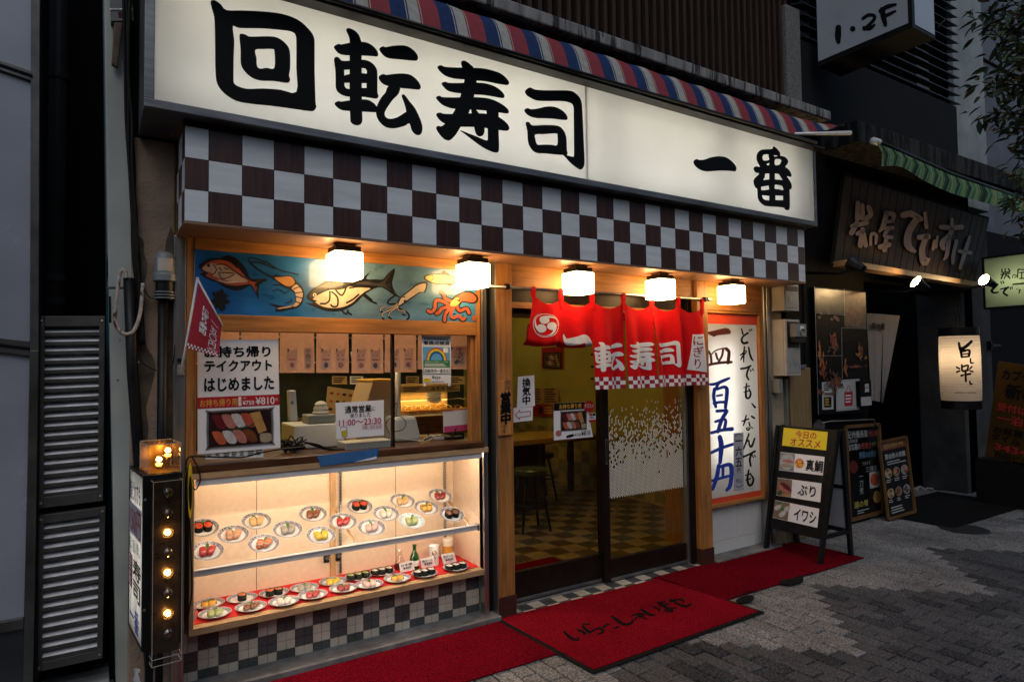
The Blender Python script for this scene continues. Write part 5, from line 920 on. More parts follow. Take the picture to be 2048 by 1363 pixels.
bwl = [porcelain, photo['brown'], photo['ginger'], photo['tray'], greyp]; rnd = random.Random(17)
for i in range(14):
    x_ = -1.0+i*.13+rnd.uniform(-.03, .03); y_ = rnd.choice((3.08, 3.12)); m = rnd.choice(bwl); b = MB(); h_ = rnd.uniform(.03, .1); b.lathe((x_, y_, 1.616 if i % 2 else 1.866), [(0, 0), (.03, 0), (.05, h_), (.045, h_), (0, h_*.3)], m, 14); solo(b, 'bowl', 'small bowl on the dark kitchen shelves', 'bowl', 'bowls on the kitchen shelves')
q = [(742, 742), (760, 742), (760, 756), (742, 756)]
for i, (x0_, x1_) in enumerate(((664, 694), (700, 726), (812, 838), (846, 880), (898, 930))): q = [(x0_, 752), (x1_, 752), (x1_, 768), (x0_, 768)]; P8 = PY(2.9); b = poster('menu_slip', 'tan menu slip hanging in the kitchen, '+('first', 'second', 'third', 'fourth', 'fifth')[i]+' from the left', 'menu', P8, q, (tan, paper, tan, photo['egg'], tan)[i]); lines(b, P8, q, .1, .15, .9, .9, 3, ink); done(b)
# ------------------------------------------------------------------ plates of sample sushi
SHP = Pl(SF, sn)
def plate(c, n, label, rim=rimblue, r=.078, group='sample plates'):
    t = thing('plate', label, 'plate', tuple(c), group); b = MB(); b.lathe(c, [(0, .003), (r*.62, .003), (r*.72, .006)], porcelain, 32, tuple(n)); b.lathe(c, [(r*.72, .006), (r*.76, .0075)], porcelain, 32, tuple(n)); b.lathe(c, [(r*.98, .0155), (r, .016), (r*.98, .014), (r*.6, .0), (0, .0)], porcelain, 32, tuple(n)); b.build('dish', t)
    b = MB(); b.lathe(c, [(r*.76, .0075), (r*.98, .0155)], rim, 32, tuple(n)); b.build('patterned_rim', t); return t
def basis(n):
    n = Vector(n); u = Vector((1, 0, 0)); u = (u-n*u.dot(n)).normalized(); return u, n.cross(u), n
def ell(mb, c, u, v, n, a, b_, h, m, bend=0., seg=14, rings=6, flat=.0):
    vs, fs = [], []; a, b_, h = a/2, b_/2, h
    for j in range(rings+1):
        t = math.pi/2*j/rings; r_ = math.cos(t)**.55 if j < rings else 0
        for i in range(seg):
            an = 6.28319*i/seg; x_ = math.copysign(abs(math.cos(an))**.7, math.cos(an))*a*r_; y_ = math.copysign(abs(math.sin(an))**.7, math.sin(an))*b_*r_
            vs.append(c+u*x_+v*y_+n*(h*math.sin(t)-bend*(y_/b_)**2*h))
    for j in range(rings):
        for i in range(seg): fs.append((j*seg+i, j*seg+(i+1) % seg, (j+1)*seg+(i+1) % seg, (j+1)*seg+i))
    mb.add(vs, fs, m, True)
def nigiri(c, n, ang, kind, label, grp, L=.05, Wd=.026):
    u, v, n = basis(n); u2 = u*math.cos(ang)+v*math.sin(ang); v2 = -u*math.sin(ang)+v*math.cos(ang); c = Vector(c)+n*.004
    t = thing('sushi', label, 'sushi', tuple(c), grp); b = MB(); ell(b, c, u2, v2, n, Wd*.92, L*.92, .019, rice); b.build('rice', t)
    b = MB(); ell(b, c+n*.0125, u2, v2, n, Wd, L, .0125, FOOD[kind], bend=.55)
    if kind in ('shrimp', 'salmon'):
        for k_ in (-.3, 0, .3): ell(b, c+n*.0165+v2*(L*k_), u2, v2, n, Wd*.95, .005, .0095, FOOD['white'])
    b.build('topping', t)
    if kind in ('egg',): b = MB(); ell(b, c+n*.003, u2, v2, n, Wd*1.06, .012, .0245, nori); b.build('nori_band', t)
    return t
def gunkan(c, n, kind, label, grp, r=.0225):
    u, v, n = basis(n); c = Vector(c)+n*.004; t = thing('sushi', label, 'sushi', tuple(c), grp); N_ = 18; b = MB()
    ring = lambda k_, h: [c+u*(math.cos(6.2832*i/N_)*r*k_)+v*(math.sin(6.2832*i/N_)*r*1.35*k_)+n*h for i in range(N_)]
    b.add(ring(1, 0)+ring(1.02, .03)+ring(.93, .03)+ring(.93, .022), [(j*N_+i, j*N_+(i+1) % N_, (j+1)*N_+(i+1) % N_, (j+1)*N_+i) for j in range(3) for i in range(N_)], nori, True); b.build('nori_wrap', t)
    b = MB(); ell(b, c+n*.022, u, v, n, r*1.8, r*2.45, .008, FOOD[kind])
    rr = random.Random(sum(map(ord, label)) % 99)
    for _ in range(14): a_, q_ = rr.uniform(0, 6.28), rr.uniform(0, .75); p_ = c+u*(math.cos(a_)*r*q_)+v*(math.sin(a_)*r*1.3*q_)+n*.0285; ell(b, p_, u, v, n, .007, .007, .004, FOOD[kind], seg=8, rings=3)
    b.build('filling', t); return t
def leafm(c, n, ang, parent_label, s=.055):
    u, v, n = basis(n); d = u*math.cos(ang)+v*math.sin(ang); w = n.cross(d); c = Vector(c)+n*.016; b = MB(); pts = [(-.1, 0), (.25, .17), (.6, .13), (1, 0), (.6, -.13), (.25, -.17)]
    b.add([c+d*(x_*s)+w*(y_*s)+n*(.012*math.sin(x_*2.6)) for x_, y_ in pts], [(0, 1, 2, 3, 4, 5)], leaf); return solo(b, 'green_garnish', parent_label, 'garnish', 'green leaf garnishes')
desc = {'tuna': 'deep red tuna', 'salmon': 'orange salmon', 'shrimp': 'striped pink prawn', 'tan': 'tan conger', 'white': 'white squid', 'yellow': 'yellow herring roe', 'egg': 'golden omelette', 'roe': 'red roe', 'brown': 'brown eel', 'silver': 'silver mackerel', 'pink': 'pink sea bream', 'green': 'pale green', 'darktuna': 'dark red bonito'}
upper = [(406, 1059, 'g', 'roe'), (414, 1105, 'n', 'tuna'), (466, 1072, 'n', 'shrimp'), (512.5, 1045, 'n', 'tan'), (527, 1090, 'n', 'salmon'), (575, 1062, 'n', 'silver'), (625.6, 1030.5, 'n', 'brown'), (641.4, 1073.3, 'n', 'yellow'), (685.6, 1045.4, 'n', 'tuna'), (718.5, 1015.4, 'g', 'roe'), (742.7, 1057.7, 'n', 'pink'), (771.6, 1029.8, 'n', 'white'), (804.3, 1004.3, 'n', 'tan'), (822.4, 1044.4, 'n', 'green'), (852.2, 1017.7, 'n', 'egg'), (879.5, 994, 'n', 'darktuna'), (902.9, 1031.4, 'g', 'brown')]
rims = {13: rimlight}; ords = ('first', 'second', 'third', 'fourth', 'fifth', 'sixth', 'seventh', 'eighth', 'ninth', 'tenth', 'eleventh', 'twelfth', 'thirteenth', 'fourteenth', 'fifteenth', 'sixteenth', 'seventeenth')
def serve(c, n, kind, food, where, count, rim, i, sc=1.):
    rr = random.Random(i*7+3); u, v, nn = basis(n)
    plate(c, n, f'{"pale blue rimmed" if rim is rimlight else "white patterned"} plate, {where}', rim); a0 = rr.uniform(-.25, .15)
    for k_ in range(count):
        side = ('left', 'right')[k_] if count == 2 else ('left', 'middle', 'right')[k_] if count == 3 else 'single'
        off = u*((k_-(count-1)/2)*(.038 if kind == 'n' else .045))
        lab = f'{side} {desc[food]} piece on the {where.split(",")[0] if False else where}'
        if kind == 'n': nigiri(c+off, n, a0+(.22 if k_ == 0 else -.1)-.3, food, f'{side} {desc[food]} sushi, {where}', 'sample sushi', .078, .037)
        else: gunkan(c+off, n, food, f'{side} nori-wrapped {desc[food]} roll, {where}', 'sample sushi')
    leafm(c+u*.0, n, rr.uniform(.9, 2.2), f'green leaf between the pieces, {where}')
for i, (px, py, kd, fd) in enumerate(upper): serve(SHP((px, py)), sn, kd, fd, ords[i]+' plate from the left on the glass shelf', 2, rims.get(i, rimblue), i)
lower = [(417.5, 1206, 'n', 'egg', 2), (430, 1225, 'n', 'green', 2), (484, 1194.6, 'g', 'salmon', 1), (502, 1212, 'n', 'brown', 2), (548.3, 1184, 'g', 'salmon', 2), (568, 1201, 'n', 'white', 2), (608.8, 1173.7, 'n', 'silver', 2), (625.6, 1187.8, 'n', 'tuna', 2), (665.8, 1161, 'n', 'yellow', 2), (687, 1174.5, 'n', 'darktuna', 2), (716.4, 1151.6, 'g', 'green', 3), (739, 1166.4, 'n', 'pink', 2), (763.8, 1142, 'g', 'white', 3), (794.7, 1154.7, 'n', 'egg', 2), (849, 1144.8, 'g', 'white', 3), (911.7, 1132.5, 'g', 'white', 3)]
DZ = PZ(.3095)
for i, (px, py, kd, fd, ct) in enumerate(lower): serve(DZ((px, py+5)), Vector((0, 0, 1)), kd, fd, ords[i]+' plate from the left on the red cloth', ct, rimblue, i+40)
# bottles, glasses and price cards
green = mat('green_bottle_glass', (.02, .13, .015), .08, coat=.5, trans=.5); sake = glassmat('carafe_glass', (.93, .92, .88), ior=1.55); beer = mat('amber_beer', (.60, .30, .05), .15, coat=.5); foam = mat('beer_foam', (.72, .66, .56), .7)
def dzp(px, py): return DZ((px, py))
c = dzp(800, 1138); b = MB(); b.lathe(c, [(0, 0), (.03, 0), (.034, .01), (.034, .035), (.026, .06), (.014, .085), (.0125, .105), (.018, .118)], sake, 18); b.lathe(c, [(.0345, .008), (.0345, .03)], maroon, 18); solo(b, 'sake_carafe', 'clear glass carafe behind the white price card', 'carafe')
c = dzp(829, 1137); b = MB(); b.lathe(c, [(0, 0), (.028, 0), (.03, .006), (.03, .065), (.024, .085), (.011, .115), (.011, .14), (.0135, .142), (.0135, .15), (0, .15)], green, 20); b.lathe(c, [(.0305, .025), (.0305, .058)], paper, 20); solo(b, 'green_bottle', 'green glass bottle standing on the red cloth', 'bottle')
c = dzp(868, 1128); mg = thing('tankard', 'white printed glass tankard with an emblem beside the beer', 'tankard', tuple(c)); b = MB(); b.lathe(c, [(0, 0), (.03, 0), (.03, .1), (.034, .118)], paper, 20); b.build('body', mg)
b = MB(); a_ = -.35; d_ = Vector((math.sin(a_), -math.cos(a_), 0)); s_ = Vector((math.cos(a_), math.sin(a_), 0)); pt = lambda x_, z_, o=.0008: c+d_*(math.sqrt(max(0, .03**2-x_*x_))+o)+s_*x_+Vector((0, 0, z_)); b.add([pt(.014*math.cos(6.28*i/16), .08+.016*math.sin(6.28*i/16)) for i in range(16)], [tuple(range(16))], ink)
b.add([pt(.009*(1 if i % 2 == 0 else .42)*math.sin(6.2832*i/10), .08+.010*(1 if i % 2 == 0 else .42)*math.cos(6.2832*i/10), .0016) for i in range(10)], [tuple(range(10))[::-1]], goldink); b.build('emblem', mg)
b = MB(); b.text('生\nビ\nー\nル', [pt(-.010, .058, .001), pt(.010, .058, .001), pt(.010, .01, .001), pt(-.010, .01, .001)], ink, .02); b.build('lettering', mg)
c = dzp(896, 1119); bm = thing('beer_mug', 'tall glass mug of amber beer with a thick pale head', 'beer mug', tuple(c)); b = MB(); b.lathe(c, [(0, 0), (.033, 0), (.034, .095)], beer, 20); b.build('beer', bm); b = MB(); b.lathe(c, [(.034, .095), (.036, .13), (.03, .138), (0, .14)], foam, 20); b.build('foam', bm)
b = MB(); b.tube([c+Vector((-.035, -.005, .11)), c+Vector((-.062, -.01, .105)), c+Vector((-.066, -.01, .06)), c+Vector((-.036, -.005, .03))], .006, sake, 8); b.build('handle', bm)
for nm, pr, q, lab in (('日本酒', '¥400', [(798, 1126), (826, 1120), (829.5, 1138), (801, 1144.5)], 'white price card in front of the clear carafe'), ('瓶ビール', '¥390', [(840.5, 1117), (867, 1112), (871, 1130), (844, 1136)], 'white price card in front of the green bottle'), ('生ビール', '¥450', [(882, 1108), (908, 1103.5), (913.5, 1122), (887, 1128)], 'white price card in front of the beer mug')):
    zz = DZ((sum(p[0] for p in q)/4, max(p[1] for p in q)+1)); P8 = PY(zz.y); b = poster('price_card', lab, 'price card', P8, q, group='price cards in the showcase'); T(b, P8, q, nm, .12, .18, .88, .42, ink, .02); T(b, P8, q, pr, .22, .5, .80, .75, ink, .02); T(b, P8, q, '(税込)', .4, .82, .65, .9, ink, 0); done(b)
b = MB()
for i in range(3): b.tube([PY(.1)(p) for p in smooth([(384+i*2, 1150), (386+i, 1185), (388-i, 1210), (386+i*4, 1222), (391, 1240-i*3)], 4, False)], .0022, whitep, 6)
solo(b, 'thin_leads', 'thin pale leads hanging in the left corner of the showcase', 'leads')
# ------------------------------------------------------------------ carpets and doormat
def flatrug(name, label, q, z, th, m, extra=None):
    b = MB(); pl = PZ(z+th); P = [pl(p) for p in q]; b.slab(P, (0, 0, -th), m); return b
b = MB(); b.slab([(-1.75, -.595, .005), (.0, -.597, .005), (-.03, -.035, .005), (-1.75, -.055, .005)], (0, 0, -.005), carpet); solo(b, 'red_carpet_strip', 'plain red carpet strip laid in front of the showcase', 'carpet')
b = MB(); n = 22; x0, x1 = 1.30, 3.02
for i in range(n*4):
    xa_ = x0+(x1-x0)*i/(n*4); xb_ = x0+(x1-x0)*(i+1)/(n*4); wv_ = lambda x_: .004*math.sin(x_*9)*max(0, 1-abs(x_-1.9)/.9)
    za, zb_ = (.006+.0009*((i % 4) == 0)), (.006+.0009*((i+1) % 4 == 0))
    b.add([(xa_, -.585+wv_(xa_), za+max(0, wv_(xa_))*2), (xb_, -.585+wv_(xb_), zb_+max(0, wv_(xb_))*2), (xb_, .012, zb_), (xa_, .012, za)], [(0, 1, 2, 3)], carpet2, True)
b.add([(x0, -.585, 0), (x1, -.585, 0), (x1, -.585, .006), (x0, -.585, .006)], [(0, 1, 2, 3)], carpet2); b.add([(x1, -.585, 0), (x1, .012, 0), (x1, .012, .006), (x1, -.585, .006)], [(0, 1, 2, 3)], carpet2)
solo(b, 'ribbed_carpet_strip', 'ribbed red carpet strip running under the black sandwich board', 'carpet')
dm = thing('doormat', 'red doormat with black handwritten characters and a black rubber edge', 'doormat', (.7, -.45, 0)); m0 = Vector((-.033, -.013, 0)); m1 = Vector((.013, -.883, 0)); m2 = Vector((1.412, -.857, 0)); m3 = Vector((1.352, -.03, 0))
b = MB(); b.slab([m0+Vector((0, 0, .006)), m1+Vector((0, 0, .006)), m2+Vector((0, 0, .006)), m3+Vector((0, 0, .006))], (0, 0, -.004), rubber); b.build('rubber_edge', dm, .002)
cen = (m0+m1+m2+m3)/4; e_ = .028
ins = [p+Vector((math.copysign(e_, cen.x-p.x), math.copysign(e_ if p in (m1, m2) else .004, cen.y-p.y), .0105)) for p in (m0, m1, m2, m3)]
b = MB(); b.slab(ins, (0, 0, -.006), matred); b.build('pile', dm, .003)
b = MB(); ZP = PZ(.0105); MA = (980, 1120, 3.657)
MA = (1115, 1180, 4.811)
for pts in ([(65,398,22),(110,440,28),(155,468,27),(205,470,18),(182,442,10)], [(190,378,14),(235,390,26),(262,412,28)], [(245,322,12),(305,320,18)], [(245,345,26),(275,375,28),(310,400,26),(345,380,16),(395,362,20),(435,378,26),(430,400,24),(390,418,12)], [(445,348,24),(490,320,16),(540,312,20),(580,335,28),(575,352,24),(545,362,10)], [(525,245,22),(570,280,30),(620,315,28),(670,325,22),(715,305,26),(725,285,18)], [(710,240,12),(760,225,16),(820,225,20),(825,240,16),(790,252,14)], [(745,272,20),(775,245,14),(790,215,10)], [(760,215,10),(790,240,14),(860,275,14)], [(805,178,16),(845,205,24),(885,228,24),(940,235,14)], [(915,155,12),(955,165,22),(980,188,22)], [(965,120,16),(1035,108,18)], [(990,145,14),(1065,130,18)], [(960,108,14),(1000,135,18),(1050,165,22),(1105,185,24),(1080,200,16),(1035,192,16),(1060,172,14),(1140,165,12)], [(1085,105,18),(1145,85,16),(1210,90,14)], [(1190,75,14),(1215,105,18)], [(1075,80,12),(1110,98,18),(1165,130,20),(1230,150,22),(1280,130,18)]):
    b.fill([stroke2d(cr(*MA, pts))], ZP, matink)
b.build('lettering', dm)
for i, (poly, lab) in enumerate((([(1472, 1200), (1480, 1193), (1496, 1189), (1506, 1190), (1508, 1196), (1500, 1201), (1486, 1204), (1474, 1204)], 'dark rubber scrap beside the right corner of the doormat'), ([(1560, 1159), (1578, 1157), (1596, 1151), (1604, 1150), (1607, 1160), (1600, 1164), (1580, 1168), (1562, 1166)], 'dark rubber scrap under the front edge of the ribbed carpet'))): b = MB(); b.fill([smooth(poly, 3)], PZ(.002), rubber, off=0, thick=.012); solo(b, 'rubber_scrap', lab, 'scrap', bevel=.002)
b = MB(); rnd = random.Random(31); yp = mat('worn_yellow_paint', (.30, .19, .06), .9, nz=120, amt=.6)
for _ in range(26): b.fill([disc2d(1478+rnd.gauss(0, 9), 1205+rnd.gauss(0, 3.5), rnd.uniform(.8, 2.6), rnd.uniform(.5, 1.4), 7)], PZ(-.001), yp, off=.0004)
solo(b, 'paint_stain', 'worn yellow paint stain on the paving beside the doormat', 'stain')
# ------------------------------------------------------------------ lit price panel beside the door
pp = thing('lit_price_sign', 'tall lit white panel of brush writing with red bands, right of the entrance', 'price sign', (2.3, .07, .43)); PP = PY(.07)
xr_ = sx1-.018
b = MB(); b.box(sx0, xr_, .07, .074, .432, 1.955, panelface); b.build('face_panel', pp)
b = MB(); b.box(sx0, xr_, .19, .2, .432, 1.955, inner); b.box(sx0, sx0+.005, .075, .19, .432, 1.955, inner); b.box(xr_-.005, xr_, .075, .19, .432, 1.955, inner); b.box(sx0, xr_, .075, .19, .425, .431, inner); b.box(sx0, xr_, .075, .19, 1.956, 1.962, inner); b.build('housing', pp)
b = MB()
for x_ in (2.13, 2.31): b.tube([(x_, .145, .75), (x_, .145, 1.72)], .012, tubeP)
b.build('tube_light', pp)
P7, P8_ = (1400, 600, 6.4875), (1400, 790, 5.925); redband = mat('red_band', (.62, .06, .02), .4); brn = mat('brown_lettering', (.09, .018, .008), .4)
b = MB(); b.quad([(sx0, .0685, 1.87), (xr_, .0685, 1.87), (xr_, .0685, 1.955), (sx0, .0685, 1.955)], redband); b.quad([(sx0, .0685, .432), (xr_, .0685, .432), (xr_, .0685, .475), (sx0, .0685, .475)], redband); b.quad([(xr_-.006, .0688, .475), (xr_, .0688, .475), (xr_, .0688, 1.87), (xr_-.006, .0688, 1.87)], redband); b.build('red_band', pp)
b = MB()
b.fill([cr(*P7, [(60,418),(120,408),(330,358),(375,368),(403,410),(395,437),(220,455),(180,475),(110,440)])], PP, brn, off=.003)
for w_, ps in ((30, [[(60,855),(160,828),(300,808),(408,802)]]), (26, [[(110,660),(140,720),(148,810)], [(205,690),(228,765)], [(300,640),(285,720),(240,800)]]), (15, [[(135,720),(200,655),(300,625),(350,622)]]), (38, [[(340,630),(375,668),(372,740),(362,812)]])): b.strokes([cr(*P7, p) for p in ps], PP, brn, w_*1.15/6.4875)
b.strokes([[(a_, b_, w_*1.1) for a_, b_, w_ in cr(*P7, p)] for p in ([(130,1090,30),(200,1085,38),(300,1045,40),(378,1012,30)], [(240,1075,40),(205,1150,36)], [(190,1150,40),(178,1250,42),(205,1380,36)], [(220,1155,30),(310,1125,38),(350,1155,46),(345,1260,46),(330,1390,40)], [(220,1240,26),(285,1228,28)])], PP, blueink)
b.strokes([[(a_, b_, w_*1.1) for a_, b_, w_ in cr(*P8_, p)] for p in ([(165,95,32),(240,80,30),(310,85,34)], [(200,188,34),(315,178,34)], [(318,190,40),(258,290,44),(212,430,40)], [(185,312,30),(300,288,36),(285,410,34)], [(135,445,34),(260,412,36),(378,398,46)], [(130,680,34),(260,622,36),(392,578,32)], [(235,495,50),(252,600,56),(238,795,40)], [(222,830,40),(200,960,46),(150,1110,36)], [(225,850,34),(335,820,42),(372,850,52),(372,960,46),(355,1070,44),(318,1120,36)], [(140,1010,28),(340,955,30)], [(272,850,34),(272,975,30)])], PP, blueink)
b.strokes([[(a_, b_, w_*1.2) for a_, b_, w_ in cr(*P7, p)] for p in ([(538,370,14),(558,440,18)], [(622,425,22),(560,470,20),(540,520,24),(565,558,26),(615,548,26)], [(638,383,12),(650,402,14)], [(662,373,12),(672,390,14)], [(577,605,16),(568,700,20),(566,802,12)], [(525,712,14),(600,660,22),(545,740,18),(530,772,12)], [(632,612,18),(645,690,22),(668,755,22),(690,782,14)], [(530,888,22),(590,880,22),(658,852,20)], [(640,865,20),(610,940,22),(610,990,22),(632,1030,18)], [(652,900,12),(662,920,14)], [(680,888,12),(692,908,14)], [(605,1080,16),(595,1180,22),(602,1262,24),(640,1262,22),(658,1205,20),(635,1148,16)], [(568,1132,10),(640,1112,16)], [(570,1192,10),(640,1172,16)])], PP, ink)
b.strokes([[(a_, b_, w_*1.2) for a_, b_, w_ in cr(*P8_, p)] for p in ([(615,98,12),(652,142,22)], [(548,238,14),(530,310,18),(512,358,10)], [(495,308,12),(575,280,16)], [(612,248,18),(642,270,20)], [(580,320,14),(592,375,16),(572,412,16),(550,392,12),(595,375,10),(622,388,12)], [(580,455,16),(550,540,18),(518,632,14)], [(530,590,10),(575,530,14),(585,585,18),(612,605,22),(648,510,16)], [(512,728,20),(590,695,20),(650,662,22)], [(622,680,18),(590,750,22),(602,838,18)], [(622,712,10),(634,735,12)], [(645,705,10),(655,725,12)], [(578,885,16),(562,990,22),(580,1062,22),(618,1050,22),(632,985,20),(598,935,14)], [(535,945,10),(600,928,16)], [(538,1002,10),(600,985,14)])], PP, ink)
b.build('lettering', pp)
q = cr(*P8_, [(398, 448), (516, 440), (520, 1120), (402, 1132)]); b = poster('tax_strip', 'narrow grey paper strip stuck over the lit price panel', 'notice', PY(.066), q, mat('grey_strip', (.36, .38, .42), .5), .001); T(b, PY(.066), q, '︵\n一\n六\n五\n円\n\n税\n込\n︶' if False else '一\n六\n五', .18, .13, .84, .58, ink, .02); T(b, PY(.066), q, '円', .33, .61, .66, .70, ink, .01); T(b, PY(.066), q, '税込', .22, .79, .80, .87, ink, 0)
b.strokes([[inq(q, .12, .06), inq(q, .5, .015), inq(q, .88, .06)], [inq(q, .2, .91), inq(q, .5, .945), inq(q, .85, .91)]], PY(.066), ink, 1.2); done(b)

# ------------------------------------------------------------------ things on the door
q = [(1036, 753), (1068.5, 750), (1070, 811), (1034, 815)]; P8 = PY(.12); b = poster('ventilation_notice', 'white vertical notice of three bold characters on the left door glass', 'notice', P8, q, paperg); T(b, P8, q, '換\n気\n中', .28, .07, .76, .93, ink, .03, line=.95); done(b)
q = [(1027, 815.5), (1066, 812.5), (1065, 840), (1027, 844.5)]; b = poster('arrow_notice', 'white card with a red outlined arrow pointing left, below the vertical notice', 'notice', P8, q, paperg)
b.strokes([[inq(q, *p) for p in [(.10, .48), (.32, .18), (.33, .34), (.88, .32), (.88, .66), (.33, .68), (.32, .84), (.10, .48)]][i:i+2] for i in range(7)], P8, redink, 1.3); done(b)
q = [(1107.5, 806.5), (1172, 803), (1186, 873), (1108, 880)]; b = poster('door_poster', 'small takeaway poster with a boxed sushi photo on the left door', 'poster', P8, q, paperg); q = [(1107.5, 806.5), (1186, 802.5), (1186, 873), (1108, 880)]
Fq(b, P8, q, 0, 0, .82, .20, ink); T(b, P8, q, 'お持ち帰り用', .14, .035, .70, .165, goldink, .01); bento(b, P8, sub(q, .17, .23, .84, .78)); T(b, P8, q, '¥810', .70, .80, .93, .94, ink, .01); T(b, P8, q, '¥750', .53, .86, .69, .94, ink, 0); b.fill([smooth([inq(q, u, v) for u, v in ((.33, .90), (.50, .87), (.50, .935), (.33, .965))], 2)], P8, ink); b.fill([disc2d(*inq(q, .12, .82), 6, n=14)], P8, photo['pink'])
b.fill([[(1178+math.cos(a)*(13 if i % 2 else 9.5), 812+math.sin(a)*(14 if i % 2 else 10)) for i, a in enumerate([6.2832*i/28 for i in range(28)])]], PY(.118), redink); T(b, PY(.116), [(1169, 806), (1187, 806), (1187, 816), (1169, 816)], 'オススメ', 0, .1, 1, .9, whiteink, .015); done(b)
q = [(1178, 826), (1191.5, 825), (1191.5, 843), (1178, 844)]; b = poster('payment_stickers', 'little payment stickers beside the small door poster', 'sticker', P8, q, paperg); Fq(b, P8, q, .06, .05, .5, .3, redink); Fq(b, P8, q, .55, .05, .95, .3, ink); lines(b, P8, q, .1, .38, .9, .68, 2, ink); Fq(b, P8, q, 0, .74, 1, 1, redink); done(b)
q = [(997, 763), (1024, 757), (1026, 868), (997.5, 871)]; P8 = PY(-.014); b = poster('open_board', 'weathered wooden board with black brush writing on the left door post', 'board', P8, q, mat('orange_board', (.45, .19, .05), .6, nz=9, amt=.35, stretch=(6, 6, .5), bump=.15), .014)
T(b, P8, q, '只\n今', .50, .02, .86, .20, ink, .0); T(b, P8, q, '営\n業\n中', .14, .22, .88, .80, ink, .055, line=.9); T(b, P8, q, 'で\nす', .24, .82, .55, .97, ink, .0); b.lathe(PY(-.014)((1013, 757)), [(0, 0), (.006, 0), (.006, .006)], steel, 8, (0, -1, 0)); done(b)
# inside the room
IWP = PX(3.11)
for nm, q, col in (('upper_wall_poster', [(1084, 694), (1126, 694), (1126, 703), (1084, 703)], redink),): pass
q = [(1083, 695), (1125, 693), (1125, 738), (1083, 736)]; b = poster('wall_poster', 'dark framed sushi poster high on the yellow wall inside', 'poster', IWP, q, redink, .004); Fq(b, IWP, q, .08, .25, .95, .98, ink); bento(b, IWP, sub(q, .15, .3, .88, .92)); done(b)
q = [(1068, 776), (1117, 775), (1117, 808), (1068, 808)]; b = poster('price_list', 'orange price list on the yellow wall behind the vertical notice', 'menu', IWP, q, mat('orange_list', (.50, .27, .08), .6)); lines(b, IWP, q, .05, .05, .3, .95, 6, plinth); lines(b, IWP, q, .42, .05, .98, .95, 6, plinth); done(b)
q = [(1066, 809), (1112, 809), (1112, 832), (1066, 831)]; b = poster('red_menu_strip', 'red menu strip below the orange price list', 'menu', IWP, q, redink); lines(b, IWP, q, .5, .2, .95, .9, 3, goldink); Fq(b, IWP, q, .25, .2, .42, .8, photo['tray']); done(b)
q = [(1181, 690), (1196, 690), (1196, 776), (1181, 776)]; b = poster('hanging_menu', 'narrow strip of menu pictures beside the inside of the door', 'menu', IWP, q, yel)
for i in range(7): b.fill([disc2d(*inq(q, .5+.25*(-1)**i, .08+i*.14), 4, 2.6, 8)], IWP, photo['tray'] if i % 2 else photo['brown'])
done(b)
ct = thing('eating_counter', 'round-ended wooden eating counter just inside the left door', 'counter', (1.2, 2.2, 0)); cz = .78
pc_ = PZ(cz)((1172, 868)); b = MB(); ctm = mat('counter_orange_top', (.50, .27, .07), .3, nz=8, amt=.2, stretch=(.5, 5, 5), coat=.3); xe, ye = pc_.x, pc_.y
top = [(xe-2.4, ye-.05)]+[(xe-.35+.35*math.cos(a), ye+.3+.35*math.sin(a)) for a in [-math.pi/2+math.pi*i/14 for i in range(15)]]+[(xe-2.4, ye+.65)]
b.add([(x_, y_, cz) for x_, y_ in top]+[(x_, y_, cz-.05) for x_, y_ in top], [tuple(range(len(top)))]+[(i, i+len(top), (i+1) % len(top)+len(top), (i+1) % len(top)) for i in range(len(top))]+[tuple(range(len(top), 2*len(top)))[::-1]], ctm); b.build('top', ct)
b = MB(); b.box(xe-2.4, xe-.45, ye+.15, ye+.6, 0, cz-.05, plinth); b.build('base', ct)
b = MB(); cpt = PZ(cz)((1040, 845)); b.box(cpt.x-.05, cpt.x+.12, cpt.y, cpt.y+.1, cz+.001, cz+.16, blackm); solo(b, 'condiment_box', 'dark condiment box on the eating counter', 'box', bevel=.01)
for i, (fx, fy, sxp, syp, lab) in enumerate(((1066, 1064, 1060, 936, 'dark green round bar stool nearest the door'), (1088, 1000, 1080, 905, 'dark green round bar stool further inside'))):
    c = PZ(0)((fx, fy)); c.y += .10; hS = PY(c.y)((sxp, syp)).z; c.x = PY(c.y)((sxp, syp)).x
    s_ = thing('bar_stool', lab, 'stool', tuple(c), 'bar stools inside'); b = MB(); b.lathe((c.x, c.y, hS-.05), [(0, 0), (.16, 0), (.165, .02), (.165, .04), (.15, .052), (0, .056)], mat('green_vinyl', (.035, .05, .012), .3, coat=.2), 24); b.build('seat', s_)
    for k_ in range(4): a = .6+k_*math.pi/2; b = MB(); b.tube([(c.x+.1*math.cos(a), c.y+.1*math.sin(a), hS-.05), (c.x+.2*math.cos(a), c.y+.2*math.sin(a), 0)], .013, blackm); b.build('leg', s_)
    b = MB(); b.tube([(c.x+.165*math.cos(6.2832*k_/20), c.y+.165*math.sin(6.2832*k_/20), .25) for k_ in range(20)], .008, blackm, 6, True); b.build('foot_ring', s_)
b = MB(); c1, c2 = PZ(.0045)((1197, 1135)), PZ(.0045)((1098, 1117)); b.slab([(-.6, .25, .008), (1.0, .25, .008), (1.02, .84, .008), (-.6, .84, .008)], (0, 0, -.004), carpet); solo(b, 'inside_mat', 'plain red mat on the chequered floor just inside the door', 'mat')
tb = thing('inside_table', 'dark wooden table standing inside behind the right door', 'table', (2.3, 2.6, 0)); b = MB(); b.box(1.9, 2.9, 2.3, 3.0, .70, .74, darkwood); b.build('top', tb)
for x_ in (1.95, 2.85):
    for y_ in (2.35, 2.95): b = MB(); b.box(x_-.03, x_+.03, y_-.03, y_+.03, 0, .70, darkwood); b.build('leg', tb)

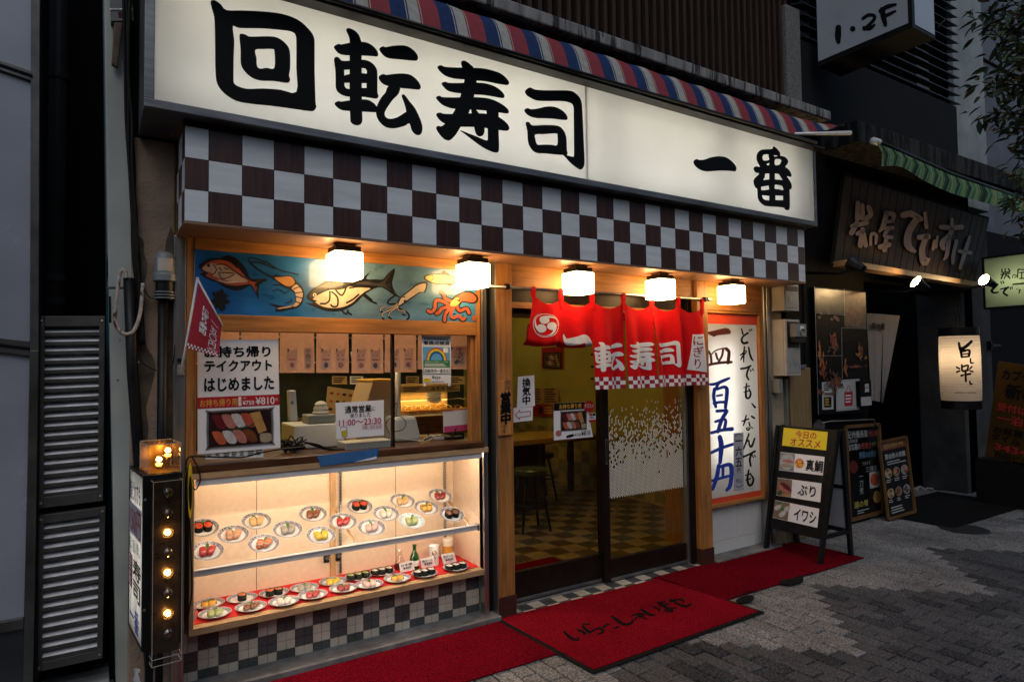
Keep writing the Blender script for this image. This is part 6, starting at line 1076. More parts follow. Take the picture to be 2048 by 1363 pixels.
# ------------------------------------------------------------------ wall between the shop and the neighbour: meters
jw = thing('party_wall', 'narrow strip of beige plaster and scratched wood between the two shops', 'wall', (2.95, .06, 0))
beigep = mat('beige_plaster', (.33, .26, .17), .9, nz=14, amt=.2, bump=.4, bscale=60, big=.2); scr = mat('scratched_board', (.24, .15, .065), .6, nz=8, amt=.3, stretch=(6, 6, .6), dirt=((.30, .31, .30), 9, .63))
b = MB(); b.box(2.775, 2.96, .05, .3, 0, 3.4, beigep); b.build('plaster', jw)
xb0, xb1 = X(1580, 780, .04), X(1622, 780, .04); b = MB(); b.box(xb0, xb1, .04, .3, .0, Z(1600, 735, .04), scr); b.build('board', jw, .004); b = MB(); b.box(xb1, 3.3, .05, .3, 0, 3.4, darkv); b.box(xb0, xb1, .06, .3, Z(1600, 735, .04), 3.4, darkv); b.build('dark_strip', jw)
b = MB(); b.box(2.96, 2.99, .02, .06, 0, 1.4, mat('green_grey_trim', (.13, .15, .11), .6, nz=10, amt=.2)); b.build('trim', jw)
mbx = mat('meter_box_grey', (.40, .38, .34), .5, nz=8, amt=.1, big=.1)
for i, (pt_, pb_, lab) in enumerate(((567, 620, 'upper grey meter box beside the lit price panel, tucked below the canopy'), (638, 751, 'lower grey meter box with a glass electricity meter'))):
    z1_, z0_ = Z(1571, pt_, -.078), Z(1571, pb_, -.078); x0_, x1_ = 2.827, 3.03
    t = thing('meter_box', lab, 'meter box', (2.93, 0, z0_), 'meter boxes'); b = MB(); b.box(x0_, x1_, -.078, .05, z0_, z1_, mbx); b.box(x0_-.001, x0_+.002, -.06, -.057, z0_+.01, z1_-.01, blackm); b.build('case', t, .008)
    b = MB(); b.box(x0_+.015, x1_-.015, -.082, -.078, z0_+.02, z1_-.015, mat('meter_lid', (.30, .30, .28), .4)); b.box(x0_+.06, x0_+.10, -.084, -.082, (z0_+z1_)/2-.04, (z0_+z1_)/2+.01, mbx); b.build('lid', t, .003)
    if i == 0: b = MB(); b.box(x0_+.03, x1_-.02, -.086, -.08, z1_-.06, z1_-.02, blackm); b.build('window', t)
    else:
        b = MB(); b.box(x0_+.02, x1_-.02, -.087, -.08, z1_-.24, z1_-.02, blackm); b.build('window', t)
        b = MB(); b.box(x0_+.05, x1_+.005, -.14, -.087, z1_-.15, z1_-.04, mat('meter_case', (.16, .16, .155), .2, coat=.6)); b.box(x0_+.05, x1_+.005, -.13, -.087, z1_-.2, z1_-.15, blackm); b.box(x0_+.12, x0_+.17, -.143, -.139, z1_-.1, z1_-.06, paper); b.lathe((x0_+.145, -.143, z1_-.11), [(0, 0), (.03, 0), (.03, .004)], steel, 14, (0, -1, 0)); b.build('meter', t, .006)
        b = MB(); P8 = PY(-.0845); b.strokes([[(1578, 712), (1574, 722), (1582, 726), (1578, 738)], [(1586, 715), (1590, 735), (1594, 722), (1600, 738)]], P8, mat('pen_scrawl', (.16, .12, .16), .6), .7); b.build('scrawl', t)
b = MB(); b.box(2.80, 2.86, -.02, .05, Z(1550, 786, 0), Z(1550, 758, 0), greyp); solo(b, 'switch_box', 'small grey switch box on the beige plaster under the meters', 'switch box', bevel=.005)
P8 = PY(-.084); q = [(1585, 731), (1612, 728), (1613, 735), (1586, 738)]; b = poster('small_label', 'small blue printed label under the lower meter box', 'label', PY(.03), q, mat('violet_label', (.12, .12, .18), .5)); lines(b, PY(.03), q, .05, .2, .95, .8, 2, whiteink); done(b)
# ------------------------------------------------------------------ black sandwich board
fF, fB = Vector((2.582, -.012, 0)), Vector((2.592, -.482, 0)); gF, gB = Vector((2.992, -.025, 0)), Vector((2.996, -.493, 0))
tx = 2.765; tz = PX(tx)((1557, 850)).z; ya, yb = PX(tx)((1557, 850)).y, PX(tx)((1676, 858)).y
tF, tB = Vector((tx, ya, tz)), Vector((tx, yb, tz)); hF, hB = Vector((tx+.05, ya, tz)), Vector((tx+.05, yb, tz))
af = thing('sandwich_board', 'black sandwich board with a yellow card above three white cards, standing on the ribbed carpet', 'sandwich board', (2.78, -.25, 0))
for p, q_ in ((fF, tF), (fB, tB), (gF, hF), (gB, hB)): b = MB(); b.bar(p, q_, .045, .026, blackm, (0, 1, 0)); b.build('leg', af, .003)
def fpl(u, v): return (tF*(1-u)+tB*u)*(1-v)+(fF*(1-u)+fB*u)*v
def bpl(u, v): return (hF*(1-u)+hB*u)*(1-v)+(gF*(1-u)+gB*u)*v
nF = (tB-tF).cross(fF-tF).normalized(); nF = nF if nF.x < 0 else -nF; nB = Vector((-nF.x, nF.y, nF.z))
b = MB(); b.slab([fpl(.03, 0)+nF*.008, fpl(.97, 0)+nF*.008, fpl(.97, .82)+nF*.008, fpl(.03, .82)+nF*.008], -nF*.014, blackm); b.build('front_board', af, .002)
b = MB(); wb_ = mat('board_white_inside', (.42, .45, .47), .5, nz=4, amt=.08, big=.1); b.slab([bpl(.05, .03), bpl(.95, .03), bpl(.95, .78), bpl(.05, .78)], nF*.01, wb_); b.build('back_board', af)
b = MB()
for p, q_ in ((bpl(0, .45), bpl(1, .45)), (bpl(0, .80), bpl(1, .80)), (fpl(1, .8), bpl(1, .8)), (fpl(0, .8), bpl(0, .8))): b = MB(); b.bar(p, q_, .025, .03, blackm); b.build('crossbar', af)
AP = Pl(fpl(0, 0)+nF*.0095, nF); AC = (1520, 830, 4.2588)
q = cr(*AC, [(203, 105), (578, 142), (562, 298), (188, 256)]); b = MB(); b.slab([AP(p) for p in q], -nF*.0015, mat('yellow_card', (.75, .62, .01), .4)); T(b, AP, q, '今日の', .28, .08, .75, .48, redink, .02); T(b, AP, q, 'オススメ', .18, .52, .86, .93, redink, .02); b.build('yellow_card', af)
cards = [([(173, 312), (550, 353), (535, 512), (160, 465)], '真鯛', .60, .98, .24, .85), ([(150, 530), (524, 578), (513, 740), (138, 680)], 'ぶり', .48, .88, .22, .78), ([(128, 720), (504, 795), (488, 957), (107, 870)], 'イワシ', .46, .95, .22, .84)]
for i, (qc, t_, u0, u1, v0, v1) in enumerate(cards):
    q = cr(*AC, qc); b = MB(); b.slab([AP(p) for p in q], -nF*.0015, paperg)
    Fq(b, AP, q, .0, .02, .335, .98, (photo['grey'], photo['woodp'], photo['woodp'])[i])
    if i == 0:
        b.fill([disc2d(*inq(q, .17, .5), 14, 16, 20)], AP, photo['plate']); b.fill([smooth([inq(q, u, v) for u, v in ((.05, .5), (.15, .36), (.30, .42), (.31, .52), (.18, .55))], 2)], AP, photo['pink']); b.fill([smooth([inq(q, u, v) for u, v in ((.04, .72), (.14, .58), (.28, .66), (.29, .76), (.14, .80))], 2)], AP, photo['ginger'])
        b.fill([[inq(q, .45+math.cos(a)*(.115 if k_ % 2 else .085), .5+math.sin(a)*(.30 if k_ % 2 else .22)) for k_, a in enumerate([6.2832*k_/32 for k_ in range(32)])]], AP, redband); T(b, AP, q, '高級\n希少部位', .36, .32, .54, .68, yelink, .03)
    if i == 1:
        for (du, dv_) in ((0, 0), (.05, -.16)): b.fill([smooth([inq(q, u+du, v+dv_) for u, v in ((.02, .42), (.12, .40), (.25, .62), (.29, .82), (.18, .78), (.06, .58))], 2)], AP, photo['tuna' if du else 'pink'])
        b.fill([smooth([inq(q, u, v) for u, v in ((.02, .80), (.10, .70), (.14, .92), (.05, .97))], 2)], AP, photo['green']); b.fill([smooth([inq(q, u, v) for u, v in ((.12, .86), (.32, .80), (.30, .95), (.14, .97))], 2)], AP, photo['egg'])
    if i == 2:
        for cu, cv in ((.08, .35), (.20, .66), (.28, .36)): b.fill([smooth([inq(q, cu+x_, cv+y_) for x_, y_ in ((-.08, .1), (-.02, -.1), (.07, -.2), (.06, .05), (-.03, .22))], 2)], AP, photo['white'])
        for cu, cv in ((.10, .14), (.19, .42)): b.fill([disc2d(*inq(q, cu, cv), 4, 3.4, 7)], AP, greenink)
    T(b, AP, q, t_, u0, v0, u1, v1, ink, .022); b.build('menu_card', af)
# ------------------------------------------------------------------ grill restaurant next door
nbm = mat('black_stained_wall', (.005, .0048, .0048), .9, spec=.1, nz=7, amt=.4, bump=.3, bscale=30); nbd = mat('dark_slate_wall', (.009, .0095, .011), .8, spec=.15, nz=5, amt=.3, big=.3)
gr = thing('grill_restaurant', 'dark restaurant front next door with a black doorway and a weathered ledge', 'restaurant', (5.2, .2, 0))
dx0, dx1 = 4.35, 6.55
b = MB(); b.box(3.25, dx0, .08, .5, 0, 3.6, nbm); b.box(dx1, 6.75, .1, 1.2, 0, 3.6, nbm); b.box(dx0, dx1, .08, .5, 2.35, 3.6, nbm); b.box(dx0, dx1, 1.6, 1.7, 0, 2.4, darkv); b.box(dx0-.1, dx0, .5, 1.6, 0, 2.4, darkv); b.box(6.75, 11, 1.6, 1.8, 0, 3.6, nbm); b.box(7.3, 22, 1.1, 1.25, 0, 3.6, darkv); b.build('wall', gr)  # last black sheet is added to darken the foot of the far building
gl = -.30; b = MB(); za, zb_ = Z(1725, 284, gl), Z(1720, 240, gl); b.box(X(1716, 260, gl), 11, gl, .1, za, zb_, mat('dark_weathered_ledge', (.035, .035, .034), .85, nz=6, amt=.4, stretch=(3, 3, .4), bump=.3, bscale=40, dirt=((.008, .008, .008), 5, .47))); b.build('ledge', gr, .008)
uz = Z(1725, 132, 0); ux = X(1917, 300, 0); b = MB(); b.box(3.3, ux, .0, .4, zb_, uz, nbd); b.build('parapet', gr, .01)
b = MB(); b.box(3.3, ux+.6, .7, .8, zb_, 9, nbd); b.build('upper_wall', gr)
b = MB(); lx1 = X(1905, 150, .1); blm = mat('louvre_black', (.02, .02, .021), .5, .3, nz=8, amt=.4)
for i in range(34): z_ = uz+.06+i*.105; b.hexa([(3.4, .02, z_), (lx1, .02, z_), (lx1, .03, z_+.02), (3.4, .03, z_+.02), (3.4, .16, z_+.05), (lx1, .16, z_+.05), (lx1, .16, z_+.07), (3.4, .16, z_+.07)], blm)
for x_ in (3.6, 4.4, 5.2, lx1-.35, lx1-.15): b.box(x_, x_+.03, .1, .2, uz, uz+3.8, blm)
b.build('louvre_screen', gr)
pg = mat('pale_concrete', (.25, .28, .28), .8, nz=5, amt=.15, big=.25, bump=.15, bscale=50)
px0, px1 = X(1906, 100, .35), X(1966, 100, .35); b = MB(); b.box(px0, px1, .35, 1.2, zb_-.2, 10, pg); b.build('pale_pier', gr, .01)
wp = thing('side_pier', 'pale grey plastered pier at street level behind the paper lantern', 'pier', (7.0, .1, 0)); x0, x1 = X(1928, 760, .1), X(1986, 760, .1); b = MB(); b.box(x0, x1, .1, .6, 0, 3.3, mat('dim_plaster', (.06, .06, .06), .85, nz=5, amt=.2, big=.3)); b.build('shaft', wp, .01)
b = MB()
for py in (690, 870): zz = Z(1965, py, .1); b.box(x1-.12, x1+.1, .04, .1, zz-.012, zz+.012, blackm); b.box(x1-.14, x1-.11, .05, .1, zz-.05, zz+.05, blackm)
b.build('bracket', wp)
fb_ = thing('far_building', 'bluish grey building rising behind the pale pier and the tree', 'building', (11, 1.5, 0)); b = MB(); b.box(px1+.05, 22, 1.3, 8, 0, 12, mat('blue_grey_wall', (.095, .105, .13), .75, nz=3, amt=.2, big=.25)); b.build('wall', fb_)
b = MB(); b.box(px1+.1, 22, 1.27, 1.3, 6.6, 6.63, darkv)
for k_ in range(6):
    for j in range(3): b.lathe((px1+.8+k_*1.1, 1.3, 4.6+j*1.1), [(.03, 0), (.03, .004), (0, .004)], darkv, 8, (0, -1, 0))
b.build('joints', fb_)
# projecting floor sign
X0 = 3.4; FP = PX(X0); A1, A2 = FP((1635, 122)), FP((1826, 55)); zf = (A1.z+A2.z)/2
fs = thing('floor_sign', 'big white projecting sign box lettered 1.2F high above the ledge', 'sign', (X0+.18, A1.y, zf)); xe = 3.77; ht = 1.6; opal = mat('unlit_opal_panel', (.40, .43, .46), .3, nz=3, amt=.06, coat=.2)
b = MB(); y0, y1 = A2.y, A1.y
b.box(X0, xe, y0, y1, zf-.03, zf+ht, blackm); b.build('housing', fs, .004)
b = MB(); b.box(X0-.004, X0-.0005, y0+.035, y1-.01, zf+.02, zf+ht-.02, opal); b.box(X0+.03, xe-.02, y0-.004, y0-.0005, zf+.0, zf+ht-.02, opal); b.build('face_panel', fs)
FC = (1540, 0, 4.0079); b = MB(); FPl = PX(X0-.0045); b.strokes([cr(*FC, p) for p in ([(548, 222, 46), (545, 290, 50), (548, 335, 36)], [(745, 150, 26), (790, 122, 30), (838, 130, 26), (825, 170, 28), (755, 235, 26)], [(755, 225, 34), (800, 228, 34), (838, 200, 18)], [(900, 75, 40), (908, 130, 44), (925, 200, 32)], [(885, 90, 34), (940, 55, 36), (1005, 38, 24)], [(915, 135, 26), (960, 112, 28), (1005, 90, 18)])], FPl, ink); b.fill([disc2d(1540+663/4.0079, 232/4.0079, 5.6, n=14)], FPl, ink); b.build('lettering', fs)
spotA = lamp('dim_spot_lamp_face', (1, .78, .5), 14.)
# wooden name board with pale characters, spot lamps
NQ = ((1690, 352), (1978, 438), (1946, 574), (1668, 530)); N0 = [PY(y_)(p) for p, y_ in zip(NQ, (.0, .0, -.16, -.16))]
nbo = thing('name_board', 'dark wooden name board with pale carved characters, lit from below by spot lamps', 'sign board', tuple((N0[2]+N0[3])/2)); nn = (N0[1]-N0[0]).cross(N0[3]-N0[0]).normalized(); nn = nn if nn.y < 0 else -nn; NP = Pl(N0[0], nn)
pw_ = mat('dark_stained_planks', (.022, .013, .007), .6, nz=7, amt=.4, stretch=(6, 6, .5), bump=.1, spec=.15)
b = MB(); npk = 22
for i in range(npk):
    u0, u1 = i/npk, (i+1)/npk-.004; a, c = N0[0].lerp(N0[1], u0), N0[0].lerp(N0[1], u1); d, e_ = N0[3].lerp(N0[2], u1), N0[3].lerp(N0[2], u0); o_ = nn*(.0015*(i % 2)); b.slab([a+o_, c+o_, d+o_, e_+o_], -nn*.03, pw_)
b.bar(N0[3]+nn*.05, N0[2]+nn*.05, .12, .05, mat('glow_toned_rail', (.15, .085, .038), .5, nz=9, amt=.3)); b.bar(N0[0]-nn*.01, N0[1]-nn*.01, .02, .05, nbm); b.bar(N0[0]-nn*.02, N0[3]-nn*.02, .03, .03, nbm); b.bar(N0[1]-nn*.02, N0[2]-nn*.02, .03, .03, nbm); b.build('planks', nbo)  # the lamps' warm glow is put into the rail's lighter brown
carv = mat('carved_character', (.15, .095, .055), .5, nz=8, amt=.3); NC = (1640, 250, 3.407)
b = MB()
for pts in ([(258,530,30),(255,640,34)], [(290,545,26),(290,635,34)], [(330,560,34),(345,610,36),(310,640,34)], [(220,690,30),(320,665,30)], [(250,670,34),(215,735,36)], [(255,740,28),(290,720,26)], [(290,710,30),(275,820,36)], [(300,740,24),(312,820,30)], [(345,815,18),(350,745,22),(382,750,24),(380,808,16)], [(455,600,34),(430,690,34),(405,725,16)], [(450,600,30),(500,610,30),(495,650,24)], [(450,660,22),(495,655,22)], [(450,705,28),(495,700,26)], [(470,700,26),(440,755,26),(490,765,26)], [(410,830,34),(470,815,34)], [(450,780,26),(440,850,34)], [(565,615,40),(620,605,44),(685,640,36)], [(660,640,44),(605,730,48),(600,820,50),(645,860,24)], [(715,600,22),(725,695,28)], [(675,765,34),(735,760,40)], [(725,760,34),(695,850,40),(710,940,44),(745,905,20)], [(780,790,20),(770,845,22)], [(800,760,16),(790,830,22)], [(825,695,30),(900,700,34),(965,695,34)], [(900,640,20),(890,740,34),(835,800,40),(840,840,30)], [(880,760,30),(865,880,28),(845,915,14)], [(930,790,24),(910,880,26),(905,940,22)], [(950,860,24),(1025,870,26)], [(1020,760,18),(990,860,28),(955,975,22)]): b.fill([stroke2d(cr(*NC, pts))], NP, carv, off=.008, thick=.012)
b.build('lettering', nbo)
for i, (px, py, lab, y_, ax, lit) in enumerate(((1704, 526, 'black spot lamp seen from behind, aimed up at the dark name board', -.42, (.1, .8, .5), True), (1833, 564, 'glowing spot lamp under the middle of the dark name board', -.42, (-.72, .38, .5), True), (1969, 560, 'glowing spot lamp in front of the pale green sign', -.5, (-.85, .30, .35), True))):
    c = PY(y_)((px, py)); ax = Vector(ax).normalized(); s_ = thing('spot_lamp', lab, 'spot lamp', tuple(c), 'spot lamps next door'); r_ = .062
    b = MB(); b.lathe(c, [(0, -.13), (.03, -.125), (.04, -.06), (r_, .0), (r_, .012), (r_*.93, .012), (r_*.93, .0)], blackm, 20, tuple(ax)); b.build('housing', s_)
    b = MB(); b.lathe(c, [(0, .006), (r_*.93, .004)], spotL if i else spotA, 20, tuple(ax)); b.build('lens', s_)
    b = MB(); b.tube([c-ax*.1, c-ax*.1+Vector((0, .2, -.02)), Vector((c.x-.03, .0, c.z-.03))], .012, blackm); b.build('arm', s_)
# green awning
ga = thing('green_awning', 'green and yellow striped awning sagging in front of the dark name board', 'awning', (5.5, -.4, 3.2)); g1, g2, g3, g4 = (mat('awning_'+k, c, .7, nz=20, amt=.25) for k, c in (('deep_green', (.025, .075, .03)), ('leaf_green', (.07, .16, .05)), ('yellow_green', (.17, .18, .05)), ('blackish', (.012, .02, .012))))
b = MB(); up_e = [(1752, 283), (1800, 303), (1850, 325), (1900, 347), (1960, 368), (2060, 402)]; lo_e = [(1762, 333), (1802, 334), (1850, 362), (1900, 385), (1960, 403), (2060, 430)]; N_ = 84
ue, le = smooth(up_e, 20, False), smooth(lo_e, 20, False)
for i in range(N_):
    i0, i1 = int(i*(len(ue)-1)/N_), int((i+1)*(len(ue)-1)/N_); m = (g1, g2, g3, g2, g1, g4, g2)[i % 7]; UA, UB, LA, LB = PY(-.42)(ue[i0]), PY(-.42)(ue[i1]), PY(-.52)(le[i0]), PY(-.52)(le[i1]); k_ = .006*math.sin(i*.9)
    b.add([UA, UB, UB.lerp(LB, .5)+Vector((0, k_-.03, 0)), UA.lerp(LA, .5)+Vector((0, k_-.03, 0)), LB, LA], [(0, 1, 2, 3), (3, 2, 4, 5)], m, True)
b.build('fabric', ga); b = MB(); b.tube([PY(-.42)(p) for p in up_e], .022, blackm); b.lathe(PY(-.42)((1752, 283)), [(0, -.06), (.03, -.05), (.03, .04), (0, .05)], alu, 12, (1, 0, 0)); b.build('roller', ga)
# photo poster board, small papers, curtain
q = [(1629, 573), (1732, 583), (1738, 825), (1635, 828)]; P8 = PY(.03); b = poster('grill_poster', 'tall black poster board of fire and grilling photos beside the dark doorway', 'poster', P8, q, ink, .03)
ph = lambda n, c: mat('photo_'+n, c, .35, nz=16, amt=.6); fire, ember, meat, smoke = ph('fire', (.45, .13, .02)), ph('ember', (.22, .04, .01)), ph('meat', (.12, .05, .025)), ph('smoke', (.05, .03, .015))
Fq(b, P8, q, .01, .01, .57, .20, smoke); Fq(b, P8, q, .575, .01, .99, .30, ph('skewers', (.13, .06, .025)))
rnd = random.Random(8)
for k_ in range(26): u, v = rnd.uniform(.6, .97), rnd.uniform(.14, .28); b.fill([disc2d(*inq(q, u, v), rnd.uniform(1.5, 4), rnd.uniform(2, 6), 7)], P8, rnd.choice((meat, ph('char', (.2, .09, .04)))))
for k_ in range(10): u, v = rnd.uniform(.08, .45), rnd.uniform(.19, .27); b.fill([disc2d(*inq(q, u, v), 3.5, 3, 7)], P8, meat)
for (u, v, w_, h_, m, c_) in ((.36, .42, .09, .06, ember, 16), (.33, .47, .10, .03, meat, 10), (.38, .37, .05, .02, fire, 3), (.86, .49, .05, .05, ember, 10), (.88, .53, .09, .02, fire, 7), (.56, .61, .05, .06, fire, 9), (.76, .62, .14, .012, ember, 10), (.09, .57, .06, .09, fire, 12), (.13, .66, .06, .07, ember, 12), (.33, .74, .12, .08, meat, 22), (.36, .76, .10, .05, ember, 9), (.06, .83, .06, .03, ember, 8), (.2, .83, .2, .01, meat, 8)):
    for _ in range(c_):
        uu, vv = u+rnd.gauss(0, w_*.5), v+rnd.gauss(0, h_*.5); a_ = rnd.uniform(-.9, .9); l_ = rnd.uniform(.25, .6); uu = min(.97, max(.03, uu))
        b.strokes([[inq(q, max(.02, min(.98, uu-math.sin(a_)*w_*l_)), vv-math.cos(a_)*h_*l_)+(1.,), inq(q, uu, vv)+(rnd.uniform(1.5, 4),), inq(q, max(.02, min(.98, uu+math.sin(a_+.5)*w_*l_)), vv+math.cos(a_)*h_*l_)+(1.,)]], P8, m)
for p0, p1 in (((.575, 0), (.575, .285)), ((.01, .205), (.57, .205)), ((.51, .31), (.99, .305)), ((.51, .31), (.50, .97 if False else .72)), ((.01, .54), (.50, .535)), ((0, 0), (.02, 1))): b.strokes([[inq(q, *p0), inq(q, *p1)]], P8, photo['white'], .5)
done(b)
for nm, lab, q in (('small_flyer', 'small white flyer with a dark panel, taped low on the grill poster', [(1644, 764), (1667, 762), (1667, 818), (1645, 819)]), ('bag_flyer', 'cream flyer with a drawing of a red carrier bag, low on the grill poster', [(1672, 760), (1719, 757), (1719, 818), (1673, 822)])):
    P8 = PY(.025); b = poster(nm, lab, 'flyer', P8, q, mat(nm+'_paper', (.48, .47, .44), .6))
    if nm[0] == 's': lines(b, P8, q, .15, .07, .85, .35, 4, ink); Fq(b, P8, q, .16, .55, .82, .92, ink); lines(b, P8, q, .25, .6, .75, .88, 5, goldink); b.fill([disc2d(*inq(q, .35, .42), 2, 3, 8)], P8, photo['salmon'])
    else:
        Fq(b, P8, q, .35, .40, .70, .86, redink); b.strokes([[inq(q, *p) for p in ((.42, .40), (.50, .22), (.56, .22), (.64, .40))]], P8, redink, 1.1); lines(b, P8, q, .40, .50, .65, .8, 3, whiteink)
        T(b, P8, q, '炭屋', .10, .12, .30, .2, ink, .03); T(b, P8, q, 'でです', .07, .21, .34, .29, ink, .03)
        for r_ in ((.04, .04, .96, .046), (.04, .954, .96, .96), (.04, .04, .046, .96), (.954, .04, .96, .96)): Fq(b, P8, q, *r_, plinth)
    done(b)
q = [(1720, 762), (1742, 760), (1744, 810), (1722, 812)]; P8 = PY(-.02); b = poster('flyer_holder', 'small holder of black and white flyers at the corner of the grill poster', 'flyer holder', P8, q, ink, .06); Fq(b, P8, q, .02, .64, .98, .99, photo['white']); T(b, P8, q, '炭\n屋', .4, .12, .8, .45, whiteink, .02); done(b)
b = MB(); cpl_ = PY(.12); cl = mat('grey_linen', (.30, .26, .235), .85, nz=50, amt=.12); n, m_ = 14, 10
def wcq(u, v, L_): xl = 1733 if L_ else 1765; a, c, d, e_ = ((1733, 626), (1767, 628), (1760, 803), (1742, 800)) if L_ else ((1767, 628), (1800, 631), (1766, 806), (1763, 804)); p = (a[0]*(1-u)*(1-v)+c[0]*u*(1-v)+d[0]*u*v+e_[0]*(1-u)*v, a[1]*(1-u)*(1-v)+c[1]*u*(1-v)+d[1]*u*v+e_[1]*(1-u)*v); return cpl_(p, .01*math.sin(u*14)*v)
for L_ in (True, False): b.add([wcq(i/n, j/m_, L_) for j in range(m_+1) for i in range(n+1)], [(j*(n+1)+i, (j+1)*(n+1)+i, (j+1)*(n+1)+i+1, j*(n+1)+i+1) for j in range(m_) for i in range(n)], cl, True)
T(b, PY(.10), [(1743, 643), (1770, 645), (1770, 660), (1743, 658)], '炭の屋', .02, .1, .98, .95, ink, .04); solo(b, 'linen_curtain', 'long grey linen split curtain at the dark doorway', 'curtain')
# lantern
lc = PY(-.15)((1920, 735)); hz_ = (Z(1920, 672, -.15), Z(1920, 800, -.15)); LR = .19
ln = thing('paper_lantern', 'glowing white paper lantern with black brush writing and black rims', 'lantern', (lc.x, -.15, hz_[1])); b = MB(); prof = []; n = 44; hh = hz_[0]-hz_[1]
for i in range(n+1): t_ = i/n; prof.append((LR*(1-.035*(2*t_-1)**4)+(.0018 if i % 2 else -.0018), hh*t_))
b.lathe((lc.x, -.15, hz_[1]), prof, lanternpaper, 40); b.build('shade', ln)
b = MB(); b.lathe((lc.x, -.15, hz_[0]), [(LR*.97, 0), (LR*.98, .005), (LR*.98, .09), (LR*.8, .092)], blackm, 32); b.build('rim', ln); b = MB(); b.lathe((lc.x, -.15, hz_[1]), [(LR*.97, 0), (LR*.98, -.005), (LR*.98, -.09), (LR*.8, -.092)], blackm, 32); b.build('rim', ln); b = MB(); b.tube([(lc.x-.05, -.15, hz_[0]+.09), (lc.x-.05, -.14, hz_[0]+.35)], .006, blackm); b.tube([(lc.x+.05, -.15, hz_[0]+.09), (lc.x+.05, -.14, hz_[0]+.35)], .006, blackm); b.build('hook', ln)
b = MB(); b.lathe((lc.x-.02, -.15, (hz_[0]+hz_[1])/2+.12), [(0, .05), (.035, .035), (.045, 0), (.03, -.04), (0, -.05)], lamp('lantern_bulb', (1, .70, .40), 26.), 14); b.build('bulb', ln)
b = MB(); vd = (CAM-Vector((lc.x, -.15, CAM.z))).normalized(); sd_ = Vector((-vd.y, vd.x, 0)); sd_ = sd_ if sd_.dot(rt) > 0 else -sd_
class Cyl:
    def __call__(s, p, off=0):
        d = ray(*p[:2]); o = CAM-Vector((lc.x, -.15, 0)); R_ = LR+.003+off; A = d.x**2+d.y**2; B = o.x*d.x+o.y*d.y; C2 = o.x**2+o.y**2-R_*R_; D = B*B-A*C2; t = (-B-math.sqrt(max(D, 0)))/A; return CAM+d*t
cyl = Cyl(); LC = (1840, 480, 2.726)
b.strokes([cr(*LC, p) for p in ([(212,560,12),(222,598,18),(245,602,16)], [(280,552,16),(250,580,18),(222,592,14)], [(222,605,14),(228,636,14)], [(222,608,12),(268,600,14),(266,632,14)], [(230,622,8),(262,618,8)], [(232,636,10),(262,634,10)], [(275,645,8),(277,668,10),(292,668,6)], [(200,692,10),(215,700,10)], [(202,718,12),(218,712,8)], [(228,680,10),(232,712,12),(262,708,12)], [(230,690,10),(262,682,10),(258,705,10)], [(282,690,10),(270,702,8)], [(288,716,10),(272,712,8)], [(225,738,12),(275,728,12)], [(248,712,12),(250,768,12)], [(272,768,8),(275,784,10),(288,782,6)])], cyl, ink)
for k_ in range(11): b.fill([[(1840+(190+k_*10)/2.726, 480+828/2.726), (1840+(198+k_*10)/2.726, 480+828/2.726), (1840+(198+k_*10)/2.726, 480+838/2.726), (1840+(190+k_*10)/2.726, 480+838/2.726)]], cyl, photo['lip']) if False else None
vs, fs_ = glyphs('APPETIZING, ENJOYING', .01, 'CENTER', 1.); b.add([cyl((1840+(190+116*x_)/2.726, 480+(827+11*y_)/2.726), .002) for x_, y_ in vs], fs_, ink); b.build('lettering', ln)
# pale green lit sign
GX = 6.35; GPl = PX(GX); gq = [(1968, 518), (2110, 500), (2110, 606), (1971, 614)]; GA = [GPl(p) for p in gq]; z0_, z1_ = (GA[2].z+GA[3].z)/2, (GA[0].z+GA[1].z)/2; ga0, ga1 = GA[1].y, GA[0].y
gs = thing('green_sign', 'pale green lit projecting sign with black brush writing', 'sign', (GX+.1, (ga0+ga1)/2, z0_)); b = MB()
b.box(GX-.012, GX+.2, ga0-.02, ga0, z0_-.02, z1_+.02, blackm); b.box(GX-.012, GX+.2, ga1, ga1+.02, z0_-.02, z1_+.02, blackm); b.box(GX-.012, GX+.2, ga0, ga1, z0_-.02, z0_, blackm); b.box(GX-.012, GX+.2, ga0, ga1, z1_, z1_+.02, blackm); b.box(GX+.19, GX+.2, ga0, ga1, z0_, z1_, inner); b.box(GX+.04, GX+.09, ga1+.02, .15, (z0_+z1_)/2-.02, (z0_+z1_)/2+.02, blackm); b.build('housing', gs)
b = MB(); b.box(GX, GX+.004, ga0, ga1, z0_, z1_, greenface); b.build('face_panel', gs); b = MB(); b.tube([(GX+.12, ga0+.1, (z0_+z1_)/2), (GX+.12, ga1-.1, (z0_+z1_)/2)], .015, lamp('green_sign_tube', (1, 1, .85), 6.5)); b.build('tube_light', gs)
b = MB(); GL = PX(GX-.003); GC = (1640, 250, 3.407)
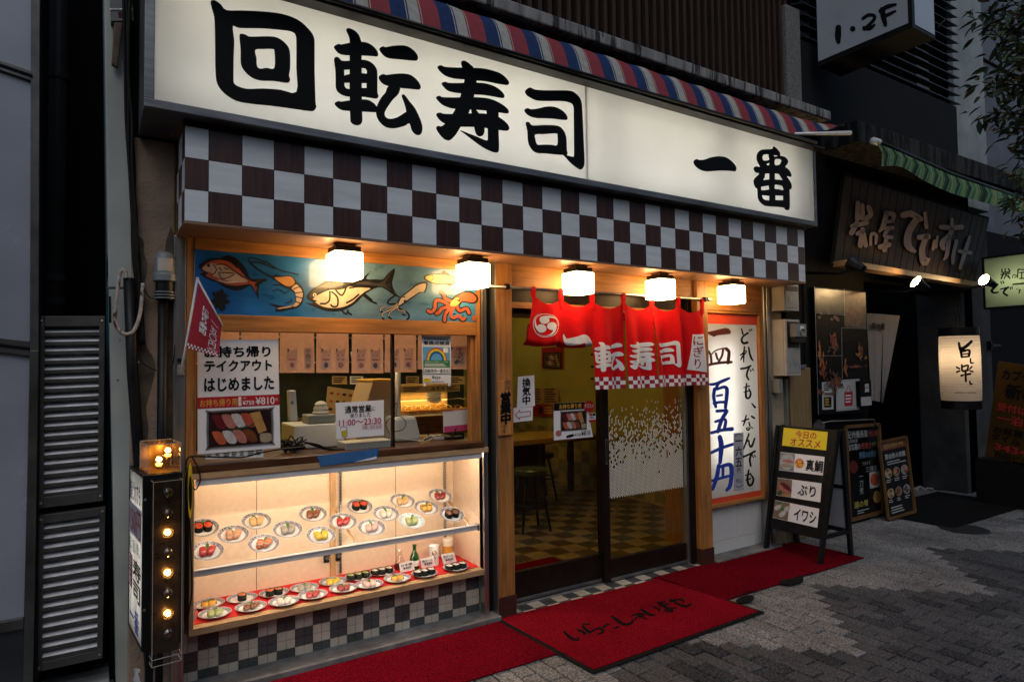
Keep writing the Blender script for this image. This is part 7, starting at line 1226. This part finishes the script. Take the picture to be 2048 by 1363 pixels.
b.strokes([cr(*GC, p) for p in ([(1240,980,8),(1240,1003,10)], [(1262,978,8),(1262,1000,10)], [(1285,980,10),(1290,1000,10),(1240,1004,8)], [(1232,1018,8),(1295,1010,8)], [(1250,1012,10),(1235,1045,10)], [(1268,1020,8),(1255,1045,8)], [(1270,1022,8),(1295,1045,8)], [(1285,1022,6),(1290,1035,6)], [(1312,1040,6),(1318,1020,6),(1338,1026,6),(1325,1042,5)], [(1350,985,10),(1345,1040,8)], [(1350,982,8),(1390,985,8)], [(1360,1005,8),(1392,1002,8)], [(1360,1045,8),(1392,1043,8)], [(1375,1010,8),(1372,1045,8)], [(1165,1090,8),(1210,1085,14)], [(1205,1090,16),(1170,1125,18),(1185,1142,14),(1215,1138,10)], [(1232,1066,8),(1238,1080,8)], [(1246,1062,8),(1252,1076,8)], [(1230,1118,8),(1285,1105,12)], [(1275,1108,14),(1250,1140,14),(1275,1160,14)], [(1298,1105,7),(1298,1118,7)], [(1308,1100,7),(1310,1114,7)], [(1315,1085,10),(1392,1078,12)], [(1365,1062,10),(1362,1110,12),(1340,1120,10),(1365,1112,10),(1355,1145,8)])], GL, ink); b.build('lettering', gs)
b = MB(); pc_ = PX(6.6)((2020, 640)); b.tube([(6.75, -.7, 0), (6.75, -.7, 5)], .05, mat('grey_pole', (.10, .10, .10), .5, .4)); solo(b, 'street_pole', 'grey pole rising behind the pale green sign', 'pole')
# yellow stand sign
YX = 6.0; YP = PX(YX); q = [(1996, 722), (2090, 736), (2060, 935), (1970, 912)]
ys = thing('yellow_stand', 'orange yellow stand sign with black and red writing at the far right edge', 'stand sign', tuple(YP((2020, 925)))); ym = mat('orange_yellow_board', (.06, .03, .004), .6, spec=.1, nz=5, amt=.15); b = MB(); b.slab([YP(p) for p in q], (.05, 0, 0), ym); b.build('board', ys, .004)
b = MB(); YQ = PX(YX-.002); T(b, YQ, q, 'カプセル', .12, .07, .98, .17, ink, .04); T(b, YQ, q, '新橋', .25, .21, .95, .36, ink, .04); T(b, YQ, q, '受付は当', .12, .42, .98, .50, redink, .02); T(b, YQ, q, '一泊 4', .15, .53, .95, .62, redink, .02); T(b, YQ, q, 'お昼寝', .10, .66, .75, .73, ink, .02); T(b, YQ, q, 'タイム', .08, .74, .7, .81, ink, .02); T(b, YQ, q, '3434', .18, .84, .90, .90, redink, .02); T(b, YQ, q, '西田ビル', .20, .92, .95, .985, ink, .02); b.build('lettering', ys)
b = MB(); pf = YP((2015, 935)); b.box(YX, YX+.4, pf.y-.4, pf.y+.3, 0, max(.05, YP((2015, 922)).z), blackm); b.build('base', ys)
# chalk boards
chalk = mat('chalkboard', (.012, .012, .013), .7, nz=9, amt=.4); fram = mat('gilt_wood_frame', (.16, .08, .025), .45, .1, nz=8, amt=.3)
wt, yl_, rd, bl = mat('chalk_white', (.36, .36, .35), .8), mat('chalk_yellow', (.38, .32, .06), .8), mat('chalk_red', (.30, .04, .03), .8), mat('chalk_blue', (.12, .25, .38), .8)
q = [(1691, 853), (1757, 848), (1766, 1022), (1699, 1040)]; y_ = .08; P8 = PY(y_)
cb1 = thing('chalk_menu', 'tall chalk menu board in a gilt frame behind the sandwich board', 'menu board', tuple(P8((1732, 1044)))); b = MB(); b.slab([P8(p) for p in q], (0, .03, 0), chalk)
T(b, P8, q, '紀州備長炭', .05, .05, .66, .13, wt, .02); T(b, P8, q, '炭火焼', .70, .06, .96, .13, rd, .02); T(b, P8, q, '山梨県産', .05, .14, .35, .18, wt, 0); T(b, P8, q, '信玄鶏の', .05, .19, .42, .26, wt, .02); T(b, P8, q, '串焼き', .45, .19, .75, .26, rd, .02); T(b, P8, q, '120〜', .78, .20, .98, .24, yl_, 0); T(b, P8, q, '野菜のお肉巻き', .38, .29, .96, .36, bl, .01); T(b, P8, q, 'つまみで', .45, .40, .70, .44, wt, 0); T(b, P8, q, '三種盛', .55, .46, .90, .52, wt, 0); T(b, P8, q, '一\n刀\n煮', .34, .55, .46, .75, wt, .0); T(b, P8, q, '酒の肴', .16, .82, .58, .89, yl_, .02); lines(b, P8, q, .25, .92, .6, .97, 2, wt)
for (u, v, m, m2) in ((.2, .44, 'tuna', None), (.80, .62, 'salmon', 'white'), (.86, .82, 'egg', None)):
    if m2: Fq(b, P8, q, u-.15, v-.09, u+.15, v+.09, photo[m2])
    b.fill([smooth([inq(q, u+x_*.13, v+y_*.075) for x_, y_ in ((-1, 0), (-.5, -.9), (.4, -.8), (1, .1), (.3, .9), (-.6, .7))], 2)], P8, photo[m])
b.build('board', cb1); b = MB()
for i in range(4): a, c = P8(q[i], .01), P8(q[(i+1) % 4], .01); b.bar(a, c, .03, .03, fram, (0, 1, 0))
b.build('frame', cb1); b = MB(); b.bar(P8((1697, 1038)), P8((1700, 1046)), .03, .03, blackm); b.bar(P8((1764, 1022)), P8((1766, 1030)), .03, .03, blackm); b.bar(P8((1692, 853)), Vector((4.05, .5, 0)), .03, .03, blackm); b.build('stand', cb1)
b = MB(); p0 = PY(-.1)((1640, 845)); b.tube([PY(.05)(p) for p in ((1752, 852), (1748, 838), (1660, 842), (1645, 845))], .006, steel, 6); b.lathe(PY(.05)((1637, 847)), [(0, -.05), (.03, -.03), (.05, .04), (0, .04)], steel, 12, (-.6, -.5, -.4)); solo(b, 'clip_lamp', 'small silver clip lamp on a bent arm over the chalk menu', 'clip lamp')
q = [(1758, 884), (1812, 873), (1830, 1022), (1777, 1038)]; P8 = Pl(PY(-.07)((1800, 1030)), (-.1, -1, .12)); cb2 = thing('food_menu', 'small black menu board with food photos and a lit red top, leaning beside the doorway', 'menu board', tuple(P8((1803, 1032)))); b = MB(); b.slab([P8(p) for p in q], (0, .03, 0), chalk)
Fq(b, P8, q, 0, 0, 1, .12, mat('dull_red_band', (.16, .04, .02), .5)); T(b, P8, q, '毎日OPEN〜PM', .15, .04, .85, .10, yl_, .01); T(b, P8, q, '宴会飲み放題', .15, .17, .90, .24, wt, .03); lines(b, P8, q, .2, .27, .9, .33, 2, wt); rnd = random.Random(6)
for r_ in range(2):
    for k_ in range(3):
        u, v = .2+k_*.3, .42+r_*.26; b.fill([disc2d(*inq(q, u, v), 7, 10, 14)], P8, photo[('ginger', 'woodp', 'grey')[k_]])
        for _ in range(5): b.fill([disc2d(*inq(q, u+rnd.uniform(-.07, .07), v+rnd.uniform(-.04, .04)), 2.6, 3, 7)], P8, photo[rnd.choice(('tuna', 'salmon', 'egg', 'green', 'brown'))])
        lines(b, P8, q, u-.1, v+.08, u+.1, v+.13, 2, wt)
lines(b, P8, q, .15, .86, .9, .96, 3, wt); b.build('board', cb2); b = MB()
for i in range(4): b.bar(P8(q[i], .008), P8(q[(i+1) % 4], .008), .022, .022, fram, (0, 1, 0))
b.build('frame', cb2)
b = MB(); b.slab([(4.6, -.55, .006), (6.3, -.55, .006), (6.3, .35, .006), (4.6, .35, .006)], (0, 0, -.006), rubber); ZP2 = PZ(.0065); b.strokes([cr(1348, 897, 2.924, p) for p in ([(1400, 235), (1440, 222), (1475, 240)], [(1440, 215), (1420, 245)], [(1480, 228), (1515, 232)])], ZP2, photo['white'], 3.); solo(b, 'black_doormat', 'black doormat with pale marks in front of the dark doorway', 'doormat')
b = MB(); c = PZ(.002)((1928, 1056)); b.lathe(c, [(0, 0), (.19, 0), (.2, -.004)], mat('iron_cover', (.03, .03, .031), .6, .4, nz=30, amt=.5, bump=.6), 28); solo(b, 'manhole_cover', 'small round iron cover in the pavement at the right', 'manhole cover')
# ------------------------------------------------------------------ street tree at the top right
tr = thing('street_tree', 'leafy street tree whose dark glossy leaves hang in at the top right', 'tree', (4.9, -2.3, 0)); bark = mat('bark', (.05, .04, .03), .9, nz=12, amt=.4, bump=.6); b = MB()
b.tube([(4.9, -2.3, 0), (4.88, -2.28, 1.2), (4.92, -2.2, 2.4), (4.85, -2.15, 3.6), (4.7, -2.0, 5.0)], [.11, .09, .08, .06, .03], bark, 12); rnd = random.Random(21)
TP_ = lambda px, py, d: CAM+ray(px, py)*d
tips = []
for px, py, d in ((1975, 60, 4.5), (2000, 20, 4.3), (1985, 105, 4.4), (1990, 150, 4.6), (1965, 165, 4.5), (2010, 180, 4.4), (2000, 225, 4.5), (1975, 225, 4.6), (2015, 255, 4.4), (2030, 60, 4.3), (2040, 130, 4.2), (2042, 210, 4.3), (1995, 70, 4.8), (2020, 100, 4.9), (2035, 20, 4.8), (2030, 300, 4.6), (2045, 270, 4.5), (2030, 360, 4.8), (2045, 420, 4.7), (2040, 340, 4.3), (2070, 100, 4.2), (2080, 200, 4.3), (2090, 40, 4.4), (2085, 300, 4.4), (2110, 150, 4.3), (2130, 60, 4.2), (2120, 250, 4.3), (2015, -30, 4.5), (2060, -50, 4.4), (2045, 470, 4.9), (2110, -60, 4.6), (2020, 400, 5.0), (1950, 25, 4.7)):
    e = TP_(px, py, d); s0 = Vector((4.88, -2.2, min(max(2.3, e.z-.4), 4.4))); mid_ = s0.lerp(e, .5)+Vector((rnd.uniform(-.1, .1), rnd.uniform(-.1, .1), .15)); b.tube(smooth([tuple(s0), tuple(mid_), tuple(e)], 4, False), [.018, .016, .014, .012, .010, .008, .006, .005, .003], bark, 5); tips.append((mid_, e))
b.build('trunk', tr); b = MB(); lfm = [mat('tree_leaf_'+k, c, .55, spec=.3) for k, c in (('dark', (.012, .026, .012)), ('mid', (.022, .045, .018)), ('light', (.045, .075, .03)))]
for mid_, e in tips:
    for k_ in range(46):
        t_ = rnd.uniform(.35, 1.05)**.7; p = mid_.lerp(e, min(1.05, t_))+Vector((rnd.gauss(0, .05), rnd.gauss(0, .05), rnd.gauss(0, .04))); d = ((e-mid_).normalized()*.5+Vector((rnd.gauss(0, .6), rnd.gauss(0, .6), rnd.gauss(-.35, .45)))).normalized(); L_ = rnd.uniform(.07, .125); w = d.cross(Vector((rnd.gauss(0, .4), rnd.gauss(0, .4), 1))).normalized(); n_ = w.cross(d)
        vs = [p, p+d*(L_*.35)+w*(L_*.16)+n_*(L_*.05), p+d*(L_*.7)+w*(L_*.13), p+d*L_-n_*(L_*.12), p+d*(L_*.7)-w*(L_*.13), p+d*(L_*.35)-w*(L_*.16)+n_*(L_*.05), p+d*(L_*.5)-n_*(L_*.02)]
        b.add(vs, [(0, 1, 6), (1, 2, 6), (2, 3, 6), (3, 4, 6), (4, 5, 6), (5, 0, 6)], rnd.choice(lfm[:2]+lfm))
b.build('crown', tr)
# ------------------------------------------------------------------ two unseen building fronts added across the street to shape daylight and reflections
opw = mat('street_side_render', (.10, .10, .105), .85, nz=3, amt=.2, big=.3); opd = mat('street_side_glazing', (.02, .022, .026), .15)
for nm, lab, xa_, xb_, hh_ in (('added_block', 'unseen grey building front added across the street to shape the daylight', -24, 1.5, 9), ('added_tall_block', 'taller unseen building front added across the street to shape the daylight', 1.9, 30, 10)):
    t = thing(nm, lab, 'building', ((xa_+xb_)/2, -19, 0)); b = MB(); b.box(xa_, xb_, -26, -19, 0, hh_, opw); b.build('wall', t)
    for fl_ in range(int(hh_/3)):
        b = MB()
        for i in range(int((xb_-xa_)/2.6)): x_ = xa_+.6+i*2.6; b.box(x_, x_+1.6, -19.0, -18.96, fl_*3+.8, fl_*3+2.3, opd)
        b.build('window_row', t)
